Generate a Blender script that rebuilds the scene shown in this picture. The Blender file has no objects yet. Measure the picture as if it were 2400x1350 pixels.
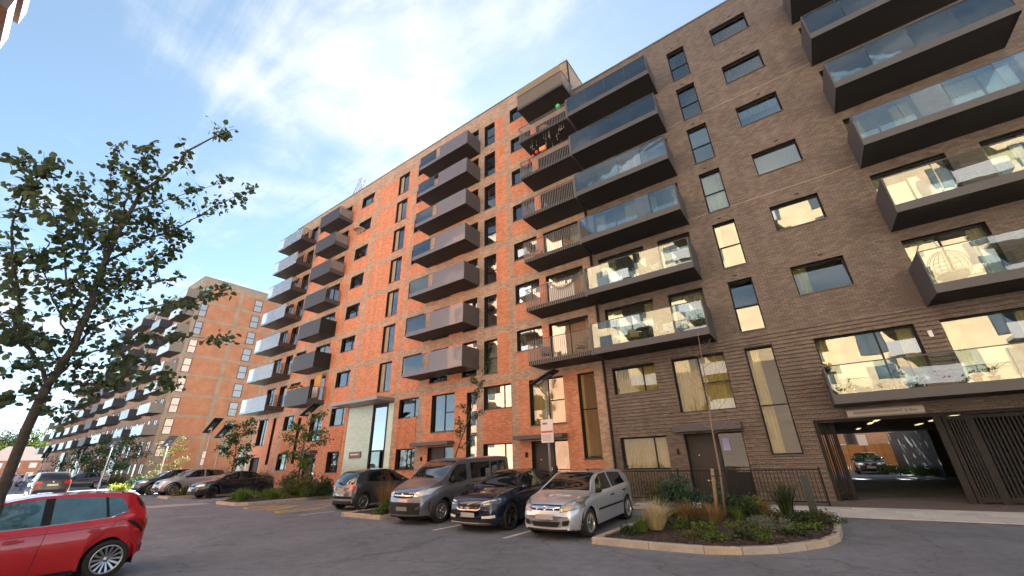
import bpy, bmesh, math, random
import numpy as np
from mathutils import Vector, Matrix
rnd = random.Random(7)
rng = np.random.default_rng(7)
SC = bpy.context.scene
COL = SC.collection
D = 18.83            # distance of the long facade in front of the camera

# ------------------------------------------------------------ camera, sky, sun
def setup():
    yaw, pit, rol = [math.radians(a) for a in (-35.166, 23.596, -1.6439)]
    cy, sy, cp, sp = math.cos(yaw), math.sin(yaw), math.cos(pit), math.sin(pit)
    f = Vector((sy*cp, cy*cp, sp)); r = Vector((cy, -sy, 0)); u = r.cross(f)
    cr, sr = math.cos(rol), math.sin(rol)
    R = cr*r + sr*u; U = -sr*r + cr*u
    cam = bpy.data.cameras.new('camera'); co = bpy.data.objects.new('camera', cam); COL.objects.link(co)
    cam.sensor_fit = 'HORIZONTAL'; cam.sensor_width = 36; cam.lens = 36*927.86/2400
    cam.clip_start = .05; cam.clip_end = 3000
    m = Matrix((R, U, -f)).transposed().to_4x4(); m.translation = Vector((0, 0, 1.55)); co.matrix_world = m
    SC.camera = co
    # sun stands behind the long building: it lights the block opposite, the street is in open shade
    sv = Vector((-.40, .64, .69)).normalized()
    el = math.asin(sv.z); az = math.atan2(sv.x, sv.y)
    w = bpy.data.worlds.new('World'); SC.world = w; w.use_nodes = True
    nt = w.node_tree; N = nt.nodes; L = nt.links
    bg = N['Background']; bg.inputs['Strength'].default_value = .05
    sky = N.new('ShaderNodeTexSky'); sky.sky_type = 'NISHITA'; sky.sun_disc = False
    sky.sun_elevation = el; sky.sun_rotation = az; sky.air_density = .32; sky.dust_density = .04; sky.ozone_density = 1.5; sky.altitude = 50
    # high thin cloud laid on a plane far above: wisps stretched along one direction
    tc = N.new('ShaderNodeTexCoord')
    sep = N.new('ShaderNodeSeparateXYZ'); L.new(tc.outputs['Generated'], sep.inputs[0])
    def mth(op, a, b=None, c=None):
        n = N.new('ShaderNodeMath'); n.operation = op
        for i, v in enumerate((a, b, c)):
            if v is None: continue
            if isinstance(v, (int, float)): n.inputs[i].default_value = v
            else: L.new(v, n.inputs[i])
        return n.outputs[0]
    zc = mth('MAXIMUM', sep.outputs[2], .06)
    px = mth('DIVIDE', sep.outputs[0], zc); py = mth('DIVIDE', sep.outputs[1], zc)
    cmb = N.new('ShaderNodeCombineXYZ'); L.new(px, cmb.inputs[0]); L.new(py, cmb.inputs[1])
    def noise(scale, detail, rough, rot, sc, dist=0., loc=(0, 0, 0)):
        mp = N.new('ShaderNodeMapping'); mp.inputs['Rotation'].default_value = (0, 0, math.radians(rot))
        mp.inputs['Scale'].default_value = sc; mp.inputs['Location'].default_value = loc
        L.new(cmb.outputs[0], mp.inputs[0])
        n = N.new('ShaderNodeTexNoise'); n.inputs['Scale'].default_value = scale; n.inputs['Detail'].default_value = detail
        n.inputs['Roughness'].default_value = rough; n.inputs['Distortion'].default_value = dist
        L.new(mp.outputs[0], n.inputs[0]); return n.outputs[0]
    big = noise(BIG_S, 3, .5, 20, (1, 1, 1), .3, CLOUD_LOC)
    wis = noise(1.5, 9, .62, WIS_R, (.35, 2.1, 1), .6)
    puf = noise(4.2, 8, .62, 0, (1, 1, 1), .2)
    s = mth('ADD', mth('MULTIPLY', big, 1.1), mth('ADD', mth('MULTIPLY', wis, .85), mth('MULTIPLY', puf, .42)))
    mr = N.new('ShaderNodeMapRange'); mr.interpolation_type = 'SMOOTHSTEP'
    mr.inputs['From Min'].default_value = 1.13; mr.inputs['From Max'].default_value = 1.58
    L.new(s, mr.inputs[0])
    # toward the sun the veil is thicker and brighter
    dot = N.new('ShaderNodeVectorMath'); dot.operation = 'DOT_PRODUCT'; L.new(tc.outputs['Generated'], dot.inputs[0]); dot.inputs[1].default_value = sv
    glow = mth('POWER', mth('MAXIMUM', dot.outputs['Value'], 0.), 5.)
    hzn = mth('MULTIPLY', mth('POWER', mth('SUBTRACT', 1., mth('MAXIMUM', sep.outputs[2], 0.)), 5.), .55)
    fac = mth('MINIMUM', mth('ADD', hzn, mth('ADD', mth('MULTIPLY', mr.outputs[0], .72), mth('ADD', mth('MULTIPLY', glow, .15), .10))), .93)
    lift = N.new('ShaderNodeMix'); lift.data_type = 'RGBA'; lift.blend_type = 'MULTIPLY'; lift.inputs[0].default_value = 1
    L.new(sky.outputs[0], lift.inputs[6]); lift.inputs[7].default_value = SKY_TINT
    cl = N.new('ShaderNodeMix'); cl.data_type = 'RGBA'; L.new(fac, cl.inputs[0])
    L.new(lift.outputs[2], cl.inputs[6]); cl.inputs[7].default_value = CLOUD_COL
    L.new(cl.outputs[2], bg.inputs[0])
    sun = bpy.data.lights.new('sun', 'SUN'); sun.energy = 5.0; sun.angle = math.radians(.5); sun.color = (1, .98, .955)
    so = bpy.data.objects.new('sun', sun); COL.objects.link(so); so.location = (0, 0, 60)
    so.rotation_euler = (-sv).to_track_quat('-Z', 'Y').to_euler()
    vs = SC.view_settings; SC.display_settings.display_device = 'sRGB'
    vs.view_transform = 'Standard'; vs.look = 'None'; vs.exposure = EXPOSURE; vs.gamma = 1; vs.use_curve_mapping = False
    SC.render.engine = 'CYCLES'
    c = SC.cycles; c.use_denoising = True; c.max_bounces = 8; c.diffuse_bounces = 4; c.glossy_bounces = 4
    c.transmission_bounces = 6; c.transparent_max_bounces = 16; c.caustics_reflective = False; c.caustics_refractive = False
    c.sample_clamp_indirect = 6
BIG_S = 1.3; WIS_R = 45
SKY_TINT = (.86, 1.04, .86, 1); CLOUD_COL = (2.25, 2.22, 2.16, 1); CLOUD_LOC = (1.1, -.6, 0); EXPOSURE = 3.68
setup()

# ------------------------------------------------------------ materials
MATS = {}
def mat(name, col, rough=.6, metal=0., spec=.5, var=0., vscale=8., bump=0., bscale=60., island=0., coat=0., emit=None, estr=0., hue=0., streak=0.):
    if name in MATS: return MATS[name]
    m = bpy.data.materials.new(name); m.use_nodes = True; MATS[name] = m
    nt = m.node_tree; N = nt.nodes; L = nt.links; p = N['Principled BSDF']
    p.inputs['Base Color'].default_value = (*col, 1); p.inputs['Roughness'].default_value = rough
    p.inputs['Metallic'].default_value = metal; p.inputs['Specular IOR Level'].default_value = spec
    p.inputs['Coat Weight'].default_value = coat; p.inputs['Coat Roughness'].default_value = .03
    if emit: p.inputs['Emission Color'].default_value = (*emit, 1); p.inputs['Emission Strength'].default_value = estr
    tc = None
    if var or island or bump:
        tc = N.new('ShaderNodeTexCoord')
    if var or island:
        hs = N.new('ShaderNodeHueSaturation'); hs.inputs['Color'].default_value = (*col, 1)
        val = None
        if var:
            n = N.new('ShaderNodeTexNoise'); n.inputs['Scale'].default_value = vscale; n.inputs['Detail'].default_value = 6; n.inputs['Roughness'].default_value = .65
            L.new(tc.outputs['Object'], n.inputs[0])
            r = N.new('ShaderNodeMapRange'); r.inputs['From Min'].default_value = .28; r.inputs['From Max'].default_value = .72
            r.inputs['To Min'].default_value = 1-var; r.inputs['To Max'].default_value = 1+var
            L.new(n.outputs[0], r.inputs[0]); val = r.outputs[0]
            if streak:
                mp = N.new('ShaderNodeMapping'); mp.inputs['Scale'].default_value = (2.2, 2.2, .16); L.new(tc.outputs['Object'], mp.inputs[0])
                n2 = N.new('ShaderNodeTexNoise'); n2.inputs['Scale'].default_value = 1.; n2.inputs['Detail'].default_value = 5; L.new(mp.outputs[0], n2.inputs[0])
                r2 = N.new('ShaderNodeMapRange'); r2.inputs['From Min'].default_value = .32; r2.inputs['From Max'].default_value = .68; r2.inputs['To Min'].default_value = 1-streak; r2.inputs['To Max'].default_value = 1+streak*.7; L.new(n2.outputs[0], r2.inputs[0])
                q = N.new('ShaderNodeMath'); q.operation = 'MULTIPLY'; L.new(val, q.inputs[0]); L.new(r2.outputs[0], q.inputs[1]); val = q.outputs[0]
        if island:
            g = N.new('ShaderNodeNewGeometry')
            r = N.new('ShaderNodeMapRange'); r.inputs['To Min'].default_value = 1-island; r.inputs['To Max'].default_value = 1+island
            L.new(g.outputs['Random Per Island'], r.inputs[0])
            if val is None: val = r.outputs[0]
            else:
                q = N.new('ShaderNodeMath'); q.operation = 'MULTIPLY'; L.new(val, q.inputs[0]); L.new(r.outputs[0], q.inputs[1]); val = q.outputs[0]
            if hue:
                w = N.new('ShaderNodeTexWhiteNoise'); w.noise_dimensions = '1D'; L.new(g.outputs['Random Per Island'], w.inputs['W'])
                r2 = N.new('ShaderNodeMapRange'); r2.inputs['To Min'].default_value = .5-hue; r2.inputs['To Max'].default_value = .5+hue
                L.new(w.outputs['Value'], r2.inputs[0]); L.new(r2.outputs[0], hs.inputs['Hue'])
        L.new(val, hs.inputs['Value']); L.new(hs.outputs[0], p.inputs['Base Color'])
    if bump:
        n = N.new('ShaderNodeTexNoise'); n.inputs['Scale'].default_value = bscale; n.inputs['Detail'].default_value = 5
        L.new(tc.outputs['Object'], n.inputs[0])
        b = N.new('ShaderNodeBump'); b.inputs['Strength'].default_value = bump; b.inputs['Distance'].default_value = .02
        L.new(n.outputs[0], b.inputs['Height']); L.new(b.outputs[0], p.inputs['Normal'])
    return m

def glass_mat(name, tint, base, tintcol=(1, 1, 1), rough=0., grad=1.3, frost=0.):
    """window glass: see-through, with a mirror share that grows at grazing angles"""
    m = bpy.data.materials.new(name); m.use_nodes = True; MATS[name] = m
    nt = m.node_tree; N = nt.nodes; L = nt.links
    for n in list(N):
        if n.type == 'BSDF_PRINCIPLED': N.remove(n)
    out = [n for n in N if n.type == 'OUTPUT_MATERIAL'][0]
    t = N.new('ShaderNodeBsdfTransparent'); t.inputs[0].default_value = (*tint, 1)
    g = N.new('ShaderNodeBsdfGlossy'); g.inputs['Color'].default_value = (*tintcol, 1); g.inputs['Roughness'].default_value = rough
    tc = N.new('ShaderNodeTexCoord'); nz = N.new('ShaderNodeTexNoise'); nz.inputs['Scale'].default_value = 1.6; nz.inputs['Detail'].default_value = 1.; L.new(tc.outputs['Object'], nz.inputs[0])
    bp = N.new('ShaderNodeBump'); bp.inputs['Strength'].default_value = .10; bp.inputs['Distance'].default_value = .010; L.new(nz.outputs[0], bp.inputs['Height']); L.new(bp.outputs[0], g.inputs['Normal'])
    fr = N.new('ShaderNodeFresnel'); fr.inputs[0].default_value = 1.52
    ma = N.new('ShaderNodeMath'); ma.operation = 'MULTIPLY_ADD'; L.new(fr.outputs[0], ma.inputs[0]); ma.inputs[1].default_value = grad; ma.inputs[2].default_value = base
    mx = N.new('ShaderNodeMath'); mx.operation = 'MINIMUM'; L.new(ma.outputs[0], mx.inputs[0]); mx.inputs[1].default_value = .97
    x = N.new('ShaderNodeMixShader'); L.new(mx.outputs[0], x.inputs[0]); L.new(t.outputs[0], x.inputs[1]); L.new(g.outputs[0], x.inputs[2])
    res = x.outputs[0]
    if frost:
        d = N.new('ShaderNodeBsdfDiffuse'); d.inputs[0].default_value = (.46, .50, .52, 1)
        tl = N.new('ShaderNodeBsdfTranslucent'); tl.inputs[0].default_value = (.46, .50, .52, 1)
        a = N.new('ShaderNodeMixShader'); a.inputs[0].default_value = .35; L.new(d.outputs[0], a.inputs[1]); L.new(tl.outputs[0], a.inputs[2])
        y = N.new('ShaderNodeMixShader'); y.inputs[0].default_value = frost; L.new(res, y.inputs[1]); L.new(a.outputs[0], y.inputs[2]); res = y.outputs[0]
    L.new(res, out.inputs[0]); return m

# bricks: each brick its own tone
M_RED = mat('red_brick', (.53, .225, .122), .8, var=.10, vscale=1.2, island=.17, hue=.007, bump=.25, bscale=90, streak=.10)
M_BUFF = mat('buff_brick', (.37, .27, .20), .82, var=.12, vscale=1.5, island=.22, hue=.010, bump=.25, bscale=90, streak=.10)
M_DARK = mat('dark_brick', (.156, .127, .108), .55, var=.12, vscale=1.0, island=.20, hue=.012, bump=.3, bscale=80, spec=.35, streak=.10)
M_MORTAR = mat('mortar', (.24, .19, .155), .95, var=.15, vscale=20)
M_MORTAR_D = mat('dark_mortar', (.036, .031, .029), .95, var=.15, vscale=20)
M_FRAME = mat('window_frame_metal', (.016, .016, .018), .55, spec=.25)
M_REVEAL = mat('reveal_lining', (.030, .027, .025), .8, spec=.2)
M_SILL = mat('sill_metal', (.07, .07, .075), .4, spec=.6)
M_METAL = mat('grey_metal', (.078, .079, .086), .5, spec=.35, var=.06, vscale=2)
M_METAL_P = mat('bronze_grey_metal', (.120, .110, .124), .26, spec=.6, var=.05, vscale=2, coat=.5)
M_SOFFIT = mat('soffit_board', (.020, .019, .020), .5, spec=.25, var=.10, vscale=1.5)
M_BLACK = mat('black_metal', (.012, .012, .014), .6, spec=.25)
M_BAR = mat('bar_metal', (.145, .142, .14), .4, spec=.6)
M_CURT = mat('cream_curtain', (.80, .66, .36), .9, var=.10, vscale=2)
M_CURT2 = mat('pale_curtain', (.66, .62, .50), .9, var=.10, vscale=2)
M_CURT3 = mat('tan_blind', (.30, .255, .175), .9, var=.08, vscale=3)
M_ROOM = mat('room_plaster', (.50, .46, .40), .9)
M_COPING = mat('coping_metal', (.16, .17, .18), .45)
M_WHITE = mat('white_paint', (.78, .78, .77), .5)
M_GLASS = glass_mat('window_glass', (.80, .86, .82), .085, grad=1.4)
M_GLASSLO = glass_mat('plain_window_glass', (.86, .88, .82), .02, grad=1.1)
M_GLASS2 = glass_mat('balcony_glass', (.78, .86, .86), .045, grad=1.2)
M_FROST = glass_mat('frosted_glass', (.70, .80, .84), .16, grad=1.4, frost=.34)
M_CLEAR = glass_mat('lobby_glass', (.86, .92, .88), .10, grad=1.4)

# ------------------------------------------------------------ mesh helpers
class MB:
    """collects shapes into one mesh"""
    def __init__(s): s.v = []; s.f = []; s.m = []; s.sm = []
    def add(s, vs, fs, mi=0, smooth=False):
        o = len(s.v); s.v += [tuple(p) for p in vs]
        for f in fs: s.f.append(tuple(i+o for i in f)); s.m.append(mi); s.sm.append(smooth)
        return s
    def box(s, x0, x1, y0, y1, z0, z1, mi=0):
        v = [(x0,y0,z0),(x1,y0,z0),(x1,y1,z0),(x0,y1,z0),(x0,y0,z1),(x1,y0,z1),(x1,y1,z1),(x0,y1,z1)]
        return s.add(v, [(0,3,2,1),(4,5,6,7),(0,1,5,4),(1,2,6,5),(2,3,7,6),(3,0,4,7)], mi)
    def quad(s, a, b, c, d, mi=0): return s.add([a, b, c, d], [(0,1,2,3)], mi)
    def obox(s, c, ax, ay, az, mi=0):
        c = Vector(c); ax, ay, az = Vector(ax), Vector(ay), Vector(az)
        v = [c+i*ax+j*ay+k*az for k in (-1,1) for i, j in ((-1,-1),(1,-1),(1,1),(-1,1))]
        return s.add(v, [(0,3,2,1),(4,5,6,7),(0,1,5,4),(1,2,6,5),(2,3,7,6),(3,0,4,7)], mi)
    def tube(s, pts, rad, n=6, mi=0, cap=True, smooth=True):
        pts = [Vector(p) for p in pts]
        if not hasattr(rad, '__len__'): rad = [rad]*len(pts)
        vs = []; up = Vector((.13, .27, .95))
        for i, p in enumerate(pts):
            t = (pts[min(i+1, len(pts)-1)]-pts[max(i-1, 0)])
            if t.length < 1e-9: t = Vector((0,0,1))
            t.normalize()
            a = t.cross(up)
            if a.length < .05: a = t.cross(Vector((1,0,0)))
            a.normalize(); b = t.cross(a)
            for k in range(n):
                q = 2*math.pi*k/n; vs.append(p+rad[i]*(math.cos(q)*a+math.sin(q)*b))
        fs = [(i*n+k, i*n+(k+1)%n, (i+1)*n+(k+1)%n, (i+1)*n+k) for i in range(len(pts)-1) for k in range(n)]
        s.add(vs, fs, mi, smooth)
        if cap:
            o = len(s.v)-len(vs)
            s.f.append(tuple(o+k for k in range(n))[::-1]); s.m.append(mi); s.sm.append(False)
            s.f.append(tuple(o+(len(pts)-1)*n+k for k in range(n))); s.m.append(mi); s.sm.append(False)
        return s
    def lathe(s, prof, n=16, c=(0,0,0), mi=0, axis='z', smooth=True):
        vs = []
        for r, z in prof:
            for k in range(n):
                q = 2*math.pi*k/n; x, y = r*math.cos(q), r*math.sin(q)
                p = (x, y, z) if axis == 'z' else ((x, z, y) if axis == 'y' else (z, x, y))
                vs.append((p[0]+c[0], p[1]+c[1], p[2]+c[2]))
        fs = [(i*n+k, i*n+(k+1)%n, (i+1)*n+(k+1)%n, (i+1)*n+k) for i in range(len(prof)-1) for k in range(n)]
        return s.add(vs, fs, mi, smooth)
    def grid(s, P, mi=0, smooth=True):
        """P: rows of equal-length point lists"""
        n = len(P[0]); vs = [p for r in P for p in r]
        fs = [(i*n+j, i*n+j+1, (i+1)*n+j+1, (i+1)*n+j) for i in range(len(P)-1) for j in range(n-1)]
        return s.add(vs, fs, mi, smooth)
    def mesh(s, name, mats):
        me = bpy.data.meshes.new(name); me.from_pydata(s.v, [], s.f)
        for m in (mats if isinstance(mats, (list, tuple)) else [mats]): me.materials.append(m)
        me.polygons.foreach_set('material_index', s.m); me.polygons.foreach_set('use_smooth', s.sm)
        me.update(); return me
    def build(s, name, mats, parent=None, loc=None):
        return ob(name, s.mesh(name, mats), parent, loc)

def ob(name, data, parent=None, loc=None):
    o = bpy.data.objects.new(name, data); COL.objects.link(o)
    if parent is not None: o.parent = parent
    if loc is not None: o.location = loc
    return o
def np_mesh(name, verts, quads, mats, mi=None, smooth=False):
    """fast mesh from numpy arrays (quads or tris)"""
    verts = np.asarray(verts, dtype=np.float32); quads = np.asarray(quads, dtype=np.int32)
    k = quads.shape[1]; me = bpy.data.meshes.new(name)
    me.vertices.add(len(verts)); me.vertices.foreach_set('co', verts.ravel())
    me.loops.add(quads.size); me.loops.foreach_set('vertex_index', quads.ravel())
    me.polygons.add(len(quads)); me.polygons.foreach_set('loop_start', np.arange(0, quads.size, k, dtype=np.int32))
    for m in (mats if isinstance(mats, (list, tuple)) else [mats]): me.materials.append(m)
    if mi is not None: me.polygons.foreach_set('material_index', np.asarray(mi, dtype=np.int32))
    me.polygons.foreach_set('use_smooth', np.full(len(quads), smooth))
    me.update(calc_edges=True); return me
def thing(name, label, cat, loc=(0,0,0), rz=0., group=None):
    o = bpy.data.objects.new(name, None); COL.objects.link(o); o.location = loc; o.rotation_euler = (0, 0, rz)
    o.empty_display_size = .2
    return tag(o, label, cat, group)
def tag(o, label=None, cat=None, group=None, kind=None):
    if label: o['label'] = label
    if cat: o['category'] = cat
    if group: o['group'] = group
    if kind: o['kind'] = kind
    return o
def copy_tree(o, parent=None):
    c = o.copy(); COL.objects.link(c)
    if parent is not None: c.parent = parent
    for ch in list(o.children): copy_tree(ch, c)
    return c
# ------------------------------------------------------------ facade openings
# each: u0,u1,z0,z1, style, curtain style
RED, DRK = [], []
def w_(lst, u0, u1, z0, z1, st='single', cur=None, **k): lst.append(dict(u0=u0, u1=u1, z0=z0, z1=z1, st=st, cur=cur, **k))
rc = random.Random(3)
for k in range(2, 9):
    z = 3*k
    w_(RED, -31.8, -29.8, z+1.56, z+2.82, 'split', 'part', fr=.66)
    w_(RED, -26.02, -24.55, z+.53, z+2.73, 'vent', 'left')
    w_(RED, -23.32, -21.3, z+1.45, z+2.8, 'split', 'part', fr=.66)
    w_(RED, -20.36, -18.68, z+.5, z+2.76, 'split', 'part', fr=.5)
    w_(RED, -17.4, -16.15, z+.5, z+2.74, 'single', 'part')
    w_(RED, -15.56, -14.5, z+.44, z+2.55, 'stack', rc.choice(['full', 'part', 'part']), fr=.46)
    w_(RED, -13.02, -11.24, z+1.43, z+2.7, 'split', 'part', fr=.62)
    w_(RED, -10.78, -8.33, z+.2, z+2.66, 'split', 'part', fr=.5)
    w_(RED, -44.0, -42.2, z+.4, z+2.8, 'split', 'part', fr=.5)
    w_(RED, -41.4, -40.05, z+.4, z+2.8, 'single', 'part')
    w_(RED, -39.45, -37.62, z+1.5, z+2.82, 'split', 'part', fr=.62)
    w_(RED, -35.95, -33.55, z+.4, z+2.8, 'split', 'part', fr=.5)
for a in [(-31.78, -29.82, 4.5, 5.87, 'split', 'part', .7), (-31.45, -29.85, 1.12, 2.57, 'split', 'full', .7),
          (-23.3, -21.3, 4.43, 5.72, 'split', 'part', .72), (-23.24, -21.33, 1.22, 2.48, 'split', 'part', .7),
          (-20.02, -17.95, 3.35, 5.66, 'big', 'part', .52), (-16.93, -16.12, .45, 5.5, 'stack', 'left', .5),
          (-15.58, -13.54, 4.35, 5.69, 'split', 'part', .7), (-15.6, -13.55, 1.1, 2.47, 'split', 'part', .7),
          (-12.3, -10.13, 3.26, 5.66, 'big', 'full', .52), (-9.29, -8.34, 1.55, 5.63, 'stack', 'part', .56),
          (-44.2, -42.45, 3.52, 5.88, 'split', 'part', .5), (-41.4, -40.85, 1.84, 5.87, 'single', 'full', .5),
          (-39.38, -37.55, 4.6, 5.85, 'split', 'part', .62), (-39.3, -37.56, 1.34, 2.65, 'split', 'full', .62),
          (-36.85, -36.3, 1.84, 5.54, 'single', 'full', .5), (-34.8, -33.0, 3.49, 5.7, 'big', 'part', .5)]:
    w_(RED, *a[:6], fr=a[6])
for a in [(-20.18, -17.94), (-12.31, -10.12), (-34.85, -33.0), (-44.4, -42.62)]:
    w_(RED, a[0], a[1], .05, 2.47, 'door', 'part')
w_(RED, -29.3, -23.85, .05, 5.7, 'lobby')
for k in range(2, 8):
    z = 3*k
    w_(DRK, .885, 2.646, z+1.376, z+2.62, 'single', ['part', None, None, 'blind', 'part', 'part'][k-2], tilt=(11.5 if k == 2 else 0))
    w_(DRK, -1.49, -.53, z+.31, z+2.63, 'stack', 'full' if k in (4,) else ('part' if k in (3, 7) else None), fr=.47, tilt=(10.5 if k == 2 else 0))
    w_(DRK, -7.36, -4.82, z+.3, z+2.68, 'split', 'part', fr=.5)
    w_(DRK, -4.1, -2.53, z+.3, z+2.66, 'single', 'full' if k == 2 else 'part')
    w_(DRK, 4.36, 6.52, z+.3, z+2.62, 'split', 'part', fr=.45)
    w_(DRK, 7.4, 9.3, z+.3, z+2.6, 'split', 'full', fr=.5)
    w_(DRK, 11.0, 12.8, z+1.376, z+2.62, 'single', 'part')
for a in [(-7.36, -5.29, 4.33, 5.57, 'split', 'full', .70), (-7.39, -5.3, 1.06, 2.39, 'split', 'full', .72), (-4.5, -2.31, 3.26, 5.58, 'big', 'full', .5),
          (-1.53, -.52, 1.5, 5.57, 'stack', 'left', .44), (.85, 3.72, 3.42, 5.55, 'split', 'part', .63), (4.36, 6.6, 3.42, 5.56, 'single', 'part', .5),
          (7.4, 9.3, 3.42, 5.56, 'split', 'part', .5)]:
    w_(DRK, *a[:6], fr=a[6])
w_(DRK, -4.57, -2.33, .05, 2.41, 'door', 'dark')
w_(DRK, .03, 6.6, 0, 2.6, 'passage')

def red_region(u, z):
    """1 where the facade is laid in buff brick, 0 where it is red"""
    if z > 26.72: return 1
    for a, b in ((-45, -44.45), (-39.95, -39.5), (-32.23, -31.85), (-29.38, -28.87), (-23.84, -23.42), (-21.27, -20.72), (-16.12, -15.56), (-13.58, -13.08), (-8.31, -7.8)):
        if a <= u <= b: return 1
    if z > 5.8:
        if -15.6 < u < -14.5: return 1
        f = z % 3
        if f < .3 or f > 2.87: return 1
        if u > -13.1 and f > 2.72: return 1
    return 0
def red_rib(u, z):
    if z > 5.6: return False
    for a, b, c, d in ((-31.8, -29.7, 2.6, 4.45), (-23.35, -21.3, 2.5, 4.4), (-20.1, -17.95, 2.85, 3.3), (-15.6, -13.55, 2.5, 4.3), (-39.4, -37.5, 2.7, 4.55)):
        if a <= u <= b and c <= z <= d: return True
    return False
def dark_rib(u, z): return z < 6.15

def in_front(u, z, y=D):
    """is this facade point inside the photograph's frame, and how near"""
    c = SC.camera.matrix_world; p = c.inverted() @ Vector((u, y, z))
    if p.z > -1: return None
    s = 927.86/-p.z
    return -p.z if abs(p.x*s) < 1200 and abs(p.y*s) < 675 else None

def bricks(bld, u_lo, u_hi, z_lo, z_hi, ops, region, rib, mats, mortar, singles=None):
    base = bld['base']
    rows = int((z_hi-z_lo)/.075); B = []; ch = .075
    for i in range(rows):
        z0 = z_lo+i*ch; zc = z0+.0325
        cuts = sorted((o['u0'], o['u1']) for o in ops if o['z0'] < zc+.02 and o['z1'] > zc-.02)
        iv = []; cur = u_lo
        for a, b in cuts:
            if a > cur: iv.append((cur, a))
            cur = max(cur, b)
        if cur < u_hi: iv.append((cur, u_hi))
        off = .1125*(i % 2)
        for a, b in iv:
            n0 = math.floor((a-off)/.225); n1 = math.ceil((b-off)/.225)
            for n in range(n0, n1):
                l = max(a, off+n*.225); r = min(b, off+n*.225+.215)
                if r-l < .03: continue
                uc = (l+r)/2
                pr = .050 if (i % 2 == 0 and rib(uc, zc)) else 0.
                B.append((l, r, z0, z0+.066, pr, region(uc, zc)))
    B = np.array(B)
    # the bricks that show largest are objects of their own
    if singles:
        cand = [(in_front((b[0]+b[1])/2, b[2]), i) for i, b in enumerate(B) if singles((b[0]+b[1])/2, b[2]) and b[1]-b[0] > .2]
        cand = sorted((c, i) for c, i in cand if c)[:298]
        one = {}
        for _, i in cand:
            l, r, z0, z1, pr, rg = B[i]
            key = (round(pr, 3))
            if key not in one:
                one[key] = MB().box(-.1075, .1075, -pr-.002, .03, 0, .066).mesh('brick', mats[0])
            o = ob('brick', one[key], bld, (((l+r)/2)-base[0], D-base[1], z0-base[2]))
        keep = np.ones(len(B), bool); keep[[i for _, i in cand]] = False; B = B[keep]
    n = len(B); j = rng.normal(0, .0014, n)
    yf = D-B[:, 4]+j; yb = np.full(n, D+.03)
    V = np.empty((n, 8, 3), np.float32)
    for q, (a, y, c) in enumerate(((0, yf, 2), (1, yf, 2), (1, yf, 3), (0, yf, 3), (0, yb, 2), (1, yb, 2), (1, yb, 3), (0, yb, 3))):
        V[:, q, 0] = B[:, a]; V[:, q, 1] = y; V[:, q, 2] = B[:, c]
    F = np.array([(0, 1, 2, 3), (4, 5, 1, 0), (3, 2, 6, 7), (4, 0, 3, 7), (1, 5, 6, 2)])
    Q = (np.arange(n)[:, None, None]*8+F[None]).reshape(-1, 4)
    V = V.reshape(-1, 3)-np.array(base, np.float32)
    o = ob('brickwork', np_mesh('brickwork', V, Q, mats, np.repeat(B[:, 5].astype(int), 5)), bld); o['kind'] = 'stuff'
    # mortar bed with the openings left out, reveals lined
    us = sorted({u_lo, u_hi, *[o['u0'] for o in ops], *[o['u1'] for o in ops]}); zs = sorted({z_lo, z_hi, *[o['z0'] for o in ops], *[o['z1'] for o in ops]})
    us = [u for u in us if u_lo <= u <= u_hi]; zs = [z for z in zs if z_lo <= z <= z_hi]
    m = MB(); yb = D+.009
    for a, b in zip(us, us[1:]):
        for c, d in zip(zs, zs[1:]):
            x, y = (a+b)/2, (c+d)/2
            if any(o['u0'] < x < o['u1'] and o['z0'] < y < o['z1'] for o in ops): continue
            m.quad((a, yb, c), (b, yb, c), (b, yb, d), (a, yb, d))
    for o in ops:
        if o['st'] in ('lobby', 'passage'): continue
        a, b, c, d = o['u0'], o['u1'], o['z0'], o['z1']; y0, y1 = D+.03, D+.34
        m.quad((a, y0, c), (a, y1, c), (a, y1, d), (a, y0, d), 1); m.quad((b, y1, c), (b, y0, c), (b, y0, d), (b, y1, d), 1)
        m.quad((a, y1, d), (b, y1, d), (b, y0, d), (a, y0, d), 1); m.quad((a, y0, c), (b, y0, c), (b, y1, c), (a, y1, c), 1)
    mo = m.build('wall', [mortar, M_REVEAL], bld, -Vector(base)); return mo

# ------------------------------------------------------------ windows
WC = {}
def frame_mesh(w, h, bars, t=.055, dep=.07):
    m = MB(); y0, y1 = 0, dep
    m.box(0, w, y0, y1, 0, t); m.box(0, w, y0, y1, h-t, h); m.box(0, t, y0, y1, t, h-t); m.box(w-t, w, y0, y1, t, h-t)
    for (x0, x1, z0, z1) in bars: m.box(x0, x1, y0-.004, y1-.003, z0, z1)
    return m.mesh('window', M_FRAME)
def curtain_mesh(x0, x1, z0, z1, y, seed, fold=.035, pitch=.13):
    r = random.Random(seed); n = max(4, int((x1-x0)/.03)); P = [[], []]
    ph = r.random()*6
    for i in range(n+1):
        x = x0+(x1-x0)*i/n; yy = y+fold*math.sin(x/pitch*6.28+ph)+.4*fold*math.sin(x/pitch*2.3+ph*2)
        P[0].append((x, yy, z0)); P[1].append((x, yy*1., z1))
    return MB().grid(P).mesh('curtain', M_CURT)
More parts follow.
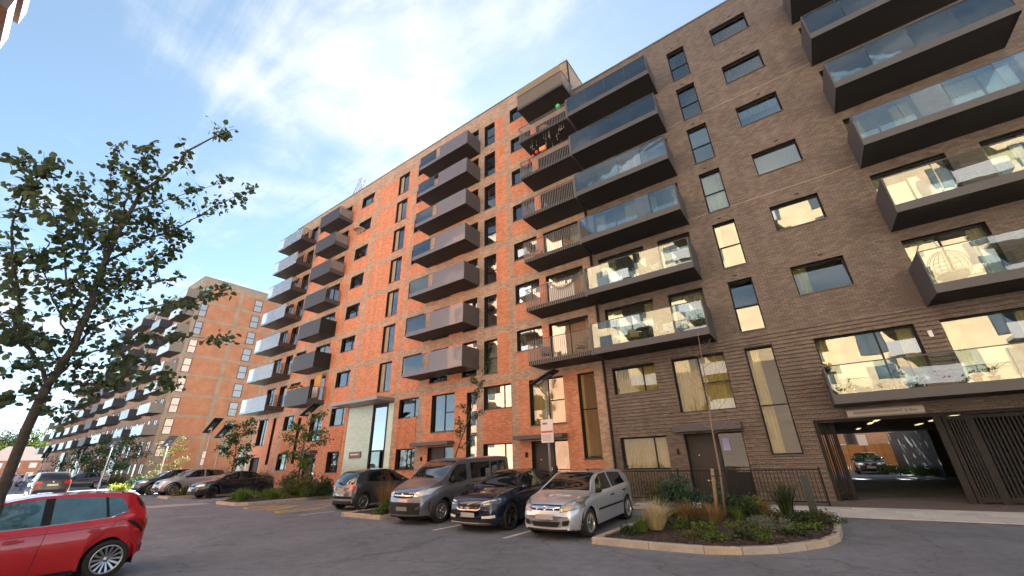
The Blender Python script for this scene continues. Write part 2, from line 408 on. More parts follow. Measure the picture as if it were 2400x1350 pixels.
def window(bld, o, seed, curmat=M_CURT, glass=None, sill=True, yrec=.19):
    glass = glass or M_GLASS
    w, h = o['u1']-o['u0'], o['z1']-o['z0']; st = o['st']; t = .055; fr = o.get('fr', .5)
    base = bld['base']; g = .05
    bars, panes = [], []
    if st in ('single', 'vent'):
        if st == 'vent': bars.append((w*.34, w*.34+g, t, h-t)); panes = [(w*.34+g, w-t, t, h-t)]
        else: panes = [(t, w-t, t, h-t)]
    elif st in ('split', 'door'):
        x = w*fr; bars.append((x-g/2, x+g/2, t, h-t)); panes = [(t, x-g/2, t, h-t), (x+g/2, w-t, t, h-t)]
    elif st == 'stack':
        z = h*fr; bars.append((t, w-t, z-g/2, z+g/2)); panes = [(t, w-t, t, z-g/2), (t, w-t, z+g/2, h-t)]
    elif st == 'big':
        x = w*fr; z = h*.5
        bars += [(x-g/2, x+g/2, t, h-t), (x+g/2, w-t, z-g/2, z+g/2)]
        panes = [(t, x-g/2, t, h-t), (x+g/2, w-t, t, z-g/2), (x+g/2, w-t, z+g/2, h-t)]
    key = (round(w, 2), round(h, 2), st, round(fr, 2))
    if key not in WC: WC[key] = frame_mesh(w, h, bars)
    f = ob('window', WC[key], bld, (o['u0']-base[0], D+yrec-base[1], o['z0']-base[2]))
    r = random.Random(seed)
    if st == 'vent':
        MB().box(t, w*.34, .02, .05, t, h-t).build('vent_panel', M_CURT3, f)
    for i, (a, b, c, d) in enumerate(panes):
        k2 = ('p', round(b-a, 2), round(d-c, 2), glass.name)
        if k2 not in WC:
            ww, hh = b-a, d-c
            WC[k2] = MB().box(-ww/2-.01, ww/2+.01, -.004, .004, -hh/2-.01, hh/2+.01).mesh('pane', glass)
        p = ob('pane', WC[k2], f, ((a+b)/2, .035, (c+d)/2))
        p.rotation_euler = (math.radians(r.gauss(0, .25)), 0, math.radians(r.gauss(0, .3)))
        if o.get('tilt') and i == len(panes)-1:
            p.rotation_euler = (math.radians(-o['tilt']), 0, 0)
    if sill:
        k3 = ('s', round(w, 2))
        if k3 not in WC: WC[k3] = MB().box(-.03, w+.03, -yrec-.05, .01, -.045, -.003).mesh('sill', M_SILL)
        ob('sill', WC[k3], f)
    # the room behind: shallow plastered box open to the front
    k4 = ('r', round(w, 2), round(h, 2))
    if k4 not in WC:
        m = MB(); y0, y1 = .16, 1.7; e = .25
        m.quad((-e, y1, -e), (w+e, y1, -e), (w+e, y1, h+.1), (-e, y1, h+.1))
        m.quad((-e, y0, -e), (-e, y1, -e), (-e, y1, h+.1), (-e, y0, h+.1)); m.quad((w+e, y1, -e), (w+e, y0, -e), (w+e, y0, h+.1), (w+e, y1, h+.1))
        m.quad((-e, y0, h+.1), (-e, y1, h+.1), (w+e, y1, h+.1), (w+e, y0, h+.1)); m.quad((-e, y1, -e), (-e, y0, -e), (w+e, y0, -e), (w+e, y1, -e))
        WC[k4] = m.mesh('room', M_ROOM)
    ob('room', WC[k4], f)
    cur = o.get('cur')
    if cur:
        if cur == 'full': rs = [(.02, w-.02)]
        elif cur == 'left': rs = [(.02, w*.45)]
        elif cur == 'blind': rs = [(.02, w-.02)]
        elif cur == 'dark': rs = [(w*.5, w*.62)]
        else: rs = [(.02, w*r.uniform(.18, .32))]+([(w*r.uniform(.7, .85), w-.02)] if r.random() < .75 else [])
        for a, b in rs:
            z0 = h*r.uniform(.35, .6) if cur == 'blind' else .02
            me = curtain_mesh(a, b, z0, h-.02, .20, seed); me.materials[0] = curmat if cur != 'blind' else M_CURT3
            ob('curtain', me, f)
    return f
def entrance_door(bld, o, seed, split=.55):
    """solid dark door leaf on the left, glazed side light with a sill on the right"""
    base = bld['base']; w, h = o['u1']-o['u0'], o['z1']-o['z0']; x = w*split; y = .22
    m = MB(); m.box(0, .06, 0, .08, 0, h); m.box(0, w, 0, .08, h-.06, h-.003); m.box(x, x+.07, 0, .083, 0, h-.06); m.box(w-.06, w, 0, .08, .85, h-.06); m.box(x+.07, w, 0, .08, .8, .87); m.box(x+.07, w, .01, .07, 0, .8)
    f = ob('door_frame', m.mesh('door_frame', M_FRAME), bld, (o['u0']-base[0], D+y-base[1], o['z0']-base[2]))
    MB().box(.065, x-.005, .03, .075, .01, h-.07).build('door', mat('door_paint', (.040, .036, .035), .5, spec=.3), f)
    MB().box(x-.16, x-.13, -.02, .028, .95, 1.15).box(.40, .44, .022, .029, 1.5, 1.54).build('handle', mat('steel', (.55, .55, .56), .3, 1.), f)
    l = MB()
    for i in range(3): l.box(x*.45+i*.11, x*.45+i*.11+.07, .024, .029, .55, .59)
    l.build('number_tile', M_WHITE, f)
    MB().box(x+.06, w-.05, .03, .04, .86, h-.05).build('pane', M_GLASSLO, f)
    m = MB(); m.quad((x-.2, 1.6, 0), (w+.2, 1.6, 0), (w+.2, 1.6, h), (x-.2, 1.6, h)); m.quad((w+.2, 1.6, 0), (w+.2, .12, 0), (w+.2, .12, h), (w+.2, 1.6, h)); m.quad((x-.2, .12, h), (x-.2, 1.6, h), (w+.2, 1.6, h), (w+.2, .12, h)); m.quad((x-.2,.12,0),(w+.2,.12,0),(w+.2,1.6,0),(x-.2,1.6,0)); m.quad((x-.2,.12,0),(x-.2,1.6,0),(x-.2,1.6,h),(x-.2,.12,h))
    m.build('room', mat('dim_lobby', (.12, .11, .10), .9), f)
    return f

# ------------------------------------------------------------ balconies
def balcony(bld, u0, u1, zb, d, kind, H=1.45, met=None, seed=0, opt=None):
    base = bld['base']; met = met or M_METAL; y0, y1 = -d, 0.
    L = u1-u0; T = .30
    s = MB()
    s.box(0, L, y0+.012, -.002, .022, .20, 1)                    # soffit tray
    if kind in ('glass', 'half', 'frost', 'mesh'):
        s.box(0, L, y0, y0+.010, 0, T if kind != 'frost' else .22, 0)
    if kind == 'glass':
        s.box(-.012, -.002, y0, -.002, 0, T, 0); s.box(L+.002, L+.012, y0, -.002, 0, T, 0)
    b = ob('balcony', s.mesh('balcony', [met, M_SOFFIT]), bld, (u0-base[0], D-base[1], zb-base[2]))
    r = random.Random(seed)
    def bars(x0, x1, ya, yb, z0, z1, pitch=.115, single=False, wid=.016):
        n = max(1, int(round(math.hypot(x1-x0, yb-ya)/pitch))); al = abs(x1-x0) > abs(yb-ya)
        hx, hy = (wid, .006) if al else (.006, wid)
        if single:
            k = ('bar', al, round(z1-z0, 2), wid)
            if k not in WC: WC[k] = MB().box(-hx, hx, -hy, hy, 0, z1-z0).mesh('baluster', M_BAR)
            for i in range(n+1): ob('baluster', WC[k], b, (x0+(x1-x0)*i/n, ya+(yb-ya)*i/n, z0))
        else:
            m = MB()
            for i in range(n+1):
                x, y = x0+(x1-x0)*i/n, ya+(yb-ya)*i/n; m.box(x-hx, x+hx, y-hy, y+hy, z0, z1)
            o = m.build('railing_bars', M_BAR, b); o['kind'] = 'stuff'
    def rail(x0, x1, ya, yb, z, mt=M_METAL): MB().box(min(x0, x1)-.02, max(x0, x1)+.02, min(ya, yb)-.02, max(ya, yb)+.02, z, z+.03).build('handrail', mt, b)
    def panes(x0, x1, n, gl, z0=T, z1=H-.03, y=None):
        y = y0+.03 if y is None else y; w = (x1-x0)/n
        for i in range(n):
            p = MB().box(-w/2+.006, w/2-.006, -.006, .006, 0, z1-z0).build('glass_panel', gl, b, (x0+w*(i+.5), y, z0))
            p.rotation_euler = (math.radians(r.gauss(0, .3)), 0, math.radians(r.gauss(0, .35)))
    if kind == 'glass':
        MB().box(-.012, .03, y0, -.003, T, H).build('side_panel', met, b); MB().box(L-.03, L+.012, y0, -.003, T, H).build('side_panel', met, b)
        panes(.04, L-.04, 4, M_GLASS2); rail(.04, L-.04, y0+.03, y0+.03, H-.028)
    elif kind == 'bars':
        s2 = MB().box(.01, L-.01, y0+.03, -.01, .2, .23).build('deck', M_METAL, b)
        bars(.02, L-.02, y0, y0, -.02, H, single=True); 
        bars(0, 0, y0+.06, -.03, -.02, H, single=opt); bars(L, L, y0+.06, -.03, -.02, H, single=opt)
        rail(0, L, y0, y0, H); rail(0, 0, y0+.045, -.02, H+.001); rail(L, L, y0+.045, -.02, H+.001)
        if seed < 8: MB().box(L+.05, L+.09, y0-.03, y0+.12, -.05, 1.5).build('screen_fin', mat('pale_metal', (.17, .17, .18), .45), b)
    elif kind == 'half':
        g1 = L*.36; g2 = L*.44
        panes(.03, g1, 1, M_GLASS2, z0=T)
        MB().box(g2, L, y0, y0+.03, T, H).build('solid_panel', met, b)
        MB().box(L-.02, L+.01, y0+.032, -.003, .0, H).build('side_panel', mat('shade_metal', (.085, .074, .078), .42, spec=.6), b)  # darker copy of the panel metal: side shade put into the colour
        MB().box(-.01, .02, y0, -.003, 0, T).build('side_panel', met, b); bars(0, 0, y0+.05, -.05, T, H-.03)
        rail(0, g2, y0+.02, y0+.02, H-.03)
    elif kind == 'frost':
        panes(.02, L-.02, 2, M_FROST, z0=.02, z1=H-.05, y=y0-.012)
        bars(L, L, y0+.03, -.03, .2, H-.05, pitch=.16, wid=.014); MB().box(L-.01, L+.012, y0+.02, -.003, 0, .45).build('side_panel', mat('brown_metal', (.06, .045, .042), .5), b)
        z = MB()
        for i in range(5):
            a = -d+.1+i*(d-.2)/5; c = a+(d-.2)/5
            z.tube([(L, a, .5), (L, c, H-.1)], .012, 4); z.tube([(L, c, .5), (L, a, H-.1)], .012, 4)
        z.build('lattice', M_BLACK, b)
        rail(0, L, y0-.01, y0-.01, H-.05); rail(L, L, y0+.02, -.02, H-.049)
    elif kind == 'mesh':
        MB().box(0, L, y0-.012, y0-.002, .0, H).build('solid_panel', mat('perforated_metal', (.035, .033, .035), .5, var=.25, vscale=120), b)
        if opt == 'solid': MB().box(L-.01, L+.012, y0, -.003, 0, H).build('side_panel', mat('hedge_screen', (.012, .016, .012), .8, var=.4, vscale=60), b)
        else:
            bars(L, L, y0+.03, -.03, .2, H, pitch=.14, wid=.012); MB().box(L-.01, L+.012, y0+.01, -.003, 0, .4).build('side_panel', M_METAL, b); rail(L, L, y0, -.02, H)
            if opt == 'screen': MB().box(L-.03, L-.015, y0+.1, -.2, .45, H-.1).build('reed_screen', mat('reed', (.30, .25, .22), .9, var=.3, vscale=30), b)
    return b

# ------------------------------------------------------------ the long red block
red = thing('apartment_building', 'long orange-red brick apartment block with buff brick bands and stacked balconies', 'building', (-45, D, 0)); red['base'] = (-45, D, 0)
red_ops = [o for o in RED]
bricks(red, -45, -7.82, 0, 28.2, red_ops, red_region, red_rib, [M_RED, M_BUFF], M_MORTAR)
def shell(bld, x0, x1, y1, h, wallm, roof_open=None):
    base = Vector(bld['base']); m = MB(); y0 = D+.36
    m.quad((x0, y0-.3, 0), (x0, y1, 0), (x0, y1, h), (x0, y0-.3, h)); m.quad((x1, y1, 0), (x1, y0-.3, 0), (x1, y0-.3, h), (x1, y1, h))
    m.quad((x1, y1, roof_open or 0), (x0, y1, roof_open or 0), (x0, y1, h), (x1, y1, h)); m.quad((x0, y0-.3, h-.35), (x1, y0-.3, h-.35), (x1, y1, h-.35), (x0, y1, h-.35))
    return m.build('rear_wall', wallm, bld, -base)
def brick_tex(name, base_mat_cols, mortar, scale=1.):
    """flat brickwork for walls too far off to tell bricks apart"""
    m = bpy.data.materials.new(name); m.use_nodes = True; nt = m.node_tree; N = nt.nodes; L = nt.links; p = N['Principled BSDF']; p.inputs['Roughness'].default_value = .85
    tc = N.new('ShaderNodeTexCoord'); sp = N.new('ShaderNodeSeparateXYZ'); L.new(tc.outputs['Object'], sp.inputs[0])
    ad = N.new('ShaderNodeMath'); L.new(sp.outputs[0], ad.inputs[0]); L.new(sp.outputs[1], ad.inputs[1])
    cb = N.new('ShaderNodeCombineXYZ'); L.new(ad.outputs[0], cb.inputs[0]); L.new(sp.outputs[2], cb.inputs[1])
    b = N.new('ShaderNodeTexBrick'); L.new(cb.outputs[0], b.inputs[0]); b.inputs['Scale'].default_value = 1; b.inputs['Brick Width'].default_value = .225; b.inputs['Row Height'].default_value = .075
    b.inputs['Mortar Size'].default_value = .009; b.inputs['Color1'].default_value = (*base_mat_cols[0], 1); b.inputs['Color2'].default_value = (*base_mat_cols[1], 1); b.inputs['Mortar'].default_value = (*mortar, 1); b.inputs['Bias'].default_value = -.1
    n = N.new('ShaderNodeTexNoise'); n.inputs['Scale'].default_value = .8; n.inputs['Detail'].default_value = 5; L.new(tc.outputs['Object'], n.inputs[0])
    r = N.new('ShaderNodeMapRange'); r.inputs['From Min'].default_value = .3; r.inputs['From Max'].default_value = .7; r.inputs['To Min'].default_value = .87; r.inputs['To Max'].default_value = 1.13; L.new(n.outputs[0], r.inputs[0])
    h = N.new('ShaderNodeHueSaturation'); L.new(b.outputs[0], h.inputs['Color']); L.new(r.outputs[0], h.inputs['Value']); L.new(h.outputs[0], p.inputs['Base Color'])
    return m
T_RED = brick_tex('red_brickwork', ((.54, .21, .105), (.45, .165, .08)), (.27, .21, .165))
T_BUFF = brick_tex('buff_brickwork', ((.40, .30, .23), (.32, .23, .17)), (.26, .22, .18))
T_DARK = brick_tex('dark_brickwork', ((.12, .08, .06), (.085, .058, .045)), (.06, .05, .045))
T_TAN = brick_tex('tan_brickwork', ((.40, .275, .150), (.345, .23, .12)), (.29, .225, .15))
shell(red, -45, -7.81, 31, 28.2, T_BUFF)
MB().box(-45.05, -7.76, D-.06, D+.34, 28.2, 28.27).box(-8.06, -7.76, D+.35, 31, 28.2, 28.27).build('coping', M_COPING, red, -Vector(red['base']))
sd = 0
doors = {}
for o in red_ops:
    sd += 1
    if o['st'] == 'lobby': continue
    if o['st'] == 'door': entrance_door(red, o, sd); continue
    cm = [M_CURT2, M_CURT3, M_CURT2][sd % 3]
    if o['z1'] < 6 and o['u0'] > -17: cm = M_CURT
    window(red, o, sd, cm, M_GLASSLO if (o['z1'] < 6 and o['u0'] > -14 and o['cur'] != 'split') else None)
MS = [6.80, 9.56, 12.52, 15.50, 18.42, 21.28, 24.0]
for i in range(7):
    k = i+2
    balcony(red, -21.28, -15.97, MS[i], 1.58, 'half', 1.30, M_METAL_P, k)
    balcony(red, -11.2, -7.62, 3*k+.06, 1.62, 'bars', 1.28, seed=k, opt=(k <= 3))
    balcony(red, -44.95, -39.9, 3*k+.33, 1.68, 'frost', 1.45, seed=k)
    balcony(red, -36.65, -33.1, 3*k+.30, 1.50, 'mesh', 1.42, seed=k, opt={3: 'solid', 4: 'solid', 6: 'screen', 7: 'screen', 8: 'screen'}.get(k))
# R8 carries a reed fence inside its bars
bb = [c for c in red.children if c.name.startswith('balcony')]
top_r = [c for c in bb if abs(c.location.x-(-11.2+45)) < .1][-1]
MB().box(.03, 3.5, -1.57, -1.55, .25, 2.05).build('reed_screen', mat('reed_fence', (.21, .17, .12), .95, var=.55, vscale=55), top_r)
# lobby: a two-storey glazed porch, pale green tiled wall, canopy, sign plate
def lobby():
    base = Vector(red['base']); w0, w1 = -29.3, -23.85
    lo = ob('lobby', MB().box(w0, w1, D+2.5, D+2.52, .05, 5.7).box(w0, w1, D+.2, D+2.5, 5.66, 5.7).box(w0, w1, D+.1, D+2.5, .02, .05).box(w0-.02, w0, D+.03, D+2.5, .05, 5.7).box(w1, w1+.02, D+.03, D+2.5, .05, 5.7).mesh('lobby', mat('lobby_plaster', (.42, .42, .38), .8)), red, -base)
    green = mat('green_glazed_tile', (.50, .62, .52), .16, var=.06, vscale=3, island=.07, spec=.6)
    ti = MB().box(-.145, .145, 0, .02, -.0345, .0345).mesh('tile', green)
    MB().box(w0, -26.2, D+.04, D+.10, .05, 5.66).build('tile_wall', mat('tile_grout', (.34, .40, .36), .9), lo)
    m = MB()
    for r_ in range(75):
        z = .085+r_*.0745
        n0 = 0
        x = w0+.01-(.15 if r_ % 2 else 0)
        while x < -26.2:
            a, b = max(x, w0+.005), min(x+.293, -26.205)
            if b-a > .03: m.box(a, b, D+.03, D+.042, z, z+.069)
            x += .30
    t = m.build('wall_tile', green, lo); t['kind'] = 'stuff'
    fm = MB().box(-26.2, -26.05, D-.02, D+.12, .05, 5.66).box(-24.62, -24.5, D+.02, D+.12, .05, 5.66).box(-26.05, -24.62, D+.03, D+.11, 5.4, 5.66).box(-26.05, -24.62, D+.03, D+.11, 2.40, 2.5).box(-25.0, -24.9, D+.04, D+.1, .05, 2.4).build('lobby_frame', M_FRAME, lo)
    MB().box(-26.05, -24.62, D+.06, D+.075, 2.5, 5.4).build('pane', glass_mat('mirror_glass', (.7, .78, .74), .45, grad=1.3), lo)
    MB().box(-26.05, -25.0, D+.06, D+.075, .1, 2.4).build('door_pane', M_CLEAR, lo)
    MB().box(-24.5, w1, D+.05, D+.09, .05, 5.6).build('green_strip', green, lo)
    MB().box(-28.5, -27.1, D-.03, D+.025, 2.03, 2.47).build('name_plate', mat('plate_brown', (.16, .09, .08), .4), lo)
    g = MB()
    rr = random.Random(2); x = -28.3
    while x < -27.4:
        w = rr.uniform(.05, .1); g.box(x, x+w, D-.036, D-.031, 2.24, 2.34); x += w+.03
    g.build('plate_lettering', M_WHITE, lo)
    cn = MB(); cn.box(-29.55, -23.85, D-1.5, D-.002, 5.72, 5.92)
    cn.build('canopy', mat('canopy_metal', (.24, .245, .25), .4), red, -base)
lobby()
base = -Vector(red['base'])
for a, b in ((-21.2, -17.85), (-13.05, -10.1), (-35.6, -32.9)):
    MB().box(a, b, D-.62, D-.034, 2.56, 2.76).build('door_canopy', M_METAL, red, base)
for x in (-20.7, -13.0+.35): MB().box(x, x+.1, D-.1, D-.004, 1.7, 1.95).build('wall_lamp', M_BLACK, red, base)
MB().box(-7.80, -7.72, D-.10, D-.032, 0, 28.1).build('downpipe', M_BLACK, red, base)

# ------------------------------------------------------------ the dark block
drk = thing('apartment_building', 'dark brown brick apartment block with ribbed base, glass balconies and car passage', 'building', (-7.8, D, 0)); drk['base'] = (-7.8, D, 0)
def sing(u, z): return (-1.0 < u < 0.04 or (3.7 < u < 4.36)) and z < 7.2 or (-.5 < u < .86 and 2.6 < z < 7)
bricks(drk, -7.70, 16, 0, 25.0, DRK, lambda u, z: 0, dark_rib, [M_DARK], M_MORTAR_D, singles=sing)
base = -Vector(drk['base'])
def dark_shell():
    m = MB(); x0, x1, y0, y1, h = -7.7, 16, D+.06, 35.8, 25.0
    m.quad((x0, y0, 2.62), (x0, y1, 2.62), (x0, y1, h), (x0, y0, h)); m.quad((x1, y1, 0), (x1, y0, 0), (x1, y0, h), (x1, y1, h))
    m.quad((x1, y1, 2.62), (x0, y1, 2.62), (x0, y1, h), (x1, y1, h)); m.quad((x0, y0, h-.35), (x1, y0, h-.35), (x1, y1, h-.35), (x0, y1, h-.35))
    m.quad((.02, y0-.05, 2.62), (.02, y1, 2.62), (6.6, y1, 2.62), (6.6, y0-.05, 2.62), 1)                     # passage ceiling
    m.quad((.02, y0-.05, 0), (.02, y1, 0), (.02, y1, 2.62), (.02, y0-.05, 2.62), 1); m.quad((6.6, y1, 0), (6.6, y0-.05, 0), (6.6, y0-.05, 2.62), (6.6, y1, 2.62), 1)
    m.quad((5.4, y1-.3, 0), (6.6, y1-.3, 0), (6.6, y1-.3, 2.62), (5.4, y1-.3, 2.62), 1)
    m.build('rear_wall', [T_DARK, mat('passage_render', (.10, .09, .08), .8, var=.15, vscale=2)], drk, base)
dark_shell()
MB().box(-7.7, 16.05, D-.06, D+.34, 25.0, 25.07).build('coping', M_COPING, drk, base)
for i, z in enumerate((12.28, 18.28)):
    MB().box(-2.40, 4.2, D-.012, D+.0, z, z+.022).build('movement_joint', mat('joint_mastic', (.34, .29, .24), .9), drk, base)
sd = 400
for o in DRK:
    sd += 1
    if o['st'] == 'passage': continue
    if o['st'] == 'door': entrance_door(drk, o, sd); continue
    lo = o['z1'] < 6 and o['u1'] < 0
    window(drk, o, sd, M_CURT if o['z1'] < 6 else [M_CURT2, M_CURT][sd % 2], M_GLASSLO if lo else None)
for k in range(2, 8):
    balcony(drk, -7.48, -2.43, 3*k+.03, 1.70, 'glass', 1.50, seed=50+k)
    balcony(drk, 4.22, 9.27, 3*k+.02, 1.70, 'glass', 1.47, seed=70+k)
rb1 = balcony(drk, .78, 9.27, 2.98, 1.68, 'glass', 1.25, seed=91)
MB().box(-4.82, -2.25, D-.62, D-.034, 2.47, 2.74).build('door_canopy', M_METAL, drk, base)
MB().box(-4.93, -4.85, D-.10, D-.034, 1.62, 1.85).build('wall_lamp', M_BLACK, drk, base)
MB().box(3.95, 4.05, D-.14, D-.034, 5.0, 5.22).build('wall_lamp', M_WHITE, drk, base)
MB().box(-3.16, -2.9, D+.20, D+.216, 1.72, 2.2).build('notice', mat('notice_blue', (.30, .34, .62), .6), drk, base)
for k in range(2, 8):                                     # small wall vents above the windows
    for u in (1.9, -1.2):
        MB().box(u, u+.16, D-.012, D, 3*k+2.82, 3*k+2.87).build('wall_vent', M_BLACK, drk, base)
# ------------------------------------------------------------ ground
def asphalt():
    m = bpy.data.materials.new('asphalt'); m.use_nodes = True; nt = m.node_tree; N = nt.nodes; L = nt.links; p = N['Principled BSDF']
    tc = N.new('ShaderNodeTexCoord')
    def nz(s, d, r=.6):
        n = N.new('ShaderNodeTexNoise'); n.inputs['Scale'].default_value = s; n.inputs['Detail'].default_value = d; n.inputs['Roughness'].default_value = r; L.new(tc.outputs['Object'], n.inputs[0]); return n.outputs[0]
    def mr(v, a, b, c, d):
        r = N.new('ShaderNodeMapRange'); L.new(v, r.inputs[0])
        for i, x in zip((1, 2, 3, 4), (a, b, c, d)): r.inputs[i].default_value = x
        return r.outputs[0]
    def mul(a, b):
        n = N.new('ShaderNodeMath'); n.operation = 'MULTIPLY'; L.new(a, n.inputs[0]); L.new(b, n.inputs[1]); return n.outputs[0]
    v = mul(mul(mr(nz(.35, 5), .3, .7, .78, 1.2), mr(nz(4, 6), .3, .7, .86, 1.14)), mr(nz(140, 3, .7), .25, .75, .55, 1.45))
    vo = N.new('ShaderNodeTexVoronoi'); vo.inputs['Scale'].default_value = 95; L.new(tc.outputs['Object'], vo.inputs[0])
    v = mul(v, mr(vo.outputs['Color'], 0, 1, .75, 1.3))
    st = mr(nz(1.7, 4, .7), .60, .74, 1., .62); v = mul(v, st)                       # oil and damp stains
    vc = N.new('ShaderNodeTexVoronoi'); vc.feature = 'DISTANCE_TO_EDGE'; vc.inputs['Scale'].default_value = .33
    nn = N.new('ShaderNodeTexNoise'); nn.inputs['Scale'].default_value = .8; nn.inputs['Detail'].default_value = 6; L.new(tc.outputs['Object'], nn.inputs[0])
    sc_ = N.new('ShaderNodeVectorMath'); sc_.operation = 'MULTIPLY_ADD'; L.new(nn.outputs['Color'], sc_.inputs[0]); sc_.inputs[1].default_value = (2.5, 2.5, 0); L.new(tc.outputs['Object'], sc_.inputs[2]); L.new(sc_.outputs[0], vc.inputs[0])
    v = mul(v, mr(vc.outputs['Distance'], .0, .012, .66, 1.))                          # fine cracks
    h = N.new('ShaderNodeHueSaturation'); h.inputs['Color'].default_value = (.155, .163, .184, 1); L.new(v, h.inputs['Value']); L.new(h.outputs[0], p.inputs['Base Color'])
    L.new(mr(nz(.9, 4), .3, .7, .62, .9), p.inputs['Roughness']); p.inputs['Specular IOR Level'].default_value = .4
    b = N.new('ShaderNodeBump'); b.inputs['Strength'].default_value = .35; b.inputs['Distance'].default_value = .006; L.new(nz(160, 2), b.inputs['Height']); L.new(b.outputs[0], p.inputs['Normal'])
    return m
M_ASPH = asphalt()
def sheet(name, pts, z, m):
    o = MB().add([(x, y, z) for x, y in pts], [tuple(range(len(pts)))]).build(name, m); o['kind'] = 'structure'; return o
sheet('ground', [(-900, -900), (900, -900), (900, 900), (-900, 900)], -.32, mat('earth', (.07, .075, .04), .95, var=.3, vscale=.4))
def gz(x, y):
    """the car park falls away from the foot of the blocks, most in front of the dark block"""
    if y >= 16.7 or y < -4.6: return 0. if y >= 16.7 else gz(x, -4.5)
    t = min(max((-x-6)/26, 0), 1); f = 1-t*t*(3-2*t)
    return -.27*min(max((16.7-y)/7.2, 0), 1)*f
def drop(x, y):
    """a point surveyed on level ground -> the same line of sight met on the falling ground"""
    s_ = 1.
    for _ in range(30): s_ = 1-gz(x*s_, y*s_)/1.55
    return x*s_, y*s_, s_
def road():
    X = [-330, -120, -60]+[-40+i for i in range(45)]+[8, 20, 60]; Y = [-7.0, -4.7, -4.5, -2, 0, 2, 4, 6, 8, 9.5, 10.5, 11.5, 12.5, 13.5, 14.5, 15.5, 16.7, 19.3]
    o = MB().grid([[(x, y, gz(x, y)) for x in X] for y in Y]).build('road', M_ASPH); o['kind'] = 'structure'
    if o.data.polygons[0].normal.z < 0: o.data.flip_normals()
road()
def decal(name, pts, z, m, n=14):
    """painted quad draped on the falling ground; pts: two points of one end, then two of the other"""
    a, b, c, d = [Vector(drop(*p)[:2]) for p in pts]; P = []
    for i in range(n+1):
        t = i/n; l = a+(d-a)*t; r = b+(c-b)*t; P.append([(l.x, l.y, gz(l.x, l.y)+z), (r.x, r.y, gz(r.x, r.y)+z)])
    o = MB().grid(P, smooth=False).build(name, m); o['kind'] = 'structure'
    if o.data.polygons[0].normal.z < 0: o.data.flip_normals()
    return o
sheet('passage_road', [(-.2, 19.3), (30, 19.3), (30, 62), (-12, 62), (-12, 36.5), (-.2, 36.5)], -.004, M_ASPH)
M_PAVE = mat('pale_paving', (.36, .335, .31), .85, var=.12, vscale=3, bump=.2, bscale=50)
M_BROWNP = mat('brown_paving', (.15, .118, .098), .85, var=.2, vscale=2.5, bump=.2, bscale=60)
pv = MB().grid([[(x, y, gz(x, y)+.012) for x in (-6.0, 0, 9)] for y in (14.92, 15.8, 16.7)], smooth=False).build('pavement', mat('paving_bed', (.13, .12, .11), .95)); pv['kind'] = 'structure'
slabs = [MB().box(0, .592, 0, .436, .012, .030+dz).mesh('paving_slab', mat('pale_paving_%d' % i, c, .85, var=.10, vscale=4, bump=.2, bscale=50)) for i, (dz, c) in enumerate(((0, (.52, .50, .475)), (.002, (.47, .45, .43)), (-.001, (.56, .54, .51))))]
for r_ in range(4):
    x = -6.0+(.3 if r_ % 2 else 0); 
    while x < 8.3:
        q = ob('paving_slab', rnd.choice(slabs), pv, (x, 14.93+r_*.443, gz(x, 14.93+r_*.443))); q.rotation_euler = (.0375, 0, 0); x += .60
sheet('forecourt', [(-14, 16.73), (9, 16.73), (9, 19.0), (-14, 19.0)], .006, M_BROWNP)
M_KERB = mat('granite_kerb', (.40, .335, .27), .8, var=.16, vscale=5, bump=.3, bscale=70)
M_KERB2 = mat('grey_kerb', (.36, .325, .30), .8, var=.16, vscale=5, bump=.3, bscale=70)
def mulch_mat(): return mat('bark_mulch', (.045, .031, .023), .95, var=.55, vscale=14, bump=.9, bscale=45)
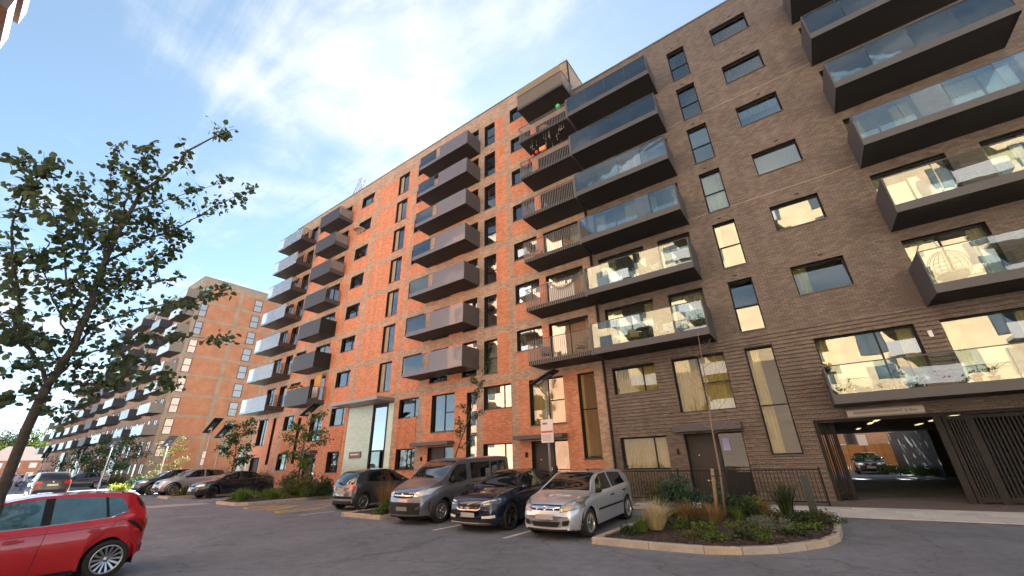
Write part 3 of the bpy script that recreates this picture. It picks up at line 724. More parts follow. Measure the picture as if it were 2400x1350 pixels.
def bed(label, pts, closed=True, h=.13, w=.14, stone=.9, soil=True, mats=(M_KERB, M_KERB2), group=None):
    """kerbed planting bed: kerb stones laid one by one round a soil heap"""
    pts = [drop(*p)[:2] for p in pts]
    cx = sum(p[0] for p in pts)/len(pts); cy = sum(p[1] for p in pts)/len(pts)
    t = thing('planting_bed', label, 'flower bed', (cx, cy, 0), 0, group)
    n = len(pts); seq = list(range(n)) + ([0] if closed else [])
    for a, b in zip(seq, seq[1:]):
        p, q = Vector((*pts[a], 0)), Vector((*pts[b], 0)); d = q-p; L = d.length; d.normalize(); nr = Vector((-d.y, d.x, 0))
        k = max(1, round(L/stone)); s = L/k
        for i in range(k):
            c = p+d*(s*(i+.5))+nr*(w/2)-Vector((cx, cy, 0)); c.z = gz(c.x+cx, c.y+cy); hh = h+rnd.uniform(-.006, .006)
            m = MB(); sx, sy = s/2-.006, w/2; e = .015
            vs = [(-sx,-sy,-.06),(sx,-sy,-.06),(sx,sy,-.06),(-sx,sy,-.06),(-sx,-sy,hh-e),(sx,-sy,hh-e),(sx,sy,hh-e),(-sx,sy,hh-e),(-sx+e,-sy+e,hh),(sx-e,-sy+e,hh),(sx-e,sy-e,hh),(-sx+e,sy-e,hh)]
            m.add(vs, [(0,1,5,4),(1,2,6,5),(2,3,7,6),(3,0,4,7),(4,5,9,8),(5,6,10,9),(6,7,11,10),(7,4,8,11),(8,9,10,11)])
            o = m.build('kerb_stone', mats[rnd.random() < .4], t, c); o.rotation_euler = (0, -math.atan2(gz(q.x, q.y)-gz(p.x, p.y), L), math.atan2(d.y, d.x)+rnd.gauss(0, .004))
    if soil:
        N_ = 26; x0, x1 = min(p[0] for p in pts), max(p[0] for p in pts); y0, y1 = min(p[1] for p in pts), max(p[1] for p in pts)
        def inside(x, y):
            c = False
            for i in range(n):
                (xa, ya), (xb, yb) = pts[i], pts[i-1]
                if (ya > y) != (yb > y) and x < (xb-xa)*(y-ya)/(yb-ya)+xa: c = not c
            return c
        # soil: shrink the outline a little and mound it
        inn = [(cx+(x-cx)*.97, cy+(y-cy)*.97) for x, y in pts]; rings = []
        for s_ in (1., .85, .6, .3): rings.append([((cx+(x-cx)*s_)-cx, (cy+(y-cy)*s_)-cy, .085+.09*(1-s_)+rnd.uniform(-.012, .012)+gz(cx+(x-cx)*s_, cy+(y-cy)*s_)) for x, y in inn])
        m = MB(); vs = [p for r_ in rings for p in r_]+[(0, 0, .17+gz(cx, cy))]; fs = []
        for i in range(3):
            for j in range(n): fs.append((i*n+j, i*n+(j+1) % n, (i+1)*n+(j+1) % n, (i+1)*n+j))
        for j in range(n): fs.append((3*n+j, 3*n+(j+1) % n, 4*n))
        m.add(vs, fs, 0, True); m.build('soil', mulch_mat(), t)
        # bark chips strewn over it
        C = 2600 if len(pts) > 6 else 700; V, F = [], []
        for i in range(C):
            for _ in range(20):
                x, y = rnd.uniform(x0+.1, x1-.1), rnd.uniform(y0+.1, y1-.1)
                if inside(x, y): break
            e = max(abs(x-cx)/max(.1, (x1-x0)/2), abs(y-cy)/max(.1, (y1-y0)/2)); z = .10+.08*max(0, 1-e)+rnd.uniform(0, .02)+gz(x, y)
            a = rnd.uniform(0, 6.3); l, wd = rnd.uniform(.015, .05), rnd.uniform(.008, .018); ca, sa = math.cos(a), math.sin(a); tz = rnd.uniform(-.015, .02)
            o = len(V)
            for u_, v_, w_2 in ((-l, -wd, 0), (l, -wd, tz), (l, wd, tz+.006), (-l, wd, .008)): V.append((x-cx+u_*ca-v_*sa, y-cy+u_*sa+v_*ca, z+w_2))
            F.append((o, o+1, o+2, o+3))
        o = ob('bark_chips', np_mesh('bark_chips', V, F, mat('bark_chip', (.075, .050, .034), .9, island=.6)), t); o['kind'] = 'stuff'
    return t
arc = [(-4.15, 8.39), (-3.0, 8.36), (-2.06, 8.42), (-1.5, 8.64), (-1.0, 9.02), (-.62, 9.5), (-.3, 10.05), (-.12, 10.7), (-.06, 11.6), (-.06, 14.3), (-4.15, 14.3)]
bed('large kerbed flower bed with curved corner beside the silver hatchback', arc)
bed('small kerbed bed of tan grasses between the grey hatchback and the grey van', [(-13.65, 9.0), (-11.5, 8.92), (-11.35, 14.2), (-13.65, 14.2)])
bed('narrow kerbed bed of low green plants beside the yellow road markings', [(-24.6, 9.3), (-22.3, 9.2), (-21.9, 9.6), (-21.9, 14.2), (-27.6, 14.2), (-27.6, 11.3)])
bed('far kerbed bed of weeds in front of the silver crossover', [(-34.6, 9.7), (-32.4, 9.6), (-32.4, 14.2), (-34.6, 14.2)])
bed('grassy strip of planting along the foot of the red block', [(-31.5, 15.2), (-13.9, 15.2), (-13.9, 17.6), (-31.5, 17.6)], stone=1.5, w=.1)
bed('long planting strip along the foot of the distant block', [(-110, 14.6), (-46, 14.6), (-46, 18.4), (-110, 18.4)], stone=6, w=.12)
# painted marks
M_LINE = mat('white_road_paint', (.62, .61, .58), .7, var=.3, vscale=9)
M_YEL = mat('yellow_road_paint', (.62, .36, .035), .7, var=.35, vscale=7)
for i, (x, y0, y1) in enumerate(((-6.12, 8.1, 13.6), (-8.42, 8.2, 13.6), (-15.4, 8.5, 13.6), (-28.0, 9.4, 13.6), (-39.0, 10, 13.8))):
    decal('bay_line', [(x-.05, y0), (x+.05, y0), (x+.05, y1), (x-.05, y1)], .005, M_LINE)
decal('give_way_strip', [(-27.8, 5.9), (-26.0, 5.9), (-25.0, 9.25), (-26.4, 9.25)], .006, M_PAVE)
def strokes(name, S, w, m, z=.006):
    b = MB()
    for k_, pl in enumerate(S):
        pl = [drop(*p)[:2] for p in pl]
        for (xa, ya), (xb, yb) in zip(pl, pl[1:]):
            d = Vector((xb-xa, yb-ya)); L_ = d.length; d /= L_; n_ = Vector((-d.y, d.x))*w/2; e = d*w*.3
            Q_ = [(xa-e.x-n_.x, ya-e.y-n_.y), (xb+e.x-n_.x, yb+e.y-n_.y), (xb+e.x+n_.x, yb+e.y+n_.y), (xa-e.x+n_.x, ya-e.y+n_.y)]; b.add([(u_, v_, gz(u_, v_)+z) for u_, v_ in Q_], [(0, 1, 2, 3)]); z += .00012
    o = b.build(name, m); o['kind'] = 'structure'; return o
# worn yellow lettering, read from the photograph as tall strokes
strokes('yellow_marking', [[(-20.6, 10.2), (-20.75, 9.0), (-20.25, 8.85), (-20.0, 9.5), (-19.95, 10.4)], [(-19.6, 10.6), (-19.35, 8.75)], [(-18.95, 8.75), (-19.0, 10.4), (-18.3, 8.8)],
    [(-17.2, 10.3), (-17.55, 8.75), (-17.05, 8.6), (-16.75, 9.3), (-16.95, 10.4)], [(-18.7, 11.0), (-18.45, 12.9)], [(-17.8, 10.9), (-17.75, 12.9), (-17.0, 11.2)], [(-16.5, 10.9), (-16.45, 13.0)], [(-20.9, 11.2), (-20.2, 13.0)]], .16, M_YEL)

# ------------------------------------------------------------ car passage gate, sign, railing
gate = thing('metal_gate', 'dark steel sliding gate of vertical bars standing open under the car passage', 'gate', (0, D+.2, 0))
M_GATE = mat('gate_steel', (.020, .019, .019), .6, spec=.25, var=.1, vscale=3)
gb = MB().box(-.022, .022, -.02, .02, 0, 2.3).mesh('bar', M_GATE)
def leaf(x0, x1, n, ya=0., yb=0., post=.16):
    m = MB(); dx, dy = x1-x0, yb-ya
    for z0, z1 in ((.06, .18), (2.4, 2.5)): m.obox(((x0+x1)/2, (ya+yb)/2, (z0+z1)/2), (dx/2, dy/2, 0), (0, .035, 0), (0, 0, (z1-z0)/2))
    m.build('gate_frame', M_GATE, gate)
    for i in range(1, n): ob('bar', gb, gate, (x0+dx*i/n, ya+dy*i/n, .14))
    return m
for x, y, w in ((.09, -.1, .06), (.30, .3, .05), (.56, .55, .07), (3.30, -.08, .09), (3.48, .0, .05), (4.02, .0, .10), (5.3, .0, .10), (6.5, 0, .08)):
    MB().box(x-w, x+w, y-.05, y+.05, 0, 2.56).build('gate_post', M_GATE, gate)
leaf(.12, .52, 6, -.1, .52); leaf(3.52, 3.95, 6); leaf(4.1, 5.22, 12); leaf(5.4, 6.45, 9)
MB().box(.02, 6.6, -.14, -.06, 2.52, 2.60).build('gate_track', M_GATE, gate)
def text(body, size, name, m, parent, loc, rot=(math.pi/2, 0, 0), wid=None, ext=.003):
    c = bpy.data.curves.new('t', 'FONT'); c.body = body; c.size = size; c.extrude = ext; c.align_x = 'CENTER'; c.align_y = 'CENTER'; c.resolution_u = 2
    o = bpy.data.objects.new('t', c); COL.objects.link(o); dg = bpy.context.evaluated_depsgraph_get()
    me = bpy.data.meshes.new_from_object(o.evaluated_get(dg)); bpy.data.objects.remove(o); me.name = name; me.materials.clear(); me.materials.append(m)
    q = ob(name, me, parent, loc); q.rotation_euler = rot
    if wid:
        xs = [v.co.x for v in me.vertices]; q.scale = (wid/(max(xs)-min(xs)), 1, 1)
    return q
sg = thing('height_sign', 'grey MAXIMUM HEIGHT 2.5m sign bar with saw-tooth hazard edges above the passage', 'sign', (2.08, D-.10, 2.62))
MB().box(-1.0, 1.0, -.012, .0, 0, .27).box(-.8, -.76, 0, .08, .1, .2).box(.76, .8, 0, .08, .1, .2).build('sign_board', mat('sign_grey', (.62, .58, .52), .6), sg)
text('MAXIMUM HEIGHT 2.5m', .125, 'lettering', M_BLACK, sg, (0, -.014, .135), wid=1.62)
hz = MB()
for i in range(36):
    x = -.985+i*.0555
    for z0, z1 in ((.225, .268), (.002, .045)): hz.add([(x, -.0135, z0), (x+.026, -.0135, z0), (x+.042, -.0135, z1), (x+.016, -.0135, z1)], [(0, 1, 2, 3)])
hz.build('hazard_stripe', M_BLACK, sg)
rl = thing('metal_railing', 'black metal bar railing along the front of the dark block', 'railing', (-13.3, 17.0, 0))
MB().box(0, 13.12, -.02, .02, 1.02, 1.06).box(0, 13.12, -.015, .015, .10, .14).build('rail', M_BLACK, rl)
rb_ = MB().box(-.009, .009, -.009, .009, .14, 1.02).mesh('bar', M_BLACK)
for i in range(118): ob('bar', rb_, rl, (.06+i*.111, 0, 0))
for x in (0, 3.3, 5.9, 8.73, 13.1): MB().box(x-.03, x+.03, -.03, .03, 0, 1.12).build('post', M_BLACK, rl)
bo = thing('bollard', 'square grey-green bollard at the corner of the large flower bed', 'bollard', (-.52, 13.55, 0))
MB().box(-.085, .085, -.085, .085, 0, 1.02).box(-.075, .075, -.075, .075, 1.02, 1.035).build('post', mat('bollard_paint', (.026, .038, .042), .5, var=.1), bo)

# ------------------------------------------------------------ beyond the passage
M_STRIP = mat('lit_tube', (.9, .8, .6), .5, emit=(1, .72, .38), estr=.11)
for i, (x, y) in enumerate(((1.79, 27.0), (1.9, 22.1), (1.94, 20.2), (3.81, 25.5), (3.82, 22.5), (3.94, 20.2))):
    lt = thing('ceiling_light', 'lit batten light on the passage ceiling, %s' % ['deepest on the left', 'middle of the left row', 'first on the left above the gate', 'deepest on the right', 'middle of the right row', 'first on the right above the gate'][i], 'ceiling light', (x, y, 2.615), 0, 'ceiling lights in the car passage')
    MB().box(-.09, .09, -.65, .65, -.04, 0).build('housing', M_METAL, lt); MB().box(-.06, .06, -.62, .62, -.065, -.042).build('diffuser', M_STRIP, lt)
fe = thing('wooden_fence', 'orange-brown close-boarded timber fence beyond the car passage', 'fence', (-8, 46, 0))
pk = [MB().box(-.072, .072, -.012, .012, 0, 2.05).mesh('board', mat('fence_wood_%d' % i, c, .85, var=.2, vscale=6)) for i, c in enumerate(((.34, .16, .045), (.30, .135, .038), (.38, .19, .06)))]
for i in range(90): ob('board', rnd.choice(pk), fe, (i*.15, rnd.uniform(-.008, .008), rnd.uniform(0, .03)))
for i in range(6): MB().box(i*2.6-.05, i*2.6+.05, .02, .12, 0, 2.1).build('post', mat('fence_post', (.22, .12, .05), .9), fe)
wl = thing('slatted_screen', 'tall dark grey slatted screen wall at the right beyond the passage', 'fence', (5.35, 34.2, 0))
for i in range(60):
    y = i*.15; MB().box(-.012, .012, y-.05, y+.05, 0, 2.75).build('slat', mat('screen_slat', (.065, .07, .075), .6), wl, (-.13*i*.12, 0, 0))
MB().box(-.95, -.03, 2.0, 9.0, 0, .01).build('screen_base', M_METAL, wl)
sh = thing('parking_sign', 'white parking notice on a post beyond the passage', 'sign', (2.9, 44, 0))
MB().box(-.03, .03, -.03, .03, 0, 2.6).build('post', M_METAL, sh); MB().box(-.28, .28, -.05, -.032, 1.95, 2.75).build('sign_board', M_WHITE, sh)
hb = thing('brick_house', 'low red-roofed brick house seen over the wooden fence', 'house', (3, 70, 0))
MB().box(-14, 12, 0, 9, 0, 4.6).build('wall', T_RED, hb); MB().add([(-14.4, -.4, 4.6), (12.4, -.4, 4.6), (12.4, 4.5, 7.6), (-14.4, 4.5, 7.6), (12.4, 9.4, 4.6), (-14.4, 9.4, 4.6)], [(0, 1, 2, 3), (3, 2, 4, 5), (0, 3, 5), (1, 4, 2)]).build('roof', mat('clay_tile', (.22, .085, .055), .85, var=.25, vscale=5), hb)
for i in range(5): MB().box(-11+i*5, -9.6+i*5, -.05, -.002, 1.2, 2.4).build('window', M_WHITE, hb)

# ------------------------------------------------------------ the distant block down the street
B2X, B2Y = -76.2, 19.1
d2 = thing('apartment_building', 'tall distant brick block with an orange-red end wall and buff corner piers', 'building', (B2X, B2Y, 0))
def local(m, name, mats): return m.build(name, mats, d2)
m = MB()
m.quad((0, 0, 0), (0, 17.5, 0), (0, 17.5, 31.2), (0, 0, 31.2)); m.quad((-44, 0, 0), (0, 0, 0), (0, 0, 31.2), (-44, 0, 31.2)); m.quad((0, 17.5, 0), (-44, 17.5, 0), (-44, 17.5, 31.2), (0, 17.5, 31.2))
m.quad((-44, 17.5, 0), (-44, 0, 0), (-44, 0, 31.2), (-44, 17.5, 31.2)); m.quad((-44, 0, 30.9), (0, 0, 30.9), (0, 17.5, 30.9), (-44, 17.5, 30.9))
for x0, x1, h in ((-66, -44, 22.2), (-88, -66, 15.4)):
    m.quad((x0, .4, 0), (x1, .4, 0), (x1, .4, h), (x0, .4, h)); m.quad((x0, 16, 0), (x0, .4, 0), (x0, .4, h), (x0, 16, h)); m.quad((x0, .4, h-.3), (x1, .4, h-.3), (x1, 16, h-.3), (x0, 16, h-.3)); m.quad((x1, .4, 0), (x1, 16, 0), (x1, 16, h), (x1, .4, h))
local(m, 'wall', T_RED)
b = MB()
e = .03
b.box(-.6, e, -e, .45, 0, 31.2); b.box(.001, e, .46, 1.5, 0, 31.2)          # corner pier + window bay
b.box(.001, e, 5.65, 6.2, 0, 29.9); b.box(.001, e, 12.0, 12.5, 0, 29.9)
for k in range(2, 11):
    z = 3*k; h = .36 if k < 10 else 1.45
    b.box(.0015, e+.002, 1.501, 17.5, z-.12, z-.12+h); b.box(-44, -.601, -e+.002, -.0015, z-.12, z-.12+h)
for x in np.arange(-43.6, -2, 4.35): b.box(x, x+.6, -e-.002, -.001, 0, 31.1)
local(b, 'buff_band', T_BUFF)
MB().box(-44.1, .08, -.08, .3, 31.2, 31.3).box(-.25, .08, .3, 17.6, 31.2, 31.3).build('coping', M_COPING, d2)
def far_window(x, y, z, w, h, face, split=True, key=None):
    k = ('fw', w, h, face, split)
    if k not in WC:
        f = MB(); p = MB(); t = .06
        if face == 'x':
            f.box(.0, .05, 0, w, 0, t).box(0, .05, 0, w, h-t, h).box(0, .05, 0, t, t, h-t).box(0, .05, w-t, w, t, h-t)
            if split: f.box(0, .055, t, w-t, h*.5-.04, h*.5+.04)
            p.box(.005, .015, t, w-t, t, h-t)
        else:
            f.box(0, w, -.05, 0, 0, t).box(0, w, -.05, 0, h-t, h).box(0, t, -.05, 0, t, h-t).box(w-t, w, -.05, 0, t, h-t)
            if split: f.box(w*.5-.03, w*.5+.03, -.055, 0, t, h-t)
            p.box(t, w-t, -.015, -.005, t, h-t)
        WC[k] = (f.mesh('window', M_FRAME), p.mesh('pane', M_FARGL))
    o = ob('window', WC[k][0], d2, (x, y, z)); ob('pane', WC[k][1], o); return o
def farglass():
    m = bpy.data.materials.new('far_glass'); m.use_nodes = True; p = m.node_tree.nodes['Principled BSDF']
    p.inputs['Base Color'].default_value = (.30, .31, .30, 1); p.inputs['Roughness'].default_value = .03; p.inputs['Specular IOR Level'].default_value = 1.0; p.inputs['Coat Weight'].default_value = 1.; p.inputs['Coat IOR'].default_value = 2.2; return m
M_FARGL = farglass()
for k in range(1, 10):
    z = 3*k
    far_window(e+.002, .48, z+.42, 1.05, 2.15, 'x'); far_window(.005, 8.2, z+.42, 1.3, 2.15, 'x'); far_window(.005, 13.1, z+.45, 1.5, 2.1, 'x', False)
far_window(.005, 11.2, .5, 2.6, 4.6, 'x')
for x0, x1, y, top in ((-43.5, -1.5, 0, 10), (-65.5, -44.5, .4, 7), (-87.5, -66.5, .4, 5)):
    for k in range(0, top):
        for i, x in enumerate(np.arange(x0, x1, 2.9)):
            far_window(float(x), y-.002, 3*k+(.45 if i % 2 else 1.2), 1.2 if i % 2 else 1.6, 2.15 if i % 2 else 1.35, 'y', i % 2 == 0)
for x in (-19.2, -44.5, -62): MB().box(x, x+3.2, -.12, -.01, .1, 5.8).build('lobby_glazing', mat('teal_glass', (.45, .60, .57), .12, spec=.8), d2)
M_WB = mat('white_balcony_glass', (.56, .60, .60), .2, spec=.7); M_WD = mat('weathered_boards', (.20, .175, .155), .8, var=.3, vscale=8); M_NV = mat('slate_panel', (.045, .047, .060), .5); M_GB = mat('grey_balcony_glass', (.30, .33, .34), .15, spec=.8)
for i, (x0, x1, fm, sm, kmax) in enumerate(((-5.4, -.1, M_WB, M_WD, 10), (-14.6, -10.2, M_GB, M_NV, 10), (-28.8, -23.0, M_WB, M_NV, 10), (-38.5, -33.5, M_NV, M_NV, 10), (-49, -44.6, M_GB, M_NV, 7), (-57, -52.5, M_WB, M_WD, 7), (-65, -61, M_GB, M_NV, 7), (-73, -69, M_WB, M_NV, 5), (-85, -81, M_GB, M_WD, 5))):
    key = None
    for k in range(2, kmax):
        if key is None:
            L_ = x1-x0; a = MB().box(0, L_, -1.66, 0, 0, .24).mesh('balcony', M_SOFFIT); f = MB().box(.0, L_, -1.72, -1.665, .02, 1.4).mesh('front_panel', fm); s = MB().box(L_+.001, L_+.05, -1.70, -.01, .02, 1.38).mesh('side_panel', sm); key = 1
        o = ob('balcony', a, d2, (x0, -.005, 3*k+.25)); ob('front_panel', f, o); ob('side_panel', s, o)

# ------------------------------------------------------------ the sunlit blocks behind the camera (seen mirrored in the windows, and at the top left)
def opposite(label, x0, x1, y, h, wallm, pitch, seed):
    t = thing('apartment_building', label, 'building', (x0, y, 0)); L_ = x1-x0
    MB().box(0, L_, -14, 0, -.4, h).build('wall', wallm, t)
    k1 = MB().box(0, 1.5, .0, .03, 0, .06).box(0, 1.5, 0, .03, 1.94, 2.0).box(0, .06, 0, .03, .06, 1.94).box(1.44, 1.5, 0, .03, .06, 1.94).box(.72, .78, 0, .03, .06, 1.94).mesh('window', M_FRAME); k2 = MB().box(.06, 1.44, .004, .012, .06, 1.94).mesh('pane', mat('opposite_glass', (.045, .055, .065), .18, spec=.5))
    r = random.Random(seed); x = 1.2
    while x < L_-2:
        for k in range(int(h/3)):
            o = ob('window', k1, t, (x, .003, 3*k+.6)); ob('pane', k2, o)
        x += pitch*r.choice((1, 1, 1.5))
    fm = mat('opposite_panel', (.19, .175, .17), .6); bm = MB().box(0, 3.0, .004, 1.5, -.2, 0).box(0, 3.0, 1.5, 1.54, -.22, .95).mesh('balcony', fm); x = 3.4
    while x < L_-5:
        for k in range(2, int(h/3)): ob('balcony', bm, t, (x, 0, 3*k+.2))
        x += 7.4
    MB().box(-.05, L_+.05, -14, .06, h, h+.12).build('coping', M_COPING, t)
    return t
M_OPB = T_DARK
op = opposite('sunlit tan brick block facing the street, mirrored in the dark block\'s windows', -19, 34, -8.6, 27.6, T_TAN, 4.2, 4)
oq = opposite('red brick tower whose balcony corners show at the top left of the sky', -42.2, -23, -8.0, 37, brick_tex('salmon_brickwork', ((.56, .28, .17), (.50, .235, .14)), (.40, .30, .22)), 3.6, 9)
MB().box(-.06, 19.6, .0, .07, 0, 10.2).build('base_wall', T_DARK, op)
M_WOODS = mat('timber_soffit', (.11, .05, .03), .7, var=.2, vscale=4)
for z in (27.3, 30.3, 33.3):
    o = MB().box(.6, 5.4, 0.004, 2.25, z, z+.05, 0).box(.6, 5.4, 2.25, 2.29, z-.01, z+1.35, 1).box(5.4, 5.44, .004, 2.29, z-.01, z+1.35, 1).box(.56, .6, .004, 2.29, z-.01, z+1.35, 1).mesh('balcony', [M_WOODS, mat('blue_grey_panel', (.045, .052, .062), .5)])
    ob('balcony', o, oq)

# tower crane behind the roof
cr = thing('tower_crane', 'thin lattice jib of a tower crane rising behind the roofline', 'crane', (-117.5, 66.5, 0))
def lattice(p, q, w, n):
    p, q = Vector(p), Vector(q); m = MB(); d = (q-p).normalized(); a = d.cross(Vector((0, 1, 0))).normalized()*w; b_ = Vector((0, 1, 0))*w
    C = [a+b_, a-b_, -a-b_, -a+b_]
    for c in C: m.tube([p+c, q+c], .09, 4)
    for i in range(n):
        s, t = p+(q-p)*i/n, p+(q-p)*(i+1)/n
        for j in range(4): m.tube([s+C[j], t+C[(j+1) % 4]], .05, 3)
    return m
M_CRANE = mat('crane_steel', (.22, .16, .26), .6)
lattice((-3, 0, 0), (-3, 0, 91), 1.0, 30).build('mast', M_CRANE, cr); lattice((-3, 0, 90.5), (3.2, 0, 101), .7, 7).build('jib', M_CRANE, cr)
MB().box(-4.4, -1.8, -1.3, 1.3, 88.5, 91).build('cab', M_CRANE, cr); MB().tube([(3.2, 0, 101), (3.2, 0, 95)], .07, 4).box(2.9, 3.5, -.2, .2, 94.3, 95).build('hoist_rope', M_CRANE, cr)

# ------------------------------------------------------------ solar street lamps
def lamp(label, x, y, h, ax=1., board=None, tilt=.40, L_=1.15, pale=False):
    t = thing('street_lamp', label, 'street lamp', (x, y, 0), 0, 'solar street lamps along the kerb')
    pm = mat('lamp_pale', (.40, .385, .37), .45) if pale else mat('lamp_grey', (.22, .22, .225), .4)
    MB().tube([(0, 0, 0), (0, 0, h*.35), (0, 0, h)], [.06, .045, .04], 10).lathe([(.10, 0), (.10, .05), (.06, .08)], 10).build('pole', pm, t)
    d = Vector((ax*math.cos(tilt), 0, math.sin(tilt))); n = Vector((-math.sin(tilt)*ax, 0, math.cos(tilt)))
    c = Vector((-.05*ax, 0, h+.12))
    MB().obox(c+d*.05, d*(L_*.55), (0, .30, 0), n*.022).build('solar_panel', mat('solar_cell', (.012, .014, .022), .55, spec=.4), t)
    MB().obox(c-n*.045, d*(L_*.30), (0, .12, 0), n*.02).tube([(0, 0, h-.65), c-d*.45-n*.06], .025, 6).build('lamp_head', M_METAL, t)
    MB().obox(c-d*.28-n*.075, d*.16, (0, .09, 0), n*.008).build('lamp_lens', mat('lens', (.75, .76, .78), .25), t)
    if board:
        z0, z1 = board; b = MB().box(-.29, .29, -.085, -.068, z0, z1).build('sign_board', mat('sign_white', (.66, .60, .57), .5), t)
        MB().box(-.27, .27, -.089, -.0855, z0+(z1-z0)*.42, z0+(z1-z0)*.50).build('red_band', mat('sign_red', (.45, .08, .08), .5), b)
        tx = MB(); r = random.Random(5)
        tx.box(-.2, .02, -.089, -.0855, z1-.2, z1-.12)
        for i in range(5):
            z = z0+.08+i*.05; tx.box(-.24, r.uniform(.05, .24), -.089, -.0855, z, z+.014)
        tx.build('small_print', mat('print_grey', (.16, .15, .17), .6), b)
    return t
lamp('solar street lamp with a white parking sign in front of the red block\'s last door', -8.95, 15.0, 4.72, board=(2.2, 3.1))
lamp('solar street lamp with slanted black panel beside the lobby tree', -27.95, 15.0, 5.02, pale=True, tilt=.42, L_=1.5)
lamp('solar street lamp by the end wall of the distant block, nearer of the pair', -37.3, 12.6, 4.5, board=(1.9, 2.8), pale=True, tilt=.5, L_=1.8)
lamp('solar street lamp by the end wall of the distant block, farther of the pair', -39.2, 14.1, 4.2, pale=True, tilt=.5, L_=1.6)
lamp('solar street lamp behind the yellow-leaved tree', -44.3, 12.1, 3.65, pale=True, tilt=.45, L_=1.7)
lamp('solar street lamp beside the teal glazed lobby down the street', -57.8, 11.3, 4.1, tilt=.45, L_=1.9)
lamp('solar street lamp above the dark hatchback down the street', -68.0, 10.9, 4.0, tilt=.45, L_=2.0)
lamp('farthest solar street lamp in front of the far end of the street', -95.2, 11.5, 4.4, tilt=.5, L_=2.6)
sheet('far_pavement', [(-120, -30), (60, -30), (60, -4.6), (-120, -4.6)], -.12, mat('far_paving', (.56, .54, .51), .85, var=.12, vscale=2))  # out of view; added pale to bounce sunlight onto the facade
# ------------------------------------------------------------ cars
def paint(name, col, rough=.28, metal=0., coat=1.): return mat(name, col, rough, metal, .5, coat=coat)
M_CARGL = None
def car_glass():
    m = bpy.data.materials.new('car_glass'); m.use_nodes = True; p = m.node_tree.nodes['Principled BSDF']
    p.inputs['Base Color'].default_value = (.010, .012, .013, 1); p.inputs['Roughness'].default_value = .02; p.inputs['Specular IOR Level'].default_value = .75; p.inputs['Coat Weight'].default_value = .6; p.inputs['Coat Roughness'].default_value = .0
    return m
M_CARGL = car_glass()
M_TYRE = mat('tyre_rubber', (.018, .018, .019), .85); M_WELL = mat('wheel_well', (.006, .006, .006), .95)
M_TRIM = mat('black_trim', (.013, .013, .014), .6, spec=.25); M_CHROME = mat('chrome', (.72, .72, .73), .12, 1.)
M_ALLOY = mat('alloy', (.42, .42, .43), .28, .9); M_DALLOY = mat('dark_alloy', (.025, .025, .028), .35, .6)
M_LENS = mat('headlight_lens', (.62, .63, .64), .06, .35, coat=1.); M_TAIL = mat('tail_lens', (.55, .012, .010), .12, coat=1.); M_AMBER = mat('amber_lens', (.60, .36, .16), .1, coat=1.)
M_PLATE = mat('number_plate', (.58, .56, .50), .5); M_PLATEY = mat('rear_plate', (.62, .48, .18), .5); M_SEAM = mat('panel_gap', (.004, .004, .004), .9)
def pchip(xs, ys):
    xs, ys = np.array(xs, float), np.array(ys, float)
    def f(x):
        x = min(max(x, xs[0]), xs[-1]); i = min(max(int(np.searchsorted(xs, x))-1, 0), len(xs)-2)
        h = xs[i+1]-xs[i]; t = (x-xs[i])/h
        def sl(j):
            if j <= 0 or j >= len(xs)-1: 
                k = min(max(j, 0), len(xs)-2) if j <= 0 else len(xs)-2
                return (ys[k+1]-ys[k])/(xs[k+1]-xs[k])
            a, b = (ys[j]-ys[j-1])/(xs[j]-xs[j-1]), (ys[j+1]-ys[j])/(xs[j+1]-xs[j])
            return 0. if a*b <= 0 else 2*a*b/(a+b)
        m0, m1 = sl(i), sl(i+1); t2, t3 = t*t, t*t*t
        return (2*t3-3*t2+1)*ys[i]+(t3-2*t2+t)*h*m0+(-2*t3+3*t2)*ys[i+1]+(t3-t2)*h*m1
    return f
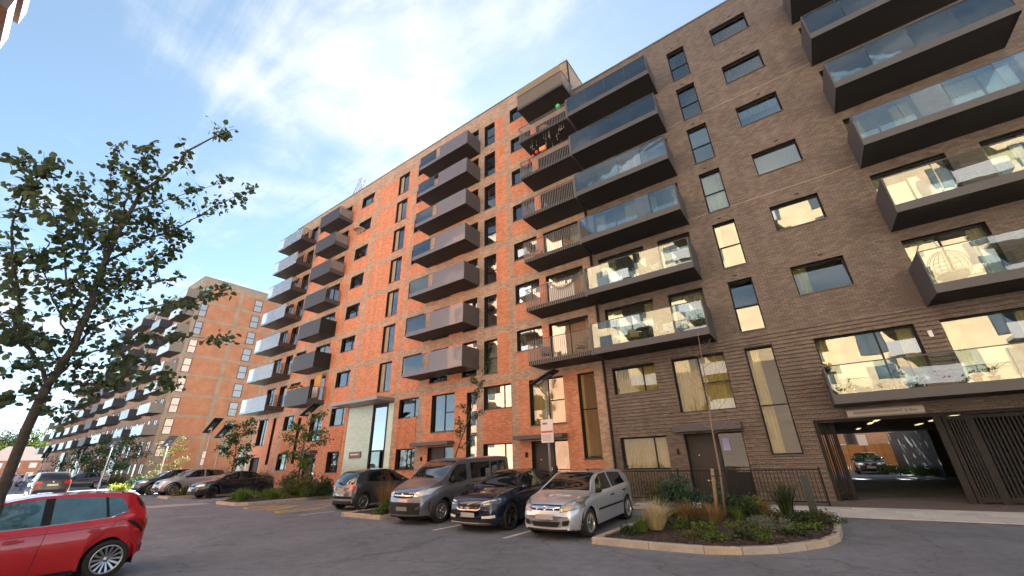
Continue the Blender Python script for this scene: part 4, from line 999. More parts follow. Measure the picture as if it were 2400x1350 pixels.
class Car:
    """a car body lofted along x (front at +x): outline curves give height, belt line and plan width"""
    def __init__(s, name, label, cat, x, y, rz, P, paintm, loc_group=None):
        s.P = P; s.L = P['L']; s.W = P['W']/2; s.pm = paintm
        s.t = thing(name, label, cat, (x, y, gz(x, y)), rz, loc_group)
        nf, nb_ = [gz(x+math.cos(rz)*q, y+math.sin(rz)*q) for q in (P['xf'], P['xr'])]; s.t.location.z = (nf*-P['xr']+nb_*P['xf'])/(P['xf']-P['xr']); s.t.rotation_euler = (0, math.atan2(nb_-nf, P['xf']-P['xr']), rz)
        T = P['top']; s.zt = pchip([a for a, _ in T], [b for _, b in T])
        s.zb = pchip([a for a, _ in P['belt']], [b for _, b in P['belt']])
        pl = P['plan']; s.wp = pchip([a for a, _ in pl], [b for _, b in pl])
        s.xf, s.xr, s.r = P['xf'], P['xr'], P['r']; s.ar = s.r+P.get('gap', .055)
        s.x0, s.x1 = T[0][0], T[-1][0]
        s.sill = pchip([a for a, _ in P['sill']], [b for _, b in P['sill']])
        s.bend = P.get('bend', (.06, .14)); s.roofw = P.get('roofw', .74)
        s.build()
    def zlow(s, x):
        z = s.sill(x)
        for c in (s.xf, s.xr):
            if abs(x-c) < s.ar: z = max(z, s.r+math.sqrt(s.ar**2-(x-c)**2)*1.0)
        return z
    def section(s, x):
        zt = s.zt(x); zb = min(s.zb(x), zt-.035); zl = min(s.zlow(x), zb-.06); w = s.W*s.wp(x); g = zt-zb
        a = min(max((g-.06)/.34, 0), 1); a = a*a*(3-2*a); wr = w*(.90*(1-a)+s.roofw*a)
        h = zb-zl; st = s.P.get('tuck', .93); fl = 0.
        for c in (s.xf, s.xr):                      # flared arches
            q = abs(x-c)/(s.ar+.10)
            if q < 1: fl = max(fl, (1-q*q))
        tk = st+(1-st)*fl*.9
        p = [(w*tk, zl), (w*(tk*.4+.6*.995), zl+.16*h), (w, zl+.42*h), (w*.998, zl+.66*h), (w*.985, zl+.86*h), (w*.955, zb-.01), (w*.925, zb+.012)]
        lw = w*.915
        for t in (.12, .4, .7, .9): p.append((lw+(wr-lw)*(t**1.12), zb+.012+(g-.012)*t*.985 if t < .9 else zb+.012+(g-.012)*.945))
        p += [(wr*.93, zt-.018-.01*a), (wr*.74, zt-.006), (wr*.4, zt), (0, zt+.004)]
        return p
    def bx(s, x, y):
        f = max(0, (x-(s.x1-1.6))/1.6) if x > s.x1-1.6 else 0; b = max(0, ((s.x0+.9)-x)/.9) if x < s.x0+.9 else 0
        q = (y/s.W)**2
        return x-s.bend[1]*q*min(1, f*1.3)+s.bend[0]*q*b
    def width_at(s, x, z):
        p = s.section(x)
        if z <= p[0][1]: return p[0][0]
        for (wa, za), (wb, zb) in zip(p, p[1:]):
            if za <= z <= zb: return wa+(wb-wa)*(z-za)/max(1e-6, zb-za)
        return 0
    def top_at(s, x, y):
        p = s.section(x)[::-1]; y = abs(y)
        for (wa, za), (wb, zb) in zip(p, p[1:]):
            if wa <= y <= wb: return za+(zb-za)*(y-wa)/max(1e-6, wb-wa)
        return p[-1][1]
    def end_x(s, y, z, front=True):
        """where the nose or tail surface lies for given y, z"""
        x, st = (s.x1, -.012) if front else (s.x0, .012)
        for _ in range(140):
            if z <= s.zt(x)+.002 and z >= s.zlow(x)-.25 and abs(y) <= s.width_at(x, z): break
            x += st
        return x
    def build(s):
        xs = set(np.linspace(s.x0, s.x1, 58)); 
        for c in (s.xf, s.xr): xs |= set(c+s.ar*np.cos(np.linspace(0, math.pi, 15))); xs |= {c-s.ar-.004, c+s.ar+.004}
        for e_, d in ((s.x0, 1), (s.x1, -1)): xs |= {e_+d*q for q in (.008, .02, .04, .07, .11)}
        xs = sorted(x for x in xs if s.x0 <= x <= s.x1); s.xs = xs
        V, F = [], []; n = len(s.section(0)); cols = 2*n-1
        for x in xs:
            p = s.section(x); row = [(s.bx(x, w), w, z) for w, z in p]+[(s.bx(x, w), -w, z) for w, z in p[-2::-1]]
            V += row
        for i in range(len(xs)-1):
            for j in range(cols-1): F.append((i*cols+j, (i+1)*cols+j, (i+1)*cols+j+1, i*cols+j+1))
        for i, fl in ((0, 0), (len(xs)-1, 1)):          # close nose and tail with strips
            for j in range(n-1):
                q = (i*cols+j, i*cols+j+1, i*cols+cols-2-j, i*cols+cols-1-j); F.append(q if fl else q[::-1])
        b = MB().add(V, F, 0, True)
        # dark floor and wheel wells
        zf = .19
        b.box(s.x0+.25, s.x1-.25, -s.W*.80, s.W*.80, zf, zf+.04, 1)
        for c in (s.xf, s.xr):
            for sg_ in (1, -1):
                yo, yi = sg_*s.W*.955, sg_*s.W*.55; m = 14
                R_ = s.ar+.012; A = [(c+R_*math.cos(math.pi*k/m), s.r+R_*math.sin(math.pi*k/m)) for k in range(m+1)]; A = [(A[0][0], zf)]+A+[(A[-1][0], zf)]
                for (xa, za), (xb, zb) in zip(A, A[1:]): b.add([(xa, yo, za), (xb, yo, zb), (xb, yi, zb), (xa, yi, za)], [(0, 1, 2, 3)], 1)
                b.add([(x, yi, z) for x, z in A], [tuple(range(len(A)))], 1)
        me = b.mesh('body', [s.pm, M_WELL])
        o = ob('body', me, s.t); 
        md = o.modifiers.new('e', 'EDGE_SPLIT'); md.split_angle = math.radians(42)
        s.body = o
    # ---- patches that follow the body surface
    def side_patch(s, name, lower, upper, m, off=.004, n=14, rows=5, parent=None, both=True):
        """lower/upper: polylines (x,z) bounding the patch"""
        lo = pchip(*zip(*sorted(lower))) if len(lower) > 1 else None; up = pchip(*zip(*sorted(upper)))
        xa, xb = min(a for a, _ in lower), max(a for a, _ in lower); ua, ub = min(a for a, _ in upper), max(a for a, _ in upper)
        for sg_ in ((1, -1) if both else (1,)):
            P = []
            for i in range(n+1):
                row = []
                for j in range(rows+1):
                    t = j/rows; x = (xa+(xb-xa)*i/n)*(1-t)+(ua+(ub-ua)*i/n)*t
                    zl, zu = lo(xa+(xb-xa)*i/n), up(ua+(ub-ua)*i/n); z = zl+(zu-zl)*t
                    w = s.width_at(x, z)+off; row.append((s.bx(x, w), sg_*w, z))
                P.append(row if sg_ > 0 else row[::-1])
            MB().grid(P).build(name, m, parent or s.t)
    def end_patch(s, name, lower, upper, m, front=True, off=.006, n=12, rows=4, mirror=False, parent=None):
        """lower/upper: polylines (y,z) on the nose or tail"""
        lo = pchip(*zip(*sorted(lower))); up = pchip(*zip(*sorted(upper)))
        xa, xb = min(a for a, _ in lower), max(a for a, _ in lower); ua, ub = min(a for a, _ in upper), max(a for a, _ in upper)
        for sg_ in ((1, -1) if mirror else (1,)):
            P = []
            for i in range(n+1):
                row = []
                for j in range(rows+1):
                    t = j/rows; y = (xa+(xb-xa)*i/n)*(1-t)+(ua+(ub-ua)*i/n)*t
                    zl, zu = lo(xa+(xb-xa)*i/n), up(ua+(ub-ua)*i/n); z = zl+(zu-zl)*t
                    x = s.end_x(y, z, front); row.append((s.bx(x, y)+(off if front else -off), sg_*(y+(.004 if abs(y) > .5*s.W else 0)*(1 if y > 0 else -1)), z+.002))
                P.append(row)
            if (sg_ > 0) == front: P = P[::-1]
            MB().grid(P).build(name, m, parent or s.t)
    def top_patch(s, name, xa, xb, f, m, off=.005, n=10, cols=12, yspan=None):
        """windscreen, rear screen, bonnet lines: from station xa to xb, f = share of the roof half-width"""
        P = []
        for i in range(n+1):
            x = xa+(xb-xa)*i/n; p = s.section(x); wr = p[-4][0]/.93; fa = f if not hasattr(f, '__len__') else f[0]+(f[1]-f[0])*i/n
            row = []
            for j in range(cols+1):
                y = wr*fa*(2*j/cols-1); z = s.top_at(x, y)
                row.append((s.bx(x, y)+ (off*.6 if xb > 0 else -off*.6), y, z+off))
            P.append(row)
        if xa < xb: P = P[::-1]
        MB().grid(P).build(name, m, s.t)
    def seam(s, pts, w=.007, both=True, m=None, name='panel_gap'):
        for sg_ in ((1, -1) if both else (1,)):
            b = MB(); P = []
            for k, (x, z) in enumerate(pts):
                q = s.width_at(x, z)+.002; P.append(Vector((s.bx(x, q), sg_*q, z)))
            for p, q in zip(P, P[1:]):
                N_ = 5
                for i in range(N_):
                    a_, b_ = p+(q-p)*i/N_, p+(q-p)*(i+1)/N_
                    for e in (a_, b_): e.y = sg_*(s.width_at(e.x, e.z)+.0025)
                    d = (b_-a_); d.y = 0; d.normalize(); nn = Vector((-d.z, 0, d.x))*w/2
                    b.add([a_-nn, b_-nn, b_+nn, a_+nn], [(0, 1, 2, 3)])
            b.build(name, m or M_SEAM, s.t)
    def wheels(s, rimm, spokes=10, style='spoke', tw=.20, rim=.66):
        r = s.r; rr = r*rim; hw = tw/2
        ty = MB().lathe([(rr*.98, -hw), (r*.93, -hw), (r*.985, -hw*.82), (r, -hw*.5), (r, hw*.5), (r*.985, hw*.82), (r*.93, hw), (rr*1.02, hw), (rr*.98, hw*.8)], 36, axis='y').mesh('tyre', M_TYRE)
        b = MB().lathe([(rr*1.0, hw*.86), (rr*.97, hw*.98), (rr*.90, hw*.88), (rr*.88, hw*.2), (rr*.3, hw*.15), (.0001, hw*.15)], 36, axis='y', mi=1)
        b.lathe([(rr*1.03, hw*.9), (rr*1.0, hw*1.04), (rr*.90, hw*.98), (rr*.885, hw*.5)], 36, axis='y', mi=0)
        for k in range(spokes):
            a = 2*math.pi*k/spokes; ca, sa = math.cos(a), math.sin(a); wd = rr*(.11 if style == 'spoke' else .17 if style == 'five' else .2)
            c0, c1 = rr*.14, rr*.93; y0, y1 = hw*.62, hw*.9
            w0, w1 = (wd*.5, wd) if style != 'five' else (wd*1.1, wd*.7)
            vs = []
            for (c, w_, y) in ((c0, w0, y0), (c1, w1, y1)):
                for sgn, dy in ((-1, -.02), (1, -.02), (.7, .0), (-.7, .0)): vs.append((c*ca-sgn*w_*sa, y+dy, c*sa+sgn*w_*ca))
            b.add(vs, [(0, 1, 5, 4), (1, 2, 6, 5), (2, 3, 7, 6), (3, 0, 4, 7), (4, 5, 6, 7)], 0)
        b.lathe([(rr*.22, hw*.5), (rr*.20, hw*.74), (.0001, hw*.78)], 16, axis='y', mi=0)
        if style == 'steel': b.lathe([(rr*.86, hw*.55), (rr*.80, hw*.8), (rr*.52, hw*.72), (rr*.44, hw*.4)], 30, axis='y', mi=0)
        rm = b.mesh('rim', [rimm, mat('rim_shadow', (.012, .012, .012), .8)])
        for x in (s.xf, s.xr):
            for sg_ in (1, -1):
                w = ob('wheel', ty, s.t, (x, sg_*(s.W*.975-hw), s.r)); 
                if sg_ < 0: w.rotation_euler = (0, 0, math.pi)
                ob('rim', rm, w)
    def mirrors(s, x, z, m, size=(.085, .10, .065)):
        for sg_ in (1, -1):
            y = sg_*(s.width_at(x, z)+size[1]*.9); a, b, c = size; n = 8
            P = []
            for i in range(7):
                th = math.pi*i/6
                P.append([(x+a*math.cos(th), y+b*math.sin(th)*math.cos(2*math.pi*k/n)**1, z+.06+c*math.sin(th)*math.sin(2*math.pi*k/n)) for k in range(n+1)])
            mb = MB().grid(P); mb.tube([(x, y-sg_*b*1.2, z-.01), (x, y-sg_*b*.3, z+.03)], .02, 5); mb.build('wing_mirror', m, s.t)
    def handle(s, x, z, m, L=.2):
        for sg_ in (1, -1):
            w = s.width_at(x, z); MB().box(x-L/2, x+L/2, sg_*w-.022, sg_*w+.022, z-.016, z+.016).build('door_handle', m, s.t)
    def plate(s, z, front=True, w=.52, h=.11, m=None, y=0.):
        x = s.end_x(y, z, front); d = .012 if front else -.012
        MB().box(min(x, x+d)-.004, max(x, x+d)+.004, y-w/2, y+w/2, z-h/2, z+h/2).build('number_plate', m or (M_PLATE if front else M_PLATEY), s.t)
    def badge(s, z, r=.05, front=True, m=None):
        x = s.end_x(0, z, front); d = 1 if front else -1
        MB().lathe([(r, 0), (r, .012*d), (r*.8, .016*d), (.0001, .014*d)], 18, (x+.004*d, 0, z), axis='x').build('badge', m or M_CHROME, s.t)
    def arches(s, m, w=.06, both=True):
        for c in (s.xf, s.xr):
            for sg_ in (1, -1):
                b = MB(); P = [[], []]
                for k in range(17):
                    a = math.pi*k/16
                    for q, rad in ((0, s.ar+.002), (1, s.ar+w)):
                        x, z = c+rad*math.cos(a), s.r+rad*math.sin(a); z = max(z, s.sill(x)); wd = s.width_at(x, max(z, s.zlow(x)))+.008
                        P[q].append((x, sg_*wd, z))
                b.grid(P if sg_ < 0 else P[::-1]).build('arch_trim', m, s.t)
    def bottom(s, m, h=.12):
        xs = [x for x in s.xs if s.xr+s.ar+.02 < x < s.xf-s.ar-.02]
        for sg_ in (1, -1):
            P = [[(x, sg_*(s.width_at(x, s.sill(x)+.001)+.006), s.sill(x)-.03) for x in xs], [(x, sg_*(s.width_at(x, s.sill(x)+h)+.006), s.sill(x)+h) for x in xs]]
            MB().grid(P if sg_ > 0 else P[::-1]).build('sill_trim', m, s.t)

FACE_S = -math.pi/2; FACE_N = math.pi/2      # nose toward the camera side / toward the block

def hatch(name, label, x, y, rz, P, pm, rim, feats):
    return Car(name, label, 'car', x, y, rz, P, pm)

# silver five-door hatchback
def silver():
    P = dict(L=4.25, W=1.76, xf=1.29, xr=-1.32, r=.318, bend=(.10, .20), roofw=.72, tuck=.93,
        top=[(-2.10, .62), (-2.08, .88), (-2.02, 1.0), (-1.86, 1.22), (-1.55, 1.365), (-1.0, 1.415), (-.3, 1.425), (.15, 1.40), (.55, 1.265), (1.08, 1.0), (1.25, .955), (1.7, .885), (1.95, .80), (2.07, .69), (2.11, .55)],
        belt=[(-2.1, .95), (-1.6, .98), (0, .93), (1.0, .90), (1.3, .87), (1.8, .80), (2.11, .62)],
        sill=[(-2.1, .36), (-1.8, .27), (-1, .22), (1, .21), (1.8, .22), (2.11, .25)],
        plan=[(-2.10, .80), (-2.0, .90), (-1.7, .97), (-1.2, 1.), (1.2, 1.), (1.6, .965), (1.9, .89), (2.05, .80), (2.11, .74)])
    pm = paint('silver_paint', (.53, .56, .61), .28, .5)
    c = Car('hatchback', 'silver five-door hatchback parked nose-out beside the large flower bed', 'car', -5.98, 11.72, FACE_S, P, pm)
    c.top_patch('windscreen', 1.04, .20, (.95, .93), M_CARGL); c.top_patch('rear_window', -1.98, -1.62, .86, M_CARGL)
    c.side_patch('side_window', [(-.32, .965), (.72, .955)], [(-.30, 1.36), (.10, 1.345), (.42, 1.225)], M_CARGL)
    c.side_patch('side_window', [(-1.42, 1.0), (-.42, .97)], [(-1.28, 1.30), (-.40, 1.36)], M_CARGL)
    c.end_patch('headlight_surround', [(.415, .615), (.84, .69)], [(.42, .765), (.82, .925)], mat('lamp_surround', (.10, .10, .10), .35), mirror=True, off=.008, n=8)
    c.end_patch('headlight', [(.44, .63), (.82, .705)], [(.44, .75), (.80, .91)], mat('smoky_lens', (.42, .40, .34), .08, .5, coat=1.), mirror=True, off=.014, n=8)
    c.end_patch('indicator', [(.47, .645), (.66, .68)], [(.47, .70), (.68, .76)], M_AMBER, mirror=True, off=.020, n=5)
    c.end_patch('grille', [(-.40, .66), (.40, .66)], [(-.42, .775), (0, .785), (.42, .775)], M_TRIM)
    c.end_patch('grille_bar', [(-.40, .71), (0, .695), (.40, .71)], [(-.41, .745), (0, .755), (.41, .745)], M_CHROME, off=.016)
    c.badge(.715, .052)
    c.end_patch('air_intake', [(-.34, .31), (.34, .31)], [(-.42, .42), (.42, .42)], M_TRIM); c.end_patch('air_intake', [(.45, .33), (.60, .35)], [(.47, .44), (.64, .46)], M_TRIM, mirror=True, n=6)
    c.end_patch('bumper_strip', [(-.80, .235), (0, .225), (.80, .235)], [(-.80, .275), (0, .265), (.80, .275)], M_TRIM)
    c.plate(.525, w=.50, m=mat('grey_plate', (.40, .39, .38), .6))
    c.seam([(.92, .30), (.96, .6), (.86, .92)]); c.seam([(-.37, .26), (-.37, .94)]); c.seam([(-.95, .66), (-1.2, .80), (-1.48, .98)])
    c.side_patch('rub_strip', [(-.9, .53), (.86, .53)], [(-.9, .575), (.86, .575)], M_TRIM, off=.014, rows=1)
    c.seam([(1.02, .95), (1.5, .87), (1.95, .77)]); c.handle(-.2, .80, M_TRIM); c.handle(-1.08, .83, M_TRIM)
    c.mirrors(.72, .93, M_TRIM); c.wheels(M_ALLOY, 12, rim=.70); c.arches(pm, .05)
    c.end_patch('tail_light', [(.55, .72), (.78, .74)], [(.58, 1.0), (.74, 1.04)], M_TAIL, front=False, mirror=True); return c
silver()

def blue():
    P = dict(L=4.60, W=1.86, xf=1.42, xr=-1.32, r=.345, bend=(.12, .17), roofw=.68, tuck=.92,
        top=[(-2.30, .70), (-2.27, 1.0), (-2.1, 1.08), (-1.6, 1.20), (-.9, 1.42), (-.2, 1.475), (.1, 1.45), (.45, 1.33), (1.12, 1.04), (1.3, 1.005), (1.8, .94), (2.12, .86), (2.24, .76), (2.29, .58)],
        belt=[(-2.3, 1.0), (-1.5, 1.04), (0, .98), (1.2, .95), (1.8, .88), (2.29, .70)],
        sill=[(-2.3, .36), (-1.9, .25), (-1, .21), (1, .20), (1.9, .20), (2.29, .22)],
        plan=[(-2.30, .82), (-2.15, .92), (-1.7, .98), (-1.2, 1.), (1.2, 1.), (1.7, .985), (2.05, .92), (2.22, .84), (2.29, .80)])
    pm = paint('midnight_paint', (.012, .020, .042), .22, .3)
    c = Car('electric_saloon', 'midnight blue fastback saloon parked between the van and the silver hatchback', 'car', -8.52, 11.90, FACE_S, P, pm)
    c.top_patch('windscreen', 1.08, .12, (.95, .93), M_CARGL); c.top_patch('rear_window', -1.75, -.9, .85, M_CARGL); c.top_patch('glass_roof', .0, -.85, .85, M_CARGL)
    c.side_patch('side_window', [(-.36, 1.015), (.80, .995)], [(-.34, 1.40), (.08, 1.385), (.44, 1.25)], M_CARGL); c.side_patch('side_window', [(-1.45, 1.05), (-.44, 1.02)], [(-1.10, 1.30), (-.42, 1.40)], M_CARGL)
    c.end_patch('headlight', [(.46, .68), (.86, .72)], [(.44, .78), (.86, .84)], mat('dark_lens', (.06, .06, .07), .1, coat=1.), mirror=True, off=.010, n=8)
    c.end_patch('light_blade', [(.50, .755), (.84, .80)], [(.50, .785), (.84, .832)], mat('pale_lens', (.75, .72, .66), .15), mirror=True, off=.018, n=6, rows=1); c.end_patch('light_blade', [(.52, .69), (.70, .71)], [(.53, .72), (.70, .74)], mat('pale_lens', (.75, .72, .66), .15), mirror=True, off=.018, n=4, rows=1)
    c.end_patch('grille', [(-.40, .60), (.40, .60)], [(-.42, .73), (.42, .73)], M_TRIM)
    c.end_patch('chrome_strip', [(-.44, .60), (-.34, .555), (.34, .555), (.44, .60)], [(-.44, .64), (-.34, .590), (.34, .590), (.44, .64)], mat('rosy_chrome', (.80, .56, .46), .2, .8), off=.016)
    c.end_patch('air_intake', [(-.84, .27), (.84, .27)], [(-.84, .35), (.84, .35)], M_TRIM); c.end_patch('bumper_strip', [(-.84, .215), (.84, .215)], [(-.84, .245), (.84, .245)], M_METAL, off=.012)
    c.end_patch('fog_light', [(.48, .37), (.80, .38)], [(.48, .43), (.80, .45)], mat('pale_lens', (.75, .72, .66), .15), mirror=True, n=5, off=.012)
    c.plate(.455, w=.50, m=mat('grey_plate', (.40, .39, .38), .6)); MB().box(2.296, 2.306, -.25, -.22, .405, .505).build('plate_edge', mat('plate_green', (.05, .30, .08), .5), c.t)
    c.seam([(1.0, .34), (1.04, .7), (.94, .96)]); c.seam([(-.40, .3), (-.40, .98)]); c.seam([(1.1, 1.0), (1.7, .90), (2.1, .80)]); c.handle(-.2, .86, pm); c.handle(-1.1, .89, pm)
    c.mirrors(.78, .98, pm); c.wheels(M_DALLOY, 5, 'five', tw=.24, rim=.74); c.arches(M_TRIM, .03); return c
blue()

def van():
    P = dict(L=4.96, W=1.93, xf=1.58, xr=-1.70, r=.335, bend=(.06, .24), roofw=.83, tuck=.95,
        top=[(-2.46, .60), (-2.44, 1.5), (-2.38, 1.78), (-2.2, 1.85), (-1.2, 1.875), (.2, 1.87), (.62, 1.81), (.95, 1.66), (1.55, 1.27), (1.72, 1.215), (2.1, 1.10), (2.36, .96), (2.46, .80), (2.49, .60)],
        belt=[(-2.46, 1.1), (0, 1.10), (1.4, 1.06), (1.8, 1.02), (2.2, .92), (2.49, .72)],
        sill=[(-2.46, .38), (-2.1, .28), (-1, .25), (1, .25), (2.1, .25), (2.49, .28)],
        plan=[(-2.46, .90), (-2.35, .96), (-1.9, 1.), (1.5, 1.), (1.9, .97), (2.2, .92), (2.4, .85), (2.49, .80)])
    pm = paint('grey_van_paint', (.16, .165, .185), .28, .5)
    c = Car('minibus_van', 'grey passenger van parked nose-out beside the small grass bed', 'van', -11.40, 12.12, FACE_S, P, pm)
    c.top_patch('windscreen', 1.52, .66, (.97, .93), M_CARGL)
    c.side_patch('side_window', [(.30, 1.16), (.62, 1.10), (1.28, 1.18)], [(.30, 1.68), (.66, 1.66), (.98, 1.49)], M_CARGL)
    c.side_patch('side_window', [(-1.05, 1.17), (.05, 1.17)], [(-1.05, 1.70), (.05, 1.70)], M_CARGL); c.side_patch('side_window', [(-2.22, 1.17), (-1.12, 1.17)], [(-2.14, 1.68), (-1.12, 1.70)], M_CARGL)
    c.end_patch('headlight', [(.50, .80), (.86, .86)], [(.48, .92), (.90, 1.05)], M_LENS, mirror=True, off=.012, n=8)
    c.end_patch('indicator', [(.60, .84), (.76, .87)], [(.60, .90), (.76, .94)], mat('pale_amber', (.75, .55, .40), .15), mirror=True, off=.020, n=4)
    c.end_patch('grille', [(-.46, .785), (0, .765), (.46, .785)], [(-.50, .90), (0, .925), (.50, .90)], M_TRIM); c.end_patch('grille_bar', [(-.46, .835), (0, .825), (.46, .835)], [(-.46, .865), (0, .86), (.46, .865)], M_CHROME, off=.014); c.badge(.845, .065)
    c.end_patch('bumper', [(-.86, .29), (.86, .29)], [(-.88, .64), (0, .655), (.88, .64)], M_TRIM, off=.012, rows=6); c.end_patch('bumper_edge', [(-.86, .275), (.86, .275)], [(-.86, .315), (.86, .315)], M_METAL, off=.022, rows=1)
    c.end_patch('fog_light', [(.60, .44), (.78, .47)], [(.60, .52), (.78, .56)], mat('fog_bezel', (.05, .05, .052), .3), mirror=True, off=.020, n=4)
    c.plate(.475, w=.50, m=mat('dim_plate', (.20, .19, .18), .6), y=.05)
    c.seam([(1.12, .36), (1.14, .72), (1.30, 1.1)]); c.seam([(.22, .30), (.20, 1.0), (.22, 1.78)]); c.seam([(-1.10, .30), (-1.09, 1.12)]); c.seam([(-2.2, 1.06), (.1, 1.06)], w=.012); c.handle(.36, .96, M_TRIM); c.handle(-.05, .96, M_TRIM)
    c.mirrors(1.10, 1.16, M_TRIM, (.10, .13, .13)); c.wheels(M_ALLOY, 8, 'steel', rim=.68, tw=.21); c.bottom(M_TRIM, .10)
    MB().tube([(.55, 0, 1.88), (.42, 0, 2.05)], .008, 4).build('aerial', M_TRIM, c.t); return c
van()

def grey():
    P = dict(L=3.80, W=1.70, xf=1.15, xr=-1.30, r=.308, bend=(.17, .14), roofw=.72, tuck=.94,
        top=[(-1.88, .55), (-1.86, .80), (-1.80, .98), (-1.62, 1.26), (-1.36, 1.44), (-.8, 1.52), (-.2, 1.52), (.2, 1.45), (.6, 1.27), (1.05, 1.04), (1.2, .99), (1.6, .88), (1.8, .75), (1.87, .55)],
        belt=[(-1.88, .98), (-1.3, 1.02), (0, .96), (1.0, .92), (1.5, .84), (1.87, .62)],
        sill=[(-1.88, .30), (-1.7, .24), (-1, .21), (1, .20), (1.6, .22), (1.87, .25)],
        plan=[(-1.88, .86), (-1.78, .94), (-1.5, .99), (-1.2, 1.), (1., 1.), (1.4, .96), (1.7, .86), (1.87, .74)])
    pm = paint('slate_paint', (.052, .056, .062), .28, .4)
    c = Car('hatchback', 'dark grey three-door hatchback showing its tail beside the yellow markings', 'car', -16.55, 12.62, FACE_N, P, pm)
    c.top_patch('windscreen', 1.0, .26, (.95, .93), M_CARGL); c.top_patch('rear_window', -1.80, -1.47, (.90, .86), M_CARGL, off=.008); c.top_patch('roof_spoiler', -1.46, -1.34, .95, pm, off=.02)
    c.side_patch('side_window', [(-.15, .995), (.72, .97)], [(-.15, 1.44), (.2, 1.40), (.40, 1.27)], M_CARGL); c.side_patch('side_window', [(-1.22, 1.06), (-.24, 1.0)], [(-1.05, 1.36), (-.24, 1.445)], M_CARGL)
    c.end_patch('tail_light', [(.50, .78), (.74, .80)], [(.44, .90), (.74, 1.03)], M_TAIL, front=False, mirror=True, off=.012, n=8); c.end_patch('tail_bulb', [(.57, .85), (.66, .86)], [(.57, .93), (.66, .95)], mat('pink_lens', (.75, .22, .18), .2), front=False, mirror=True, off=.020, n=4)
    c.end_patch('tailgate_recess', [(-.40, .72), (.40, .72)], [(-.40, .86), (.40, .86)], mat('slate_shade', (.04, .042, .046), .4), front=False, off=.006); c.plate(.79, False, .46, .12, mat('tan_plate', (.42, .32, .24), .6))  # recess is a flat patch, its shade put into a darker slate
    c.end_patch('bumper_strip', [(-.74, .40), (.74, .40)], [(-.74, .45), (.74, .45)], mat('slate_bright', (.20, .20, .21), .3, .5), front=False, off=.012)
    c.end_patch('bumper_crease', [(-.76, .655), (.76, .655)], [(-.76, .675), (.76, .675)], mat('slate_bright', (.20, .20, .21), .3, .5), front=False, off=.010, rows=1); c.end_patch('valance', [(-.72, .27), (.72, .27)], [(-.74, .37), (.74, .37)], M_TRIM, front=False, off=.006)  # crease is a flat lighter strip, its highlight put into the colour
    MB().tube([(-1.885, 0, 1.03), (-1.83, .32, 1.05)], .014, 5).obox((-1.89, 0, 1.03), (.03, 0, 0), (0, .05, 0), (0, 0, .03)).build('rear_wiper', M_TRIM, c.t)
    c.seam([(.80, .3), (.82, .7), (.76, .94)]); c.seam([(-.28, .28), (-.24, .98)]); c.handle(-.08, .86, pm); c.mirrors(.66, .97, pm); c.wheels(M_ALLOY, 10, rim=.70)
    c.end_patch('headlight', [(.42, .66), (.70, .70)], [(.42, .78), (.70, .86)], M_LENS, mirror=True); c.plate(.45); return c
grey()

def saloon(name, label, x, y, rz, pm, s_=1., dark_plate=False):
    P = dict(L=4.5, W=1.80, xf=1.40, xr=-1.38, r=.325, bend=(.12, .20), roofw=.70, tuck=.94,
        top=[(-2.26, .62), (-2.23, .92), (-2.1, 1.02), (-1.6, 1.075), (-1.3, 1.16), (-.75, 1.38), (-.2, 1.43), (.15, 1.41), (.5, 1.29), (1.02, 1.03), (1.2, .985), (1.8, .90), (2.08, .80), (2.2, .66), (2.24, .52)],
        belt=[(-2.26, .98), (-1.5, 1.0), (0, .95), (1.2, .91), (1.8, .84), (2.24, .62)],
        sill=[(-2.26, .36), (-1.9, .27), (-1, .20), (1, .19), (1.9, .21), (2.24, .25)],
        plan=[(-2.26, .82), (-2.1, .92), (-1.7, .97), (-1.2, 1.), (1.2, 1.), (1.7, .97), (2.0, .90), (2.18, .80), (2.24, .74)])
    c = Car(name, label, 'car', x, y, rz, P, pm)
    c.top_patch('windscreen', .99, .18, (.95, .93), M_CARGL); c.top_patch('rear_window', -1.42, -.78, (.88, .86), M_CARGL)
    c.side_patch('side_window', [(-.28, .985), (.70, .965)], [(-.26, 1.36), (.10, 1.35), (.42, 1.22)], M_CARGL); c.side_patch('side_window', [(-1.30, 1.03), (-.36, .99)], [(-.95, 1.28), (-.35, 1.365)], M_CARGL)
    c.side_patch('window_trim', [(-1.42, 1.035), (-1.31, 1.03)], [(-1.02, 1.29), (-.96, 1.285)], M_CHROME, n=2); c.seam([(-1.42, 1.0), (.78, .955)], w=.014, m=M_CHROME, name='window_trim')
    c.end_patch('headlight', [(.42, .62), (.80, .67)], [(.42, .74), (.80, .79)], M_LENS, mirror=True, off=.012, n=8); c.end_patch('grille', [(.06, .60), (.32, .60)], [(.06, .73), (.34, .74)], M_TRIM, mirror=True, n=5)
    c.end_patch('grille_frame', [(.03, .585), (.36, .585)], [(.03, .60), (.36, .60)], M_CHROME, mirror=True, n=5, rows=1, off=.012); c.plate(.47, w=.50); c.end_patch('air_intake', [(-.70, .28), (.70, .28)], [(-.74, .38), (.74, .38)], M_TRIM)
    c.end_patch('tail_light', [(.46, .76), (.80, .76)], [(.46, .92), (.80, .94)], M_TAIL, front=False, mirror=True, n=6); c.plate(.70, False)
    c.seam([(.96, .3), (1.0, .7), (.90, .93)]); c.seam([(-.32, .26), (-.32, .96)]); c.seam([(1.0, .96), (1.6, .87), (2.0, .78)]); c.handle(-.15, .83, pm); c.handle(-1.05, .86, pm)
    c.mirrors(.70, .96, pm); c.wheels(M_DALLOY, 10, rim=.72); return c
saloon('saloon_car', 'black saloon parked nose-out with low green plants beside its front wheel', -30.7, 12.3, FACE_S, paint('black_paint', (.010, .012, .016), .2))
